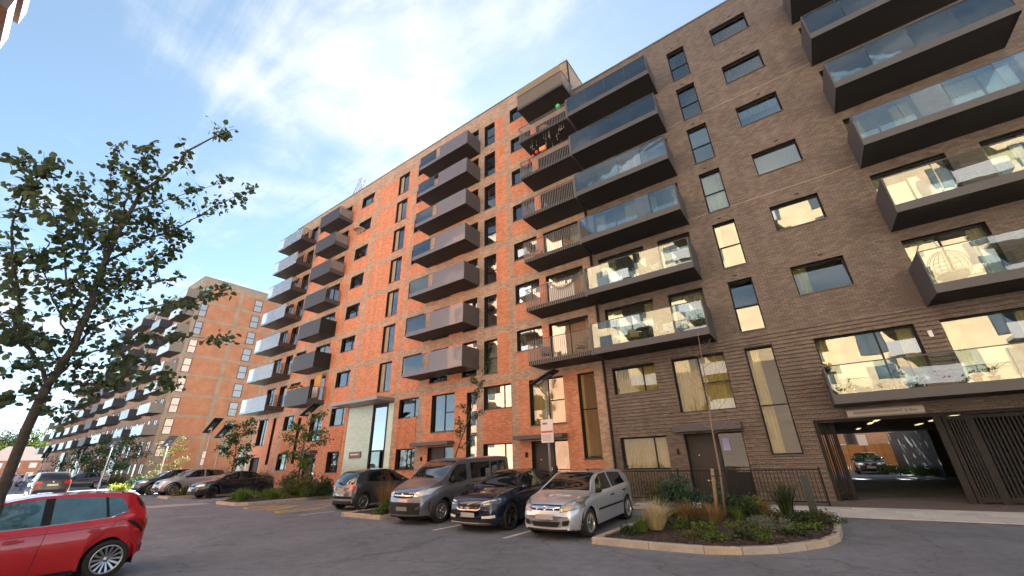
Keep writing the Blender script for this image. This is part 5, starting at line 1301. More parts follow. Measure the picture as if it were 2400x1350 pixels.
saloon('saloon_car', 'dark blue car whose bonnet shows at the left edge behind the red hatchback', -23.6, .4, FACE_N, paint('navy_paint', (.015, .035, .085), .2, .3))
saloon('saloon_car', 'dark metallic car facing out from the yard beyond the car passage', 2.62, 42.0, FACE_S, paint('gunmetal_paint', (.055, .06, .07), .25, .5))

def suv(name, label, x, y, rz, pm, rimm=None, clad=True):
    P = dict(L=4.45, W=1.86, xf=1.36, xr=-1.30, r=.36, bend=(.10, .20), roofw=.74, tuck=.95, gap=.06,
        top=[(-2.20, .68), (-2.18, 1.05), (-2.12, 1.2), (-1.95, 1.45), (-1.65, 1.60), (-1.0, 1.655), (-.2, 1.66), (.15, 1.63), (.55, 1.48), (1.08, 1.17), (1.25, 1.12), (1.8, 1.02), (2.08, .90), (2.18, .74), (2.22, .55)],
        belt=[(-2.2, 1.12), (-1.4, 1.12), (0, 1.07), (1.2, 1.04), (1.8, .96), (2.22, .70)],
        sill=[(-2.2, .42), (-1.9, .34), (-1, .28), (1, .28), (1.9, .29), (2.22, .33)],
        plan=[(-2.20, .85), (-2.08, .93), (-1.7, .98), (-1.2, 1.), (1.2, 1.), (1.7, .97), (2.0, .90), (2.16, .82), (2.22, .76)])
    c = Car(name, label, 'car', x, y, rz, P, pm)
    c.top_patch('windscreen', 1.04, .2, (.95, .93), M_CARGL); c.top_patch('rear_window', -2.10, -1.72, (.90, .86), M_CARGL)
    c.side_patch('side_window', [(-.30, 1.11), (.76, 1.09)], [(-.28, 1.575), (.10, 1.56), (.46, 1.40)], M_CARGL); c.side_patch('side_window', [(-1.72, 1.20), (-.38, 1.115)], [(-1.45, 1.50), (-.37, 1.58)], M_CARGL)
    c.end_patch('headlight', [(.50, .78), (.84, .82)], [(.50, .88), (.84, .95)], M_LENS, mirror=True, off=.012, n=8); c.end_patch('grille', [(-.46, .62), (.46, .62)], [(-.48, .86), (.48, .86)], M_TRIM); c.plate(.56); c.badge(.80, .05)
    c.end_patch('air_intake', [(-.76, .36), (.76, .36)], [(-.80, .48), (.80, .48)], M_TRIM)
    c.end_patch('tail_light', [(.46, .92), (.82, .92)], [(.50, 1.10), (.80, 1.14)], M_TAIL, front=False, mirror=True, n=6); c.plate(.86, False, m=M_PLATEY); c.end_patch('bumper', [(-.84, .43), (.84, .43)], [(-.86, .62), (.86, .62)], M_TRIM, front=False)
    c.seam([(.96, .4), (1.0, .8), (.90, 1.06)]); c.seam([(-.34, .36), (-.34, 1.08)]); c.handle(-.15, .94, pm); c.handle(-1.05, .98, pm); c.mirrors(.74, 1.09, M_TRIM)
    c.wheels(rimm or M_ALLOY, 10, rim=.72, tw=.22)
    if clad: c.arches(M_TRIM, .07); c.bottom(M_TRIM, .14)
    return c
suv('crossover', 'silver crossover parked nose-out between the dark crossover and the black saloon', -37.3, 12.3, FACE_S, paint('silver_crossover_paint', (.40, .40, .42), .3, .5))
suv('crossover', 'dark blue-black crossover parked on the far side of the silver crossover', -40.6, 12.0, FACE_S, paint('ink_paint', (.014, .018, .026), .22, .2))

def brown():
    P = dict(L=4.7, W=1.88, xf=1.45, xr=-1.40, r=.355, bend=(.10, .20), roofw=.77, tuck=.95, gap=.06,
        top=[(-2.32, .60), (-2.30, 1.05), (-2.24, 1.2), (-2.05, 1.55), (-1.85, 1.66), (-1.0, 1.70), (-.2, 1.70), (.2, 1.66), (.6, 1.50), (1.1, 1.19), (1.3, 1.13), (1.9, 1.02), (2.2, .90), (2.30, .7), (2.33, .5)],
        belt=[(-2.32, 1.1), (-1.4, 1.12), (0, 1.08), (1.2, 1.05), (1.9, .96), (2.33, .66)],
        sill=[(-2.32, .42), (-1.9, .34), (-1, .28), (1, .28), (1.9, .29), (2.33, .33)],
        plan=[(-2.32, .90), (-2.2, .95), (-1.8, .99), (-1.2, 1.), (1.2, 1.), (1.8, .97), (2.1, .90), (2.28, .80), (2.33, .75)])
    pm = paint('bronze_paint', (.085, .062, .045), .25, .5)
    c = Car('estate_car', 'bronze brown SUV driving away down the middle of the street', 'car', -45.5, 6.2, math.pi-.05, P, pm)
    c.top_patch('rear_window', -2.24, -1.98, (.92, .88), M_CARGL, off=.008); c.top_patch('windscreen', 1.06, .26, .94, M_CARGL); c.top_patch('roof_spoiler', -1.98, -1.8, .95, pm, off=.02)
    c.side_patch('side_window', [(-.30, 1.12), (.76, 1.10)], [(-.28, 1.60), (.12, 1.58), (.50, 1.42)], M_CARGL); c.side_patch('side_window', [(-1.95, 1.17), (-.38, 1.125)], [(-1.75, 1.55), (-.37, 1.61)], M_CARGL)
    c.end_patch('tail_light', [(.54, .95), (.84, .93)], [(.54, 1.10), (.86, 1.16)], M_TAIL, front=False, mirror=True, off=.012, n=8); c.plate(.88, False); c.badge(1.08, .05, False)
    c.end_patch('bumper', [(-.84, .44), (.84, .44)], [(-.86, .60), (.86, .60)], M_TRIM, front=False); c.seam([(-.34, .36), (-.34, 1.09)]); c.seam([(.96, .4), (.92, 1.06)]); c.handle(-.15, .95, pm); c.handle(-1.05, .98, pm)
    c.side_patch('roof_rail', [(-1.6, 1.655), (.0, 1.66)], [(-1.6, 1.675), (.0, 1.68)], M_CHROME, off=.02, rows=1); c.mirrors(.76, 1.10, pm); c.wheels(M_ALLOY, 10, rim=.72); c.arches(M_TRIM, .05); return c
brown()

def redcar():
    P = dict(L=4.02, W=1.75, xf=1.24, xr=-1.27, r=.315, bend=(.20, .18), roofw=.71, tuck=.93,
        top=[(-1.88, .58), (-1.87, .86), (-1.82, 1.0), (-1.71, 1.20), (-1.53, 1.37), (-1.38, 1.415), (-.8, 1.455), (-.2, 1.45), (.15, 1.40), (.55, 1.27), (1.02, 1.01), (1.2, .96), (1.65, .86), (1.88, .74), (1.98, .56)],
        belt=[(-1.88, .98), (-1.5, 1.0), (-1.0, .965), (0, .925), (1.0, .89), (1.6, .80), (1.98, .60)],
        sill=[(-1.88, .36), (-1.70, .27), (-1, .20), (1, .19), (1.7, .21), (1.98, .25)],
        plan=[(-1.88, .80), (-1.80, .90), (-1.56, .975), (-1.2, 1.), (1.1, 1.), (1.5, .96), (1.8, .87), (1.98, .74)])
    pm = paint('red_paint', (.50, .010, .012), .22)
    c = Car('hatchback', 'bright red five-door hatchback at the left edge of the street, nearest of all', 'car', -12.05, 1.38, FACE_S, P, pm)
    c.top_patch('windscreen', .98, .22, (.95, .93), M_CARGL); c.top_patch('rear_window', -1.80, -1.52, (.88, .82), M_CARGL, off=.008); c.top_patch('roof_spoiler', -1.60, -1.30, (.98, .98), pm, off=.012)
    blueg = mat('sky_toned_car_glass', (.05, .12, .15), .03, 0., .8, coat=1., var=.5, vscale=2.2)  # blue blotches put into the colour for sky light in the glass
    c.side_patch('side_window', [(-.25, .962), (.78, .935)], [(-.22, 1.375), (.14, 1.345), (.50, 1.20)], blueg, rows=7); c.side_patch('side_window', [(-1.12, 1.005), (-.37, .968)], [(-1.02, 1.35), (-.34, 1.38)], blueg, rows=7)
    c.side_patch('quarter_window', [(-1.46, 1.10), (-1.34, 1.035), (-1.16, 1.008)], [(-1.40, 1.21), (-1.28, 1.325), (-1.06, 1.347)], blueg, rows=7)
    c.side_patch('door_pillar', [(-.37, .966), (-.25, .962)], [(-.34, 1.382), (-.22, 1.378)], M_TRIM, off=.005, n=2); c.side_patch('door_pillar', [(-1.165, 1.008), (-1.115, 1.006)], [(-1.065, 1.347), (-1.015, 1.351)], M_TRIM, off=.005, n=2)
    c.seam([(-1.47, 1.09), (-1.2, 1.0), (-.3, .955), (.8, .93)], w=.016, m=M_CHROME, name='window_trim')
    c.side_patch('rear_spoiler_glass', [(-1.79, 1.08), (-1.64, 1.18)], [(-1.65, 1.30), (-1.54, 1.32)], M_TRIM, off=.006, n=4)
    c.side_patch('tail_light', [(-1.84, .74), (-1.72, .86), (-1.56, .93)], [(-1.82, .92), (-1.72, .95), (-1.60, .96)], mat('deep_red_lens', (.30, .006, .006), .1, coat=1.), off=.008, n=8); c.side_patch('tail_light_edge', [(-1.84, .70), (-1.72, .80), (-1.52, .915)], [(-1.84, .75), (-1.72, .868), (-1.54, .945)], M_TRIM, off=.010, n=8)
    c.end_patch('tail_light', [(.56, .74), (.76, .74)], [(.52, .92), (.76, .94)], M_TAIL, front=False, mirror=True, n=6, off=.01); c.plate(.78, False); c.end_patch('valance', [(-.7, .36), (.7, .36)], [(-.74, .46), (.74, .46)], M_TRIM, front=False)
    c.seam([(-.30, .24), (-.32, .6), (-.36, .94)]); c.seam([(-.88, .46), (-1.02, .66), (-1.26, .85), (-1.30, 1.0)]); c.seam([(.90, .30), (.94, .6), (.86, .92)])
    c.seam([(-1.56, 1.35), (-1.48, 1.2), (-1.42, 1.0), (-1.36, .9)], w=.005)
    c.side_patch('swage_line', [(-1.5, .875), (-.6, .842), (.8, .80)], [(-1.5, .887), (-.6, .854), (.8, .812)], mat('red_shade', (.26, .006, .008), .3), off=.003, rows=1)  # flat darker strip: the shade of the crease put into the colour
    for x, z in ((-.98, .805), (.02, .765)):
        c.side_patch('handle_recess', [(x-.075, z-.03), (x+.075, z-.03)], [(x-.075, z+.035), (x+.075, z+.035)], mat('red_shade', (.26, .006, .008), .3), off=.004, n=4, rows=3); c.handle(x-.02, z, pm, .24)  # flat darker patch: the shade of the recess put into the colour
    c.mirrors(.72, .93, pm); c.wheels(M_ALLOY, 14, rim=.72, tw=.205); c.arches(pm, .03); c.bottom(M_TRIM, .03)
    c.end_patch('headlight', [(.42, .62), (.72, .66)], [(.42, .76), (.74, .84)], M_LENS, mirror=True); c.plate(.45); return c
redcar()
# far down the street
suv('crossover', 'dark hatchback parked beyond the brown SUV', -66.5, 11.4, FACE_S, paint('dark_far_paint', (.02, .025, .035), .25), clad=False)
suv('crossover', 'pale blue car far down the street past the brown SUV', -97.5, 11.6, FACE_S, paint('pale_blue_paint', (.30, .36, .46), .3, .3), clad=False)
suv('people_carrier', 'white and dark car at the far left behind the walkers', -99, 8.9, FACE_S+.5, paint('white_far_paint', (.62, .63, .64), .3), clad=False)
# ------------------------------------------------------------ plants
def leafmat(name, col, var=.45, hue=.02, rough=.55, trans=.35):
    m = bpy.data.materials.new(name); m.use_nodes = True; MATS[name] = m; nt = m.node_tree; N = nt.nodes; L = nt.links; p = N['Principled BSDF']; p.inputs['Roughness'].default_value = rough; p.inputs['Specular IOR Level'].default_value = .14
    g = N.new('ShaderNodeNewGeometry'); r = N.new('ShaderNodeMapRange'); r.inputs['To Min'].default_value = 1-var; r.inputs['To Max'].default_value = 1+var; L.new(g.outputs['Random Per Island'], r.inputs[0])
    w = N.new('ShaderNodeTexWhiteNoise'); w.noise_dimensions = '1D'; L.new(g.outputs['Random Per Island'], w.inputs['W']); r2 = N.new('ShaderNodeMapRange'); r2.inputs['To Min'].default_value = .5-hue; r2.inputs['To Max'].default_value = .5+hue; L.new(w.outputs['Value'], r2.inputs[0])
    h = N.new('ShaderNodeHueSaturation'); h.inputs['Color'].default_value = (*col, 1); L.new(r.outputs[0], h.inputs['Value']); L.new(r2.outputs[0], h.inputs['Hue']); L.new(h.outputs[0], p.inputs['Base Color'])
    t = N.new('ShaderNodeBsdfTranslucent'); L.new(h.outputs[0], t.inputs[0]); x = N.new('ShaderNodeMixShader'); x.inputs[0].default_value = trans
    out = [n for n in N if n.type == 'OUTPUT_MATERIAL'][0]; L.new(p.outputs[0], x.inputs[1]); L.new(t.outputs[0], x.inputs[2]); L.new(x.outputs[0], out.inputs[0]); return m
L_TREE = leafmat('tree_leaf', (.080, .118, .058), .5, .025, .65, .30); L_DARK = leafmat('dark_leaf', (.052, .085, .038), .5); L_MID = leafmat('mid_leaf', (.10, .155, .045), .5); L_TEAL = leafmat('teal_leaf', (.075, .135, .092), .5)
L_OLIVE = leafmat('olive_leaf', (.125, .130, .050), .5); L_GREY = leafmat('silver_leaf', (.20, .23, .175), .4, .01); L_LIME = leafmat('lime_leaf', (.28, .33, .05), .35, .02); L_YEL = leafmat('yellow_leaf', (.10, .095, .025), .4, .03)
L_RUST = leafmat('rust_blade', (.27, .18, .08), .55, .04); L_TAN = leafmat('tan_blade', (.56, .47, .27), .4, .02); L_GRASS = leafmat('green_blade', (.13, .20, .045), .5, .03); L_BLADE = leafmat('strap_leaf', (.045, .070, .032), .5)
M_BARK = mat('bark', (.085, .072, .058), .9, var=.3, vscale=14, bump=.7, bscale=40); M_TWIG = mat('young_bark', (.22, .15, .115), .8, var=.2, vscale=20); M_WOODST = mat('stake_wood', (.27, .175, .095), .8, var=.2, vscale=12)
def leaf_arrays(C, size, nrm=None, aspect=.62, fold=.18, droop=.3):
    """C: centres (n,3) -> folded diamond leaves as 2 quads-worth of tris"""
    n = len(C); d = rng.normal(0, 1, (n, 3)); d[:, 2] -= droop; d /= np.linalg.norm(d, axis=1)[:, None]
    u = rng.normal(0, 1, (n, 3)) if nrm is None else nrm+rng.normal(0, .5, (n, 3)); u[:, 2] += .6; s = np.cross(d, u); s /= np.linalg.norm(s, axis=1)[:, None]+1e-9; u = np.cross(s, d)
    z = (size*rng.uniform(.65, 1.25, n))[:, None]
    V = np.stack([C, C+d*z*.35+s*z*aspect*.5+u*z*fold, C+d*z, C+d*z*.35-s*z*aspect*.5+u*z*fold, C+d*z*.75+s*z*aspect*.38+u*z*fold*.7, C+d*z*.75-s*z*aspect*.38+u*z*fold*.7], 1)
    i = np.arange(n)[:, None, None]*6
    F = (i+np.array([(0, 1, 4, 2), (0, 2, 5, 3)])[None]).reshape(-1, 4)
    return V.reshape(-1, 3), F
def blob_points(n, rx, ry, rz, lobes=7, seed=1, hollow=.55):
    g = np.random.default_rng(seed); c = g.normal(0, .45, (lobes, 3))*np.array([rx, ry, rz]); c[:, 2] = np.abs(c[:, 2])*.9
    k = g.integers(0, lobes, n); p = g.normal(0, 1, (n, 3)); p /= np.linalg.norm(p, axis=1)[:, None]; p *= (g.uniform(0, 1, n)**(hollow))[:, None]*g.uniform(.38, .60, lobes)[k][:, None]
    q = c[k]+p*np.array([rx, ry, rz]); q[:, 2] = np.abs(q[:, 2]); return q
def shrub(label, x, y, rx, ry, h, m, n=900, ls=.07, lobes=8, z=.12, cat='shrub', name='shrub', stems=7, group=None, asp=.55, rz=0):
    t = thing(name, label, cat, (x, y, z), rz, group); sd_ = rnd.randrange(9999)
    P = blob_points(n, rx, ry, h*.62, lobes, sd_); P[:, 2] = P[:, 2]*.95+h*.06
    V, F = leaf_arrays(P, ls, aspect=asp); o = ob('foliage', np_mesh('foliage', V, F, m), t); o['kind'] = 'stuff'
    b = MB()
    for i in range(stems):
        e = P[rnd.randrange(len(P))]*.9; b.tube([(e[0]*.12, e[1]*.12, -.02), (e[0]*.5, e[1]*.5, e[2]*.55), tuple(e)], [.010, .007, .003], 4)
    b.build('stems', M_BARK, t); return t
def tuft(label, x, y, h, r, m, n=160, lean=.5, w=.006, z=.13, cat='grass', name='grass_tuft', stiff=.5, group=None):
    t = thing(name, label, cat, (x, y, z), 0, group); V, F = [], []
    for i in range(n):
        a = rnd.uniform(0, 6.283); q = rnd.random()**.6; l = h*rnd.uniform(.6, 1.05); out = lean*q*l*rnd.uniform(.6, 1.2); bx_, by_ = r*.25*q*math.cos(a), r*.25*q*math.sin(a); ca, sa = math.cos(a), math.sin(a); ww = w*rnd.uniform(.7, 1.3); o = len(V)
        for k, tt in enumerate((0, .4, .75, 1.)):
            d = out*tt**(1.2+stiff); zz = l*(tt-.28*(out/l)*tt**2.5); ws = ww*(1-.8*tt)
            V += [(bx_+ca*d-sa*ws, by_+sa*d+ca*ws, zz), (bx_+ca*d+sa*ws, by_+sa*d-ca*ws, zz)]
        for k in range(3): F.append((o+2*k, o+2*k+1, o+2*k+3, o+2*k+2))
    b = ob('blades', np_mesh('blades', V, F, m), t); b['kind'] = 'stuff'; return t
# large flower bed
tuft('pale straw feather grass spilling over the front left of the large flower bed', -3.28, 9.75, .66, .6, L_TAN, 560, 1.05, .0045, stiff=.5)
tuft('fresh green grass mound at the front left edge of the large flower bed', -3.45, 9.35, .34, .4, L_GRASS, 220, .9, .006)
shrub('tall brown-green willowy shrub directly behind the silver hatchback', -4.75, 14.6, .85, .6, 1.35, L_OLIVE, 2600, .07, 12, asp=.3, stems=22)
shrub('blue-green spreading shrub left of the young bare tree', -3.75, 13.5, .62, .55, 1.05, L_TEAL, 1500, .10, 9, asp=.4)
shrub('blue-green shrub just behind the wooden stake', -2.95, 13.7, .5, .45, .88, L_TEAL, 1100, .09, 8, asp=.4)
shrub('dark glossy green shrub right of the young bare tree', -1.95, 12.5, .52, .45, .72, L_DARK, 1300, .075, 8)
tuft('rust-orange sedge clump left of the wooden stake', -3.05, 11.6, .46, 1.0, L_RUST, 520, 1.25, .0045)
tuft('rust-orange sedge clump at the foot of the wooden stake', -2.50, 11.35, .44, 1.0, L_RUST, 480, 1.25, .0045)
tuft('bronze sedge clump left of the sword-leaved plant', -1.62, 13.0, .46, .9, L_RUST, 420, 1.2, .0045)
tuft('dark sword-leaved plant near the grey-green bollard', -1.05, 13.0, .85, .5, L_BLADE, 90, .55, .022, stiff=.4, cat='plant', name='strap_leaved_plant')
shrub('low silver-grey mound, farther of the two in the large flower bed', -1.62, 11.45, .30, .26, .26, L_GREY, 900, .035, 8, asp=.4)
shrub('low silver-grey mound, nearer of the two in the large flower bed', -1.15, 10.7, .34, .28, .30, L_GREY, 1000, .035, 8, asp=.4)
for i, (x, y, h, lab) in enumerate(((-2.9, 10.15, .26, 'small green seedling clump in the left middle of the mulch'), (-2.3, 10.0, .34, 'bright green fern-like clump below the wooden stake'), (-2.1, 9.1, .22, 'small leafy weed close to the front kerb of the large bed'), (-1.62, 9.45, .24, 'small leafy weed by the bend of the front kerb'), (-1.45, 10.1, .20, 'low creeping green plant below the silver mounds'), (-3.75, 9.1, .22, 'dark green weed in the sharp front left corner of the large bed'))):
    shrub(lab, x, y, .24, .22, h, [L_MID, L_GRASS, L_MID, L_DARK, L_MID, L_DARK][i], 220, .07, 5, stems=4)
shrub('low dark green spreading plant beside the bollard', -.75, 12.2, .55, .5, .34, L_DARK, 900, .06, 9)
tuft('orange dried grass by the right kerb of the large bed', -.42, 12.2, .28, .3, L_RUST, 140, .9, .005)
shrub('thin yellow-green perennial in front of the black railing', -2.0, 15.4, .4, .3, .75, L_LIME, 260, .06, 6, z=.02)
tuft('thin grasses in the middle of the large bed behind the mounds', -2.0, 11.9, .34, .5, L_GRASS, 160, .8, .005)
g_ = random.Random(31)
for i in range(9):
    x, y = [(-3.4, 10.7), (-2.75, 10.75), (-2.0, 10.6), (-2.6, 9.35), (-1.2, 9.6), (-.85, 10.3), (-.6, 11.2), (-1.3, 12.1), (-3.55, 12.3)][i]
    lab = ['leafy green weed behind the straw feather grass', 'green sprout between the feather grass and the rust sedges', 'green sprout in the open middle of the mulch', 'tiny green sprout by the front kerb of the large bed', 'tiny green sprout inside the curved kerb', 'thin green sprout inside the right curve of the kerb', 'thin weed along the right kerb of the large bed', 'green filler plant in front of the sword-leaved plant', 'green filler plant behind the feather grass'][i]
    shrub(lab, x, y, g_.uniform(.16, .34), g_.uniform(.16, .3), g_.uniform(.16, .36), [L_MID, L_DARK, L_GRASS, L_OLIVE][i % 4], 240, .06, 5, stems=4)
# small bed between the cars
tuft('tan feathery grasses behind the kerb between the grey hatchback and the van', -12.75, 10.1, .95, .7, L_RUST, 520, .65, .005)
tuft('second clump of tan grasses farther back between the hatchback and the van', -12.55, 11.4, .95, .7, L_TAN, 420, .6, .005)
shrub('bright green leafy shrub at the front of the small grass bed', -11.95, 9.65, .55, .5, .60, L_MID, 900, .085, 8)
# narrow bed by the markings
tuft('lush green grassy clump at the front of the narrow bed', -23.6, 10.0, .62, .9, L_GRASS, 420, .9, .009)
tuft('yellowish green grass clump in the middle of the narrow bed', -23.2, 11.2, .55, .9, L_GRASS, 320, .9, .009)
tuft('green grass clump at the back of the narrow bed', -22.7, 12.6, .6, .8, L_GRASS, 260, .9, .009)
for i, (x, y, r, h, lab) in enumerate(((-24.9, 13.0, 1.05, 1.45, 'left bush of the dense green row beside the grey hatchback'), (-23.6, 12.9, 1.05, 1.6, 'middle bush of the dense green row, below the lobby tree'), (-22.3, 13.0, 1.0, 1.5, 'right bush of the dense green row beside the grey hatchback'), (-20.6, 15.9, .9, 1.2, 'low bush at the right end of the dense green row'))):
    shrub(lab, x, y, r, .8, h, [L_DARK, L_OLIVE, L_DARK, L_OLIVE][i], 2200, .11, 12, stems=12, group='bushes along the red block')
for i, (x, y) in enumerate(((-26.8, 11.9), (-25.9, 11.1), (-24.9, 10.4), (-26.2, 12.8), (-24.0, 11.6))):
    shrub(['low green plant beside the black saloon\'s door', 'low green plant left of the front grass clump in the narrow bed', 'low green plant right behind the kerb corner of the narrow bed', 'low green plant beside the black saloon\'s rear wheel', 'low green plant between the grass clumps of the narrow bed'][i], x, y, .75, .6, .48, [L_MID, L_GRASS, L_MID, L_OLIVE, L_GRASS][i], 520, .11, 8)
shrub('rounded clipped bush behind the black saloon', -36.4, 16.6, 1.5, 1.1, 1.75, L_MID, 2000, .11, 14)
shrub('lime-yellow rounded shrub by the nose of the dark crossover', -45.6, 10.4, .8, .7, 1.05, L_LIME, 900, .13, 9)
shrub('weedy green shrub in the bed in front of the silver crossover', -33.5, 10.6, .7, .6, .75, L_OLIVE, 700, .09, 8)
shrub('low weeds trailing from the bed beside the black saloon', -33.4, 12.4, .8, .9, .6, L_MID, 600, .09, 8)
for i, x in enumerate((-50, -56, -62, -69, -76, -84, -93)):
    shrub(['low hedge bush nearest the lime shrub', 'second low hedge bush along the distant block', 'third low hedge bush along the distant block', 'brownish hedge bush behind the brown SUV', 'dark hedge bush by the teal lobby', 'hedge bush past the teal lobby', 'last hedge bush down the street'][i], x, 15.2, 2.2, 1.0, 1.7+.3*(i % 2), [L_DARK, L_OLIVE][i % 2], 900, .22, 10, group='hedge along the distant block')
for i, (x, y) in enumerate(((-18.6, 16.6), (-16.0, 16.6))): shrub(['low shrub behind the grey hatchback\'s bonnet', 'low shrub behind the grey van'][i], x, y, .9, .6, .9, L_OLIVE, 700, .09, 8)
shrub('wispy green plant under the door canopy behind the dark saloon', -10.6, 15.6, .6, .4, 1.15, L_OLIVE, 500, .07, 8)
shrub('green plant at the joint of the red and dark blocks', -7.5, 16.0, .5, .4, 1.2, L_MID, 420, .08, 7)
for i, (x, y, r, h) in enumerate(((3.9, 37.5, 1.0, 1.1), (4.6, 35.6, .7, .7), (3.5, 40, .7, .6))): shrub(['feathery green bush by the slatted screen beyond the passage', 'low bush at the foot of the slatted screen, nearest', 'low bush behind the car beyond the passage'][i], x, y, r, .8, h, L_MID, 900, .11, 8)

# ------------------------------------------------------------ trees
def tree(label, x, y, h, spread, m, seed, n=1400, ls=.11, lean=(0, 0), trunk=.07, lo=.3, name='street_tree', bark=None, group=None, nb=9, cat='tree'):
    t = thing(name, label, cat, (x, y, 0), 0, group); r = random.Random(seed); b = MB(); bark = bark or M_BARK
    tp = [(0, 0, 0), (lean[0]*.3, lean[1]*.3, h*.35), (lean[0]*.7, lean[1]*.7, h*.7), (lean[0], lean[1], h)]
    MB().tube(tp, [trunk, trunk*.75, trunk*.4, trunk*.12], 8).build('trunk', bark, t); C = []
    for i in range(nb):
        q = lo+(1-lo)*(i+.5)/nb; a = i*2.4+r.uniform(-.4, .4); o = Vector((lean[0]*q, lean[1]*q, h*q)); L_ = spread*(1.15-.7*q)*r.uniform(.7, 1.15)
        e = o+Vector((math.cos(a)*L_, math.sin(a)*L_, h*.16*r.uniform(.2, 1.2))); md = (o+e)/2+Vector((0, 0, h*.02)); b.tube([o, md, e], [trunk*.35, trunk*.2, trunk*.06], 5)
        for k in range(n//nb):
            s = r.random()**.6; p = o+(e-o)*s; C.append(p+Vector((r.gauss(0, .16), r.gauss(0, .16), r.gauss(0, .13)))*spread*.55)
    b.build('branches', bark, t); V, F = leaf_arrays(np.array([tuple(c) for c in C]), ls); o = ob('crown', np_mesh('crown', V, F, m), t); o['kind'] = 'stuff'; return t
tree('loose green tree in front of the glazed lobby, beside the solar lamp', -27.3, 14.6, 4.3, 2.0, L_MID, 3, 1500, .15)
tree('slender leaning tree reaching up behind the grey van', -15.0, 15.2, 5.6, 1.0, L_DARK, 8, 620, .11, lean=(2.4, 0), trunk=.045, lo=.35)
tree('dark layered young tree in front of the distant end wall', -38.0, 15.0, 4.9, 2.3, L_DARK, 5, 1500, .17, lean=(-.6, 0))
tree('small yellow-leaved tree beside the dark crossover', -47.4, 13.4, 3.9, 1.9, L_YEL, 6, 650, .17, trunk=.05)
tree('spreading green tree at the corner of the distant block', -70, 14.5, 5.0, 4.0, L_DARK, 11, 1500, .26, group=None)
tree('broad dark tree in front of the second teal lobby', -80, 14.0, 4.6, 4.0, L_DARK, 12, 1300, .28)
# bare sapling with its stake and tie
sp = thing('sapling', 'bare young tree with reddish stem in the large flower bed', 'tree', (-2.32, 12.13, .1))
MB().tube([(0, 0, 0), (.10, 0, 1.05), (.13, 0, 2.15), (.22, .0, 3.25), (.28, 0, 4.3), (.30, 0, 4.75)], [.026, .023, .020, .014, .009, .004], 8).build('trunk', M_TWIG, sp)
tb = MB(); r_ = random.Random(4)
for z, a, l in ((1.95, .1, .75), (2.05, 2.7, .5), (2.4, -.3, .95), (2.55, 3.0, .55), (2.8, .5, .85), (3.0, 2.6, .75), (3.25, .0, .8), (3.4, 3.3, .8), (3.7, .6, .55), (3.95, 2.8, .6), (4.2, .2, .4), (3.1, 1.6, .6), (2.7, -1.6, .6)):
    o = Vector((.03+.065*z, 0, z)); e = o+Vector((math.cos(a)*l*.75, math.sin(a)*l*.4, l*.75)); k = o+(e-o)*.5+Vector((math.cos(a)*.06, 0, -.03)); tb.tube([o, k, e], [.009, .006, .0025], 5)
    for q in (.45, .7):
        s = o+(e-o)*q; tb.tube([s, s+Vector((r_.uniform(-.2, .2), r_.uniform(-.15, .15), r_.uniform(.1, .25)))], [.004, .0015], 4)
tb.build('branches', M_TWIG, sp)
st = thing('tree_stake', 'round wooden stake tied to the bare young tree', 'stake', (-2.54, 12.26, .05)); MB().tube([(0, 0, 0), (.07, 0, .6), (.12, 0, 1.18)], [.045, .045, .042], 10).build('post', M_WOODST, st); MB().tube([(.08, -.03, 1.0), (.20, -.13, 1.02), (.33, -.14, 1.02)], .012, 5).build('tie', M_BLACK, st)

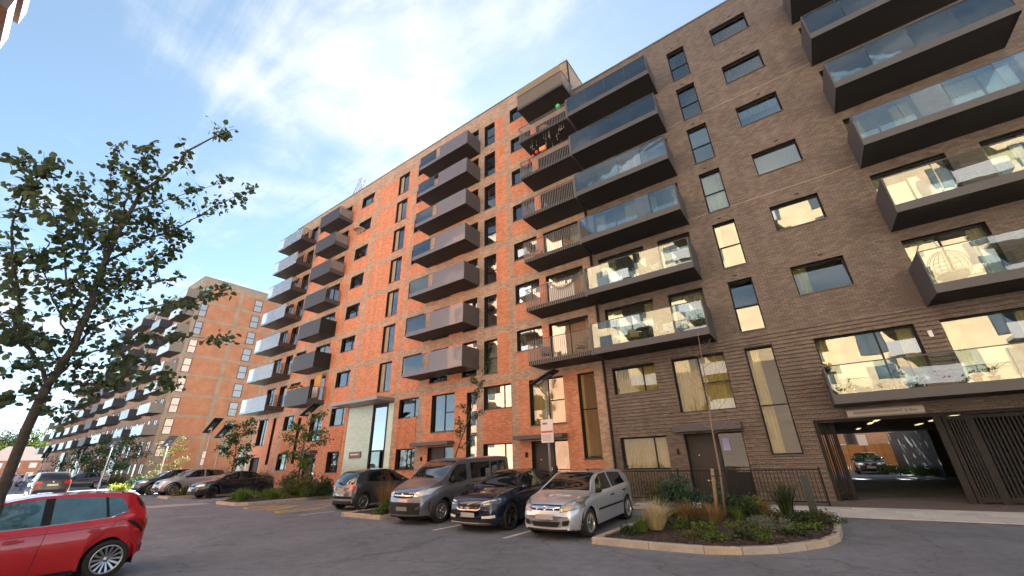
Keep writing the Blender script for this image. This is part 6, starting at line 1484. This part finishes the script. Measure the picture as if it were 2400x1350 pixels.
# foreground tree at the left: limbs follow the photograph's, leaves in loose sprays
def big_tree():
    t = thing('street_tree', 'tall slender tree with sparse dark leaves leaning over the left foreground', 'tree', (-8.75, .92, 0)); base = Vector(t.location)
    C = []; r = random.Random(12); tw = MB()
    for bi, (pts, rad) in enumerate(BT):
        P = [Vector(p)-base for p in pts]
        if bi == 0: P = [Vector((0, 0, 0))]+P; rad = [.064]+[.58*q for q in rad]; MB().tube(P, rad, 12).build('trunk', M_BARK, t); continue
        # smooth the limb and give it a little wander
        Q, R = [], []; rad = [.60*q for q in rad]
        for i in range(len(P)-1):
            for k in range(4):
                s = k/4; q = P[i]+(P[i+1]-P[i])*s; Q.append(q+Vector((r.gauss(0, .008), r.gauss(0, .008), r.gauss(0, .008)))); R.append(rad[i]+(rad[i+1]-rad[i])*s)
        Q.append(P[-1]); R.append(rad[-1]); MB().tube(Q, R, 7).build('branch', M_BARK, t)
        n = len(Q)
        for i, q in enumerate(Q):
            s = i/(n-1)
            if r.random() < .27: continue
            if s < (.26 if bi < 3 else .12): continue
            # side twigs carrying leaves
            for k in range(5 if bi in (1, 2) else 4):
                d = Vector((r.gauss(0, 1), r.gauss(0, 1), r.gauss(.1, .8))).normalized()*r.uniform(.10, .34)*(1.15-.6*s); e = q+d
                tw.tube([q, q+d*.5+Vector((0, 0, .02)), e], [.004, .003, .0015], 3, cap=False)
                for m_ in range(r.randint(3, 6)):
                    f = r.uniform(.2, 1.05); C.append(q+d*f+Vector((r.gauss(0, .022), r.gauss(0, .022), r.gauss(0, .022))))
            C.append(q+Vector((r.gauss(0, .03), r.gauss(0, .03), r.gauss(0, .03))))
    o = tw.build('twigs', M_BARK, t); o['kind'] = 'stuff'
    A = np.array([tuple(c) for c in C])
    V, F = leaf_arrays(A, .068, aspect=.80, fold=.10, droop=.55); V = V.reshape(-1, 6, 3)
    cam = Vector((0, 0, 1.55)); near = [(i, (Vector(A[i])+base-cam).length) for i in range(len(A)) if in_front_pt(Vector(A[i])+base)]
    near.sort(key=lambda q: q[1]); pick = [i for i, _ in near[:296]]; ps = set(pick)
    for i in pick:
        v = V[i]-A[i]; me = bpy.data.meshes.new('leaf'); me.from_pydata([tuple(p) for p in v], [], [(0, 1, 4, 2), (0, 2, 5, 3)]); me.materials.append(L_TREE); ob('leaf', me, t, tuple(A[i]))
    keep = [i for i in range(len(A)) if i not in ps]; W = V[keep].reshape(-1, 3)
    F2 = (np.arange(len(keep))[:, None, None]*6+np.array([(0, 1, 4, 2), (0, 2, 5, 3)])[None]).reshape(-1, 4)
    o = ob('leaves', np_mesh('leaves', W, F2, L_TREE), t); o['kind'] = 'stuff'
def in_front_pt(p):
    q = SC.camera.matrix_world.inverted() @ p
    if q.z > -.5: return False
    s = 927.86/-q.z; return abs(q.x*s) < 1190 and abs(q.y*s) < 665
BT = [([(-8.36,0.81,0.74),(-8.03,0.73,1.34),(-7.59,0.67,2.03),(-7.25,0.65,2.51)], [0.1,0.092,0.083,0.075]),
([(-7.25,0.65,2.51),(-7.01,0.69,2.86),(-6.78,0.67,3.29),(-6.55,0.62,3.77),(-6.28,0.6,4.26),(-5.99,0.61,4.71),(-5.77,0.72,4.9),(-5.38,0.84,5.28),(-5.07,1.02,5.45)], [0.072,0.064,0.056,0.049,0.041,0.033,0.026,0.018,0.01]),
([(-7.25,0.65,2.51),(-7.17,0.53,2.71),(-7.13,0.42,2.83),(-7.06,0.3,3.0),(-6.92,0.13,3.38),(-6.77,-0.06,3.79),(-6.58,-0.18,4.12),(-6.32,-0.19,4.33),(-6.09,-0.14,4.42),(-6.08,-0.32,4.63)], [0.04,0.036,0.032,0.029,0.025,0.021,0.017,0.014,0.01,0.006]),
([(-6.15,-0.15,4.45),(-5.98,-0.12,4.52),(-5.81,-0.1,4.57)], [0.008,0.006,0.004]),
([(-6.6,0.63,3.79),(-6.56,0.57,4.17),(-6.54,0.55,4.46),(-6.65,0.43,4.78),(-6.63,0.34,5.19),(-6.63,0.29,5.52)], [0.026,0.022,0.017,0.013,0.008,0.004]),
([(-6.34,0.61,4.29),(-6.02,0.53,4.61),(-5.74,0.48,4.83),(-5.43,0.46,5.02)], [0.02,0.015,0.009,0.004]),
([(-6.55,0.61,3.89),(-6.3,0.85,4.23),(-6.04,1.13,4.52),(-5.87,1.32,4.85),(-5.56,1.62,5.18)], [0.026,0.02,0.015,0.009,0.004]),
([(-6.21,0.64,4.54),(-6.12,0.78,4.67),(-5.96,0.96,4.84),(-5.59,1.26,5.06)], [0.014,0.011,0.007,0.004]),
([(-6.97,0.69,3.07),(-7.0,0.72,3.47),(-7.08,0.81,3.69),(-6.93,1.06,3.92),(-6.74,1.39,4.05)], [0.022,0.017,0.013,0.009,0.004]),
([(-7.15,0.68,2.73),(-6.94,0.78,3.18),(-6.66,1.04,3.44),(-6.43,1.34,3.56),(-6.33,1.57,3.65),(-6.06,1.83,3.86)], [0.026,0.022,0.017,0.013,0.008,0.004]),
([(-7.25,0.65,2.51),(-7.11,0.75,2.76),(-6.97,0.89,2.93),(-6.74,1.12,3.06),(-6.62,1.3,3.14),(-6.32,1.64,3.15),(-6.07,1.94,3.14)], [0.026,0.022,0.019,0.015,0.011,0.008,0.004]),
([(-7.29,0.65,2.46),(-7.09,0.83,2.54),(-6.93,1.03,2.52),(-6.69,1.23,2.62),(-6.52,1.44,2.6),(-6.43,1.62,2.53)], [0.018,0.015,0.012,0.01,0.007,0.004]),
([(-7.39,0.66,2.3),(-7.0,0.76,2.25),(-6.6,0.87,2.21)], [0.012,0.007,0.003]),
([(-6.81,0.67,3.19),(-6.6,0.48,3.41),(-6.3,0.27,3.78),(-6.05,0.12,4.0),(-5.84,-0.03,4.15)], [0.022,0.017,0.013,0.009,0.004]),
([(-6.91,0.66,3.0),(-6.81,0.41,3.33),(-6.66,0.26,3.56),(-6.54,0.11,3.74),(-6.42,-0.04,3.9)], [0.018,0.014,0.011,0.007,0.004]),
([(-6.7,0.31,2.88),(-6.49,0.14,2.98),(-6.3,-0.04,3.07)], [0.01,0.007,0.003]),
([(-6.85,0.46,2.65),(-6.67,0.32,2.64),(-6.6,0.19,2.48)], [0.01,0.007,0.003]),
([(-6.48,0.11,3.31),(-6.31,-0.05,3.45),(-6.17,-0.2,3.54)], [0.01,0.007,0.003]),
([(-6.75,0.65,3.67),(-6.57,0.86,3.87),(-6.38,1.05,4.07),(-6.26,1.19,4.31)], [0.014,0.011,0.007,0.004]),
([(-6.78,0.68,3.46),(-6.63,0.48,3.75),(-6.36,0.36,4.06),(-6.21,0.2,4.27),(-6.05,0.09,4.4)], [0.014,0.011,0.009,0.007,0.004]),
([(-6.52,0.61,4.05),(-6.7,0.43,4.41),(-6.87,0.27,4.72),(-6.97,0.14,5.09)], [0.012,0.009,0.007,0.004]),
([(-7.17,0.7,2.78),(-7.02,0.48,2.98),(-6.93,0.28,3.04),(-6.84,0.19,2.93)], [0.014,0.011,0.007,0.004]),
([(-7.09,0.69,2.77),(-6.99,0.98,2.75),(-6.88,1.21,2.83),(-6.86,1.38,2.91)], [0.014,0.011,0.007,0.004]),
([(-6.23,0.64,4.39),(-6.18,0.81,4.46),(-6.15,1.03,4.42),(-6.14,1.22,4.41)], [0.012,0.009,0.007,0.004]),
([(-7.28,0.67,2.69),(-7.36,0.55,2.44),(-7.38,0.39,2.33)], [0.012,0.008,0.004])]
big_tree()
# far end of the street
fh = thing('brick_house', 'brown-roofed brick house at the far left end of the street', 'house', (-203, 12, 0))
MB().box(-2, 9, 0, 12, 0, 5.6).build('wall', T_RED, fh); MB().add([(-2.5, -.5, 5.5), (9.5, -.5, 5.5), (9.5, 12.5, 5.5), (-2.5, 12.5, 5.5), (3.5, 3.5, 9.6), (3.5, 8.5, 9.6)], [(0, 1, 4), (1, 2, 5, 4), (2, 3, 5), (3, 0, 4, 5)]).build('roof', mat('brown_tile', (.055, .032, .026), .85, var=.25, vscale=3), fh)
for y in (2, 5.4, 8.8):
    for z in (.9, 3.5): MB().box(9.0, 9.06, y, y+1.5, z, z+1.4).build('window', M_WHITE, fh)
def far_tree(label, x, y, h, r, m, seed):
    t = thing('far_tree', label, 'tree', (x, y, 0)); MB().tube([(0, 0, 0), (.2, 0, h*.5), (0, 0, h*.8)], [.5, .35, .1], 8).build('trunk', M_BARK, t)
    P = blob_points(5200, r, r, h*.5, 18, seed); P[:, 2] += h*.28; V, F = leaf_arrays(P, .75); o = ob('crown', np_mesh('crown', V, F, m), t); o['kind'] = 'stuff'
far_tree('sunlit yellow-green tree behind the far house', -255, 28, 26, 12, leafmat('sunny_leaf', (.060, .082, .012), .4), 3)
far_tree('darker green tree left of the sunlit one behind the far house', -262, 19, 22, 12, leafmat('far_leaf', (.030, .045, .014), .4), 4)
far_tree('leafy tree over the fence beyond the passage, right of the white notice', 2.5, 51.5, 20, 7.5, L_MID, 6)  # crowns out of view; this row placed and heightened to shade the yard
far_tree('leafy tree over the left end of the fence beyond the passage', -3.5, 49.5, 20, 7.5, L_OLIVE, 7)
far_tree('tall tree hanging over the middle of the fence beyond the passage', -10, 51, 20, 7.5, L_MID, 8)

# ------------------------------------------------------------ people far down the street
def person(label, x, y, top, legs, face, pose=0):
    t = thing('person', label, 'person', (x, y, 0), face)
    V = [(0, 0, .95), (0, .02, 1.15), (0, .02, 1.40), (0, .02, 1.50), (0, .04, 1.62), (0, .05, 1.74), (.20, .0, 1.42), (.27, -.04+.1*pose, 1.15), (.24, .12+.1*pose, .92), (-.20, 0, 1.42), (-.27, -.02, 1.15), (-.24, .10, .92), (.10, 0, .88), (.12, .08+.12*pose, .48), (.12, -.02+.05*pose, .06), (.12, .16, .03), (-.10, 0, .88), (-.12, -.02, .48), (-.12, -.16*pose-.02, .06), (-.12, .12, .03)]
    E = [(0, 1), (1, 2), (2, 3), (3, 4), (4, 5), (2, 6), (6, 7), (7, 8), (2, 9), (9, 10), (10, 11), (0, 12), (12, 13), (13, 14), (14, 15), (0, 16), (16, 17), (17, 18), (18, 19)]
    R = [.15, .14, .16, .06, .10, .085, .075, .055, .038, .075, .055, .038, .10, .075, .05, .04, .10, .075, .05, .04]
    me = bpy.data.meshes.new('body'); me.from_pydata(V, E, []); o = bpy.data.objects.new('body', me); COL.objects.link(o); md = o.modifiers.new('s', 'SKIN')
    for i, q in enumerate(me.skin_vertices[0].data): q.radius = (R[i], R[i]*.8); q.use_root = (i == 0)
    md2 = o.modifiers.new('u', 'SUBSURF'); md2.levels = 1; md2.render_levels = 1
    dg = bpy.context.evaluated_depsgraph_get(); m2 = bpy.data.meshes.new_from_object(o.evaluated_get(dg)); bpy.data.objects.remove(o)
    for m in (top, legs, mat('skin', (.42, .26, .19), .6), mat('hair', (.03, .022, .018), .8)): m2.materials.append(m)
    for p in m2.polygons:
        c = p.center; p.use_smooth = True
        p.material_index = 1 if c.z < .93 and abs(c.x) < .2 else (3 if c.z > 1.70 or (c.z > 1.58 and c.y < .0) else 2 if c.z > 1.50 or (c.z < .98 and abs(c.x) > .2) else 0)
    ob('body', m2, t)
person('person in dark clothes standing at the far left of the street', -80.5, 7.75, mat('dark_coat', (.02, .02, .025), .8), mat('dark_trousers', (.02, .02, .03), .8), .4)
person('person in a pale top standing beside the one in dark clothes', -81.0, 7.2, mat('pale_top', (.5, .52, .6), .8), mat('dark_trousers', (.02, .02, .03), .8), 1.2)
person('person in a lilac top and grey trousers, third of the walkers from the left', -73.6, 7.4, mat('lilac_top', (.50, .48, .58), .8), mat('grey_trousers', (.30, .30, .33), .8), 2.0, 1)
person('person in a white top and blue jeans walking, rightmost of the group', -72.6, 7.9, mat('white_top', (.62, .62, .68), .8), mat('jeans', (.06, .10, .22), .8), -.6, 1)

# ------------------------------------------------------------ things kept on the balconies
M_TERRA = mat('terracotta', (.42, .15, .065), .8, var=.12, vscale=10); M_POTG = mat('grey_pot', (.10, .10, .10), .7); M_POTW = mat('white_pot', (.62, .62, .58), .5); M_PINK = mat('pink_petal', (.62, .06, .28), .6); M_REDP = mat('red_petal', (.62, .05, .03), .6); M_ORP = mat('orange_petal', (.70, .26, .04), .6); M_WHP = mat('white_petal', (.75, .72, .66), .6)
def pot(label, x, y, z, r, h, m, kind='bush', ph=.3, group=None, petals=None, long=0.):
    t = thing('plant_pot', label, 'plant pot', (x, y, z), 0, group)
    if long: MB().box(-long/2, long/2, -r, r, 0, h).box(-long/2-.012, long/2+.012, -r-.012, r+.012, h-.03, h+.004).build('pot', m, t)
    else: MB().lathe([(.0001, 0), (r*.72, 0), (r*.95, h*.82), (r*1.06, h*.82), (r*1.06, h), (r*.9, h), (r*.88, h*.85), (.0001, h*.85)], 14).build('pot', m, t)
    n = 120 if not long else 260
    if kind == 'palm':
        V, F = [], []
        for i in range(26):
            a = rnd.uniform(0, 6.3); l = ph*rnd.uniform(.7, 1.1); o = len(V)
            for tt in (0, .35, .7, 1.):
                d = l*.75*tt; zz = h+l*(1.1*tt-.75*tt*tt); w = .018*(1-tt*.85); V += [(math.cos(a)*d-math.sin(a)*w, math.sin(a)*d+math.cos(a)*w, zz), (math.cos(a)*d+math.sin(a)*w, math.sin(a)*d-math.cos(a)*w, zz)]
            for k in range(3): F.append((o+2*k, o+2*k+1, o+2*k+3, o+2*k+2))
        ob('fronds', np_mesh('fronds', V, F, L_MID), t)
    elif kind == 'thin':
        b = MB()
        for i in range(5): b.tube([(rnd.uniform(-.03, .03), rnd.uniform(-.03, .03), h*.8), (rnd.uniform(-.10, .10), rnd.uniform(-.08, .08), h+ph*.6), (rnd.uniform(-.2, .2), rnd.uniform(-.1, .1), h+ph)], [.006, .005, .003], 4)
        b.build('stems', L_OLIVE, t); P = blob_points(90, .24, .2, ph*.6, 6, rnd.randrange(999)); P[:, 2] += h+ph*.35; V, F = leaf_arrays(P, .07); ob('foliage', np_mesh('foliage', V, F, L_MID), t)
    else:
        P = blob_points(n, (long*.55 if long else r*1.8), r*1.7, ph, 6, rnd.randrange(999)); P[:, 2] += h*.95; V, F = leaf_arrays(P, .065); ob('foliage', np_mesh('foliage', V, F, L_MID if kind != 'dark' else L_DARK), t)
    if petals:
        P = blob_points(26 if not long else 50, (long*.5 if long else r*1.5), r*1.4, ph*.8, 6, rnd.randrange(999)); P[:, 2] += h+ph*.35; V, F = leaf_arrays(P, .075, aspect=1.); ob('flowers', np_mesh('flowers', V, F, petals), t)
    return t
zb = 2.98+.235; yb = D-1.52; G1 = 'plant pots along the balcony above the passage'
pot('terracotta pot with a leafy plant, leftmost on the balcony above the passage', .98, yb, zb, .10, .19, M_TERRA, ph=.28, group=G1)
pot('terracotta pot with a bushy plant, second on the balcony above the passage', 1.27, yb, zb, .10, .18, M_TERRA, ph=.34, group=G1)
pot('grey trough of low greenery beside the two terracotta pots', 1.62, yb, zb, .08, .16, M_POTG, ph=.20, long=.42, group=G1)
pot('second grey trough of low greenery farther right', 2.10, yb, zb, .08, .16, M_POTG, ph=.18, long=.46, group=G1)
pot('terracotta pot with tall thin stems in front of the balcony door', 2.58, yb+.15, zb, .09, .17, M_TERRA, 'thin', .95, group=G1)
pot('dark pot of trailing leaves right of the thin-stemmed pot', 2.95, yb, zb, .11, .17, M_POTG, 'dark', .22, group=G1)
pot('long terracotta trough of reddish plants', 3.42, yb, zb, .09, .19, M_TERRA, 'dark', .26, long=.62, group=G1, petals=mat('dull_red_petal', (.30, .06, .05), .7))
pot('small terracotta pot right of the long trough', 3.88, yb, zb, .085, .13, M_TERRA, ph=.22, group=G1)
pot('terracotta pot with pink flowers', 4.22, yb, zb, .10, .19, M_TERRA, ph=.22, group=G1, petals=M_PINK)
pot('terracotta pot with a palm, right of the pink flowers', 4.55, yb, zb, .12, .2, M_TERRA, 'palm', .75, group=G1)
bc = thing('bamboo_cane', 'bamboo cane leaning upright behind the glass right of the palm', 'cane', (5.05, yb+.05, zb)); MB().tube([(0, 0, 0), (.12, .08, 1.02)], .014, 6).build('cane', mat('bamboo', (.45, .30, .10), .6), bc)
fb = thing('flower_box', 'dark box of yellow flowers hung at the left end of the passage balcony rail', 'flower box', (.90, D-1.30, 2.98+1.12)); MB().box(-.05, .07, -.20, .12, 0, .14).build('box', M_POTG, fb); P = blob_points(120, .14, .22, .16, 5, 5); P[:, 2] += .13; V, F = leaf_arrays(P, .06, aspect=.9); ob('flowers', np_mesh('flowers', V, F, mat('yellow_petal', (.62, .46, .03), .6)), fb); P = blob_points(80, .14, .22, .14, 5, 9); P[:, 2] += .10; V, F = leaf_arrays(P, .06); ob('foliage', np_mesh('foliage', V, F, L_MID), fb)
# hanging egg chair
eg = thing('egg_chair', 'round wicker egg chair hanging from a curved stand behind the balcony glass', 'chair', (4.95, D-.95, 6.25))
M_WICK = mat('wicker', (.42, .34, .22), .8, var=.2, vscale=20)
w = MB(); 
for k in range(9):
    a = math.pi*k/9; w.tube([(.50*math.sin(q)*math.cos(a), .50*math.sin(q)*math.sin(a), .80+.56*math.cos(q)) for q in np.linspace(.15, 2.9, 14)], .012, 5)
for q in np.linspace(1.0, 2.8, 8): w.tube([(.50*math.sin(q)*math.cos(b), .50*math.sin(q)*math.sin(b), .80+.56*math.cos(q)) for b in np.linspace(.5, 5.6, 18)], .010, 4)
w.build('basket', M_WICK, eg)
c_ = MB().lathe([(.0001, .28), (.26, .30), (.36, .42), (.38, .52), (.0001, .46)], 16); c_.build('cushion', mat('cushion_cream', (.56, .53, .46), .9), eg)
MB().tube([(-.05, .1, .03), (-.45, .1, .12), (-.68, .1, .65), (-.66, .1, 1.25), (-.42, .1, 1.75), (-.06, .1, 1.82)], .026, 8).tube([(-.5, -.4, .03), (-.05, .1, .03), (.5, -.3, .03)], .026, 6).build('stand', mat('stand_metal', (.16, .15, .14), .4), eg); MB().tube([(-.06, .1, 1.82), (0, 0, 1.36)], .012, 5).build('chain', M_WICK, eg)
# drying racks
def rack(label, x, y, z, m, w=.9, cloth=None):
    t = thing('drying_rack', label, 'drying rack', (x, y, z), rnd.uniform(-.2, .2), 'drying racks on the glass balconies'); b = MB()
    for s in (-1, 1):
        b.tube([(-w/2, -.28*s, 0), (-w/2+.05, .25*s, .95)], .011, 5).tube([(w/2, -.28*s, 0), (w/2-.05, .25*s, .95)], .011, 5)
    for i in range(7): b.tube([(-w/2+.05, -.25+.083*i, .95), (w/2-.05, -.25+.083*i, .95)], .007, 4)
    b.build('frame', m, t)
    if cloth: MB().grid([[(-.3+.06*i, -.1, .95) for i in range(9)], [(-.3+.06*i, -.13+.02*math.sin(i), .66) for i in range(9)], [(-.3+.06*i, -.12+.03*math.sin(i*1.3), .42) for i in range(9)]]).build('laundry', cloth, t)
    return t
M_RACKW = mat('rack_white', (.70, .70, .70), .4); M_RACKR = mat('rack_red', (.55, .06, .08), .4)
rack('white drying rack on the topmost glass balcony of the dark block', -6.6, D-1.0, 21.27, M_RACKW, cloth=M_WHITE); rack('red-framed drying rack on the second glass balcony from the top', -5.6, D-1.0, 18.27, M_RACKR); rack('white drying rack on the third glass balcony from the top', -4.6, D-1.0, 15.27, M_RACKW, cloth=mat('peach_cloth', (.62, .36, .28), .9)); rack('white drying rack at the right end of the second glass balcony from the top', -2.95, D-1.0, 18.27, M_RACKW)
def chair(label, x, y, z, rz, m, cat='chair'):
    t = thing('balcony_chair', label, cat, (x, y, z), rz); MB().box(-.24, .24, -.22, .24, .40, .45).build('seat', m, t); MB().obox((0, .26, .68), (.24, 0, 0), (0, .02, 0), (0, .06, .25)).build('backrest', m, t)
    for sx in (-1, 1):
        for sy in (-1, 1): MB().tube([(.21*sx, .2*sy, .4), (.24*sx, .25*sy, 0)], .016, 5).build('leg', M_METAL, t)
        MB().box(.25*sx-.02, .25*sx+.02, -.22, .24, .60, .63).build('armrest', m, t)
    return t
def table(label, x, y, z, m, r=.32, h=.72):
    t = thing('balcony_table', label, 'table', (x, y, z)); MB().lathe([(.0001, h-.03), (r, h-.03), (r, h), (.0001, h)], 18).build('tabletop', m, t)
    for a in (0, 2.09, 4.19): MB().tube([(.06*math.cos(a), .06*math.sin(a), h-.04), (r*.8*math.cos(a), r*.8*math.sin(a), 0)], .014, 5).build('leg', M_METAL, t)
    return t
M_WOODF = mat('garden_wood', (.38, .23, .11), .7, var=.2, vscale=10); M_WICKG = mat('grey_wicker', (.13, .13, .135), .8)
chair('grey armchair on the lowest barred corner balcony, left side', -10.6, D-.8, 6.3, .6, M_WICKG); chair('dark armchair on the lowest barred corner balcony, right side', -8.5, D-.8, 6.3, -.7, M_WICKG)
chair('wooden chair on the barred corner balcony second from the top', -10.4, D-.8, 21.3, .4, M_WOODF); table('wooden table on the barred corner balcony second from the top', -9.6, D-.85, 21.3, M_WOODF, .4)
chair('pale wooden chair on the lowest glass balcony of the dark block', -5.7, D-.9, 6.25, .5, mat('pale_wood', (.50, .36, .18), .6)); table('small wooden table on the lowest glass balcony of the dark block', -5.2, D-1.1, 6.25, mat('pale_wood', (.50, .36, .18), .6)); chair('white chair on the lowest glass balcony of the dark block', -4.3, D-.8, 6.25, -.3, M_WHITE)
pot('orange pot with a shrub on the lowest glass balcony of the dark block', -3.1, D-1.35, 6.25, .15, .32, M_TERRA, ph=.45); pot('large grey pot with a green bush at the right end of the same balcony', -2.72, D-1.3, 6.25, .17, .36, M_POTG, ph=.6); pot('small pot of green leaves left of the orange pot', -3.5, D-1.35, 6.25, .12, .24, M_POTG, ph=.4)
pot('dark pot with pinkish flowers in the middle of the lowest glass balcony', -4.85, D-1.3, 6.25, .11, .3, M_POTG, 'thin', .6, petals=M_PINK)
chair('grey chair on the second lowest glass balcony of the dark block', -5.6, D-.8, 9.25, .3, M_WICKG); table('white round table on the second lowest glass balcony of the dark block', -5.0, D-1.0, 9.25, M_WHITE); chair('white chair on the second lowest glass balcony of the dark block', -4.4, D-.9, 9.25, -.5, M_WHITE)
bx_ = thing('storage_box', 'grey storage box on the second lowest glass balcony of the dark block', 'box', (-6.9, D-.8, 9.25)); MB().box(-.3, .3, -.25, .25, 0, .75).box(-.31, .31, -.26, .26, .75, .79).build('box', mat('box_grey', (.30, .33, .36), .5), bx_)
for i, (x, pm_) in enumerate(((4.7, M_PINK), (5.05, M_WHP), (5.5, M_PINK), (5.95, M_REDP), (6.4, M_PINK), (7.0, M_WHP))): pot(['pot of pink flowers', 'pot of pale yellow-white flowers', 'second pot of pink flowers', 'pot of red flowers', 'third pot of pink flowers', 'pot of white flowers'][i]+' on the highest glass balcony in view at the right', x, D-1.4, 21.25, .12, .26, M_POTG, ph=.5, petals=pm_, group='flower pots on the high right balcony')
# red lanterns and string lights on a corner balcony
for i, (x, z) in enumerate(((-10.55, 19.35), (-10.25, 19.55), (-9.95, 19.75), (-10.8, 19.1))):
    t = thing('red_lantern', ['lowest red lantern but one on the corner balcony', 'third red lantern up the corner balcony', 'highest red lantern on the corner balcony', 'lowest red lantern on the corner balcony'][i], 'lantern', (x, D-1.5, z), 0, 'red lanterns on a corner balcony'); MB().lathe([(.0001, -.12), (.07, -.11), (.13, 0), (.07, .11), (.0001, .12)], 12).build('shade', mat('lantern_red', (.60, .05, .035), .6), t); MB().tube([(0, 0, .12), (0, 0, .3)], .006, 4).build('cord', M_BLACK, t)
pl = thing('parcel', 'orange box hanging on the corner balcony rail beside the red lanterns', 'box', (-9.4, D-1.66, 19.45)); MB().box(-.22, .22, -.08, .06, 0, .3).build('box', mat('orange_box', (.68, .26, .10), .6), pl)
sl = thing('string_lights', 'scatter of small white bulbs hung under a corner balcony', 'string lights', (-11, D-1.5, 20.95)); rr = random.Random(9)
blb = MB()
for i in range(26):
    x, y, z = rr.uniform(.1, 3.2), rr.uniform(0, 1.2), rr.uniform(-.55, -.05); blb.lathe([(.0001, -.025), (.028, 0), (.0001, .025)], 6, (x, y, z)); blb.tube([(x, y, z), (x, y, .06)], .003, 3, cap=False)
blb.build('bulbs', mat('bulb_white', (.8, .78, .7), .4), sl)
bn = thing('balloon', 'bright green balloon on the corner balcony second from the top', 'balloon', (-8.25, D-1.3, 22.75)); MB().lathe([(.0001, -.20), (.03, -.19), (.13, -.1), (.17, .03), (.13, .15), (.0001, .20)], 16).build('balloon', mat('green_rubber', (.05, .52, .10), .3), bn); MB().tube([(0, 0, -.2), (.03, 0, -.7)], .004, 3).build('string', M_WHITE, bn)
pot('terracotta pot hung on the rail of the fourth corner balcony up', -8.3, D-1.5, 12.35, .12, .2, M_TERRA, ph=.2); pot('small plant in a brown box on the rail of the fourth corner balcony up', -10.3, D-1.5, 12.35, .1, .18, M_TERRA, ph=.15, long=.5)
hm = thing('hanging_sheet', 'pale sheet slung like a hammock across the third corner balcony up', 'sheet', (-10.3, D-.9, 9.3)); MB().grid([[(2.1*i/12, .25*j, .95+1.0*(1-2*i/12)**2*.6+.1*j) for j in range(3)] for i in range(13)]).build('sheet', mat('sheet_white', (.66, .62, .64), .9), hm)
hc_ = thing('hanging_sheet', 'white cloth hung across the second corner balcony up', 'sheet', (-10.2, D-.7, 9.25-0.0)); MB().grid([[(1.6*i/10, .03*math.sin(i*1.7), .35+.9*j) for j in range(2)] for i in range(11)]).build('sheet', mat('sheet_cream', (.62, .60, .54), .9), hc_)
for i in range(3): pot(['left', 'middle', 'right'][i]+' box of orange and red flowers on the dark balcony rail over the entrance bushes', -36.2+i*.75, D-1.42, 6.3+1.36, .09, .14, mat('flowerbox_orange', (.55, .20, .06), .7), ph=.22, long=.6, petals=M_ORP, group='orange flower boxes on a dark balcony')
bd = thing('wooden_screen', 'tall ochre board screen standing on the flower-box balcony', 'screen', (-33.9, D-.4, 6.5)); MB().box(-.55, .55, -.02, .02, 0, 2.4).box(-.5, -.44, -.05, -.021, 0, 2.4).box(.44, .5, -.05, -.021, 0, 2.4).build('board', mat('ochre_board', (.50, .27, .07), .8, var=.15, vscale=5), bd)
wc = thing('hanging_sheet', 'white laundry hung before the ochre board screen', 'sheet', (-34.2, D-.6, 6.9)); MB().grid([[(.9*i/8, .03*math.sin(i*2), .95-.06*(i % 2)*j) if j else (.9*i/8, 0, 0) for j in range(2)] for i in range(9)]).build('sheet', M_WHITE, wc)
ul = thing('umbrella', 'pale half-open umbrella sticking out of a small square window high on the red block', 'umbrella', (-30.9, D-.35, 22.55)); MB().lathe([(.0001, .30), (.25, .24), (.55, .05), (.62, -.08)], 12).build('canopy', mat('umbrella_cloth', (.46, .38, .32), .9), ul); MB().tube([(0, 0, .32), (0, .1, -.5)], .012, 5).build('handle', M_BLACK, ul)

# everything surveyed on level ground is set down on the falling ground
for o in list(COL.objects):
    if o.parent is None and o.type == 'EMPTY' and 'label' in o and -1 < o.location.y < 16.6 and o['category'] not in ('car', 'van', 'building', 'flower bed', 'crane'):
        if o.location.x < -120 or o.location.z > 2: continue
        x, y, s_ = drop(o.location.x, o.location.y)
        if s_ < 1.0005: continue
        z = o.location.z; o.location = (x, y, z*s_+gz(x, y))
        if o['category'] != 'person': o.scale = (s_, s_, s_)
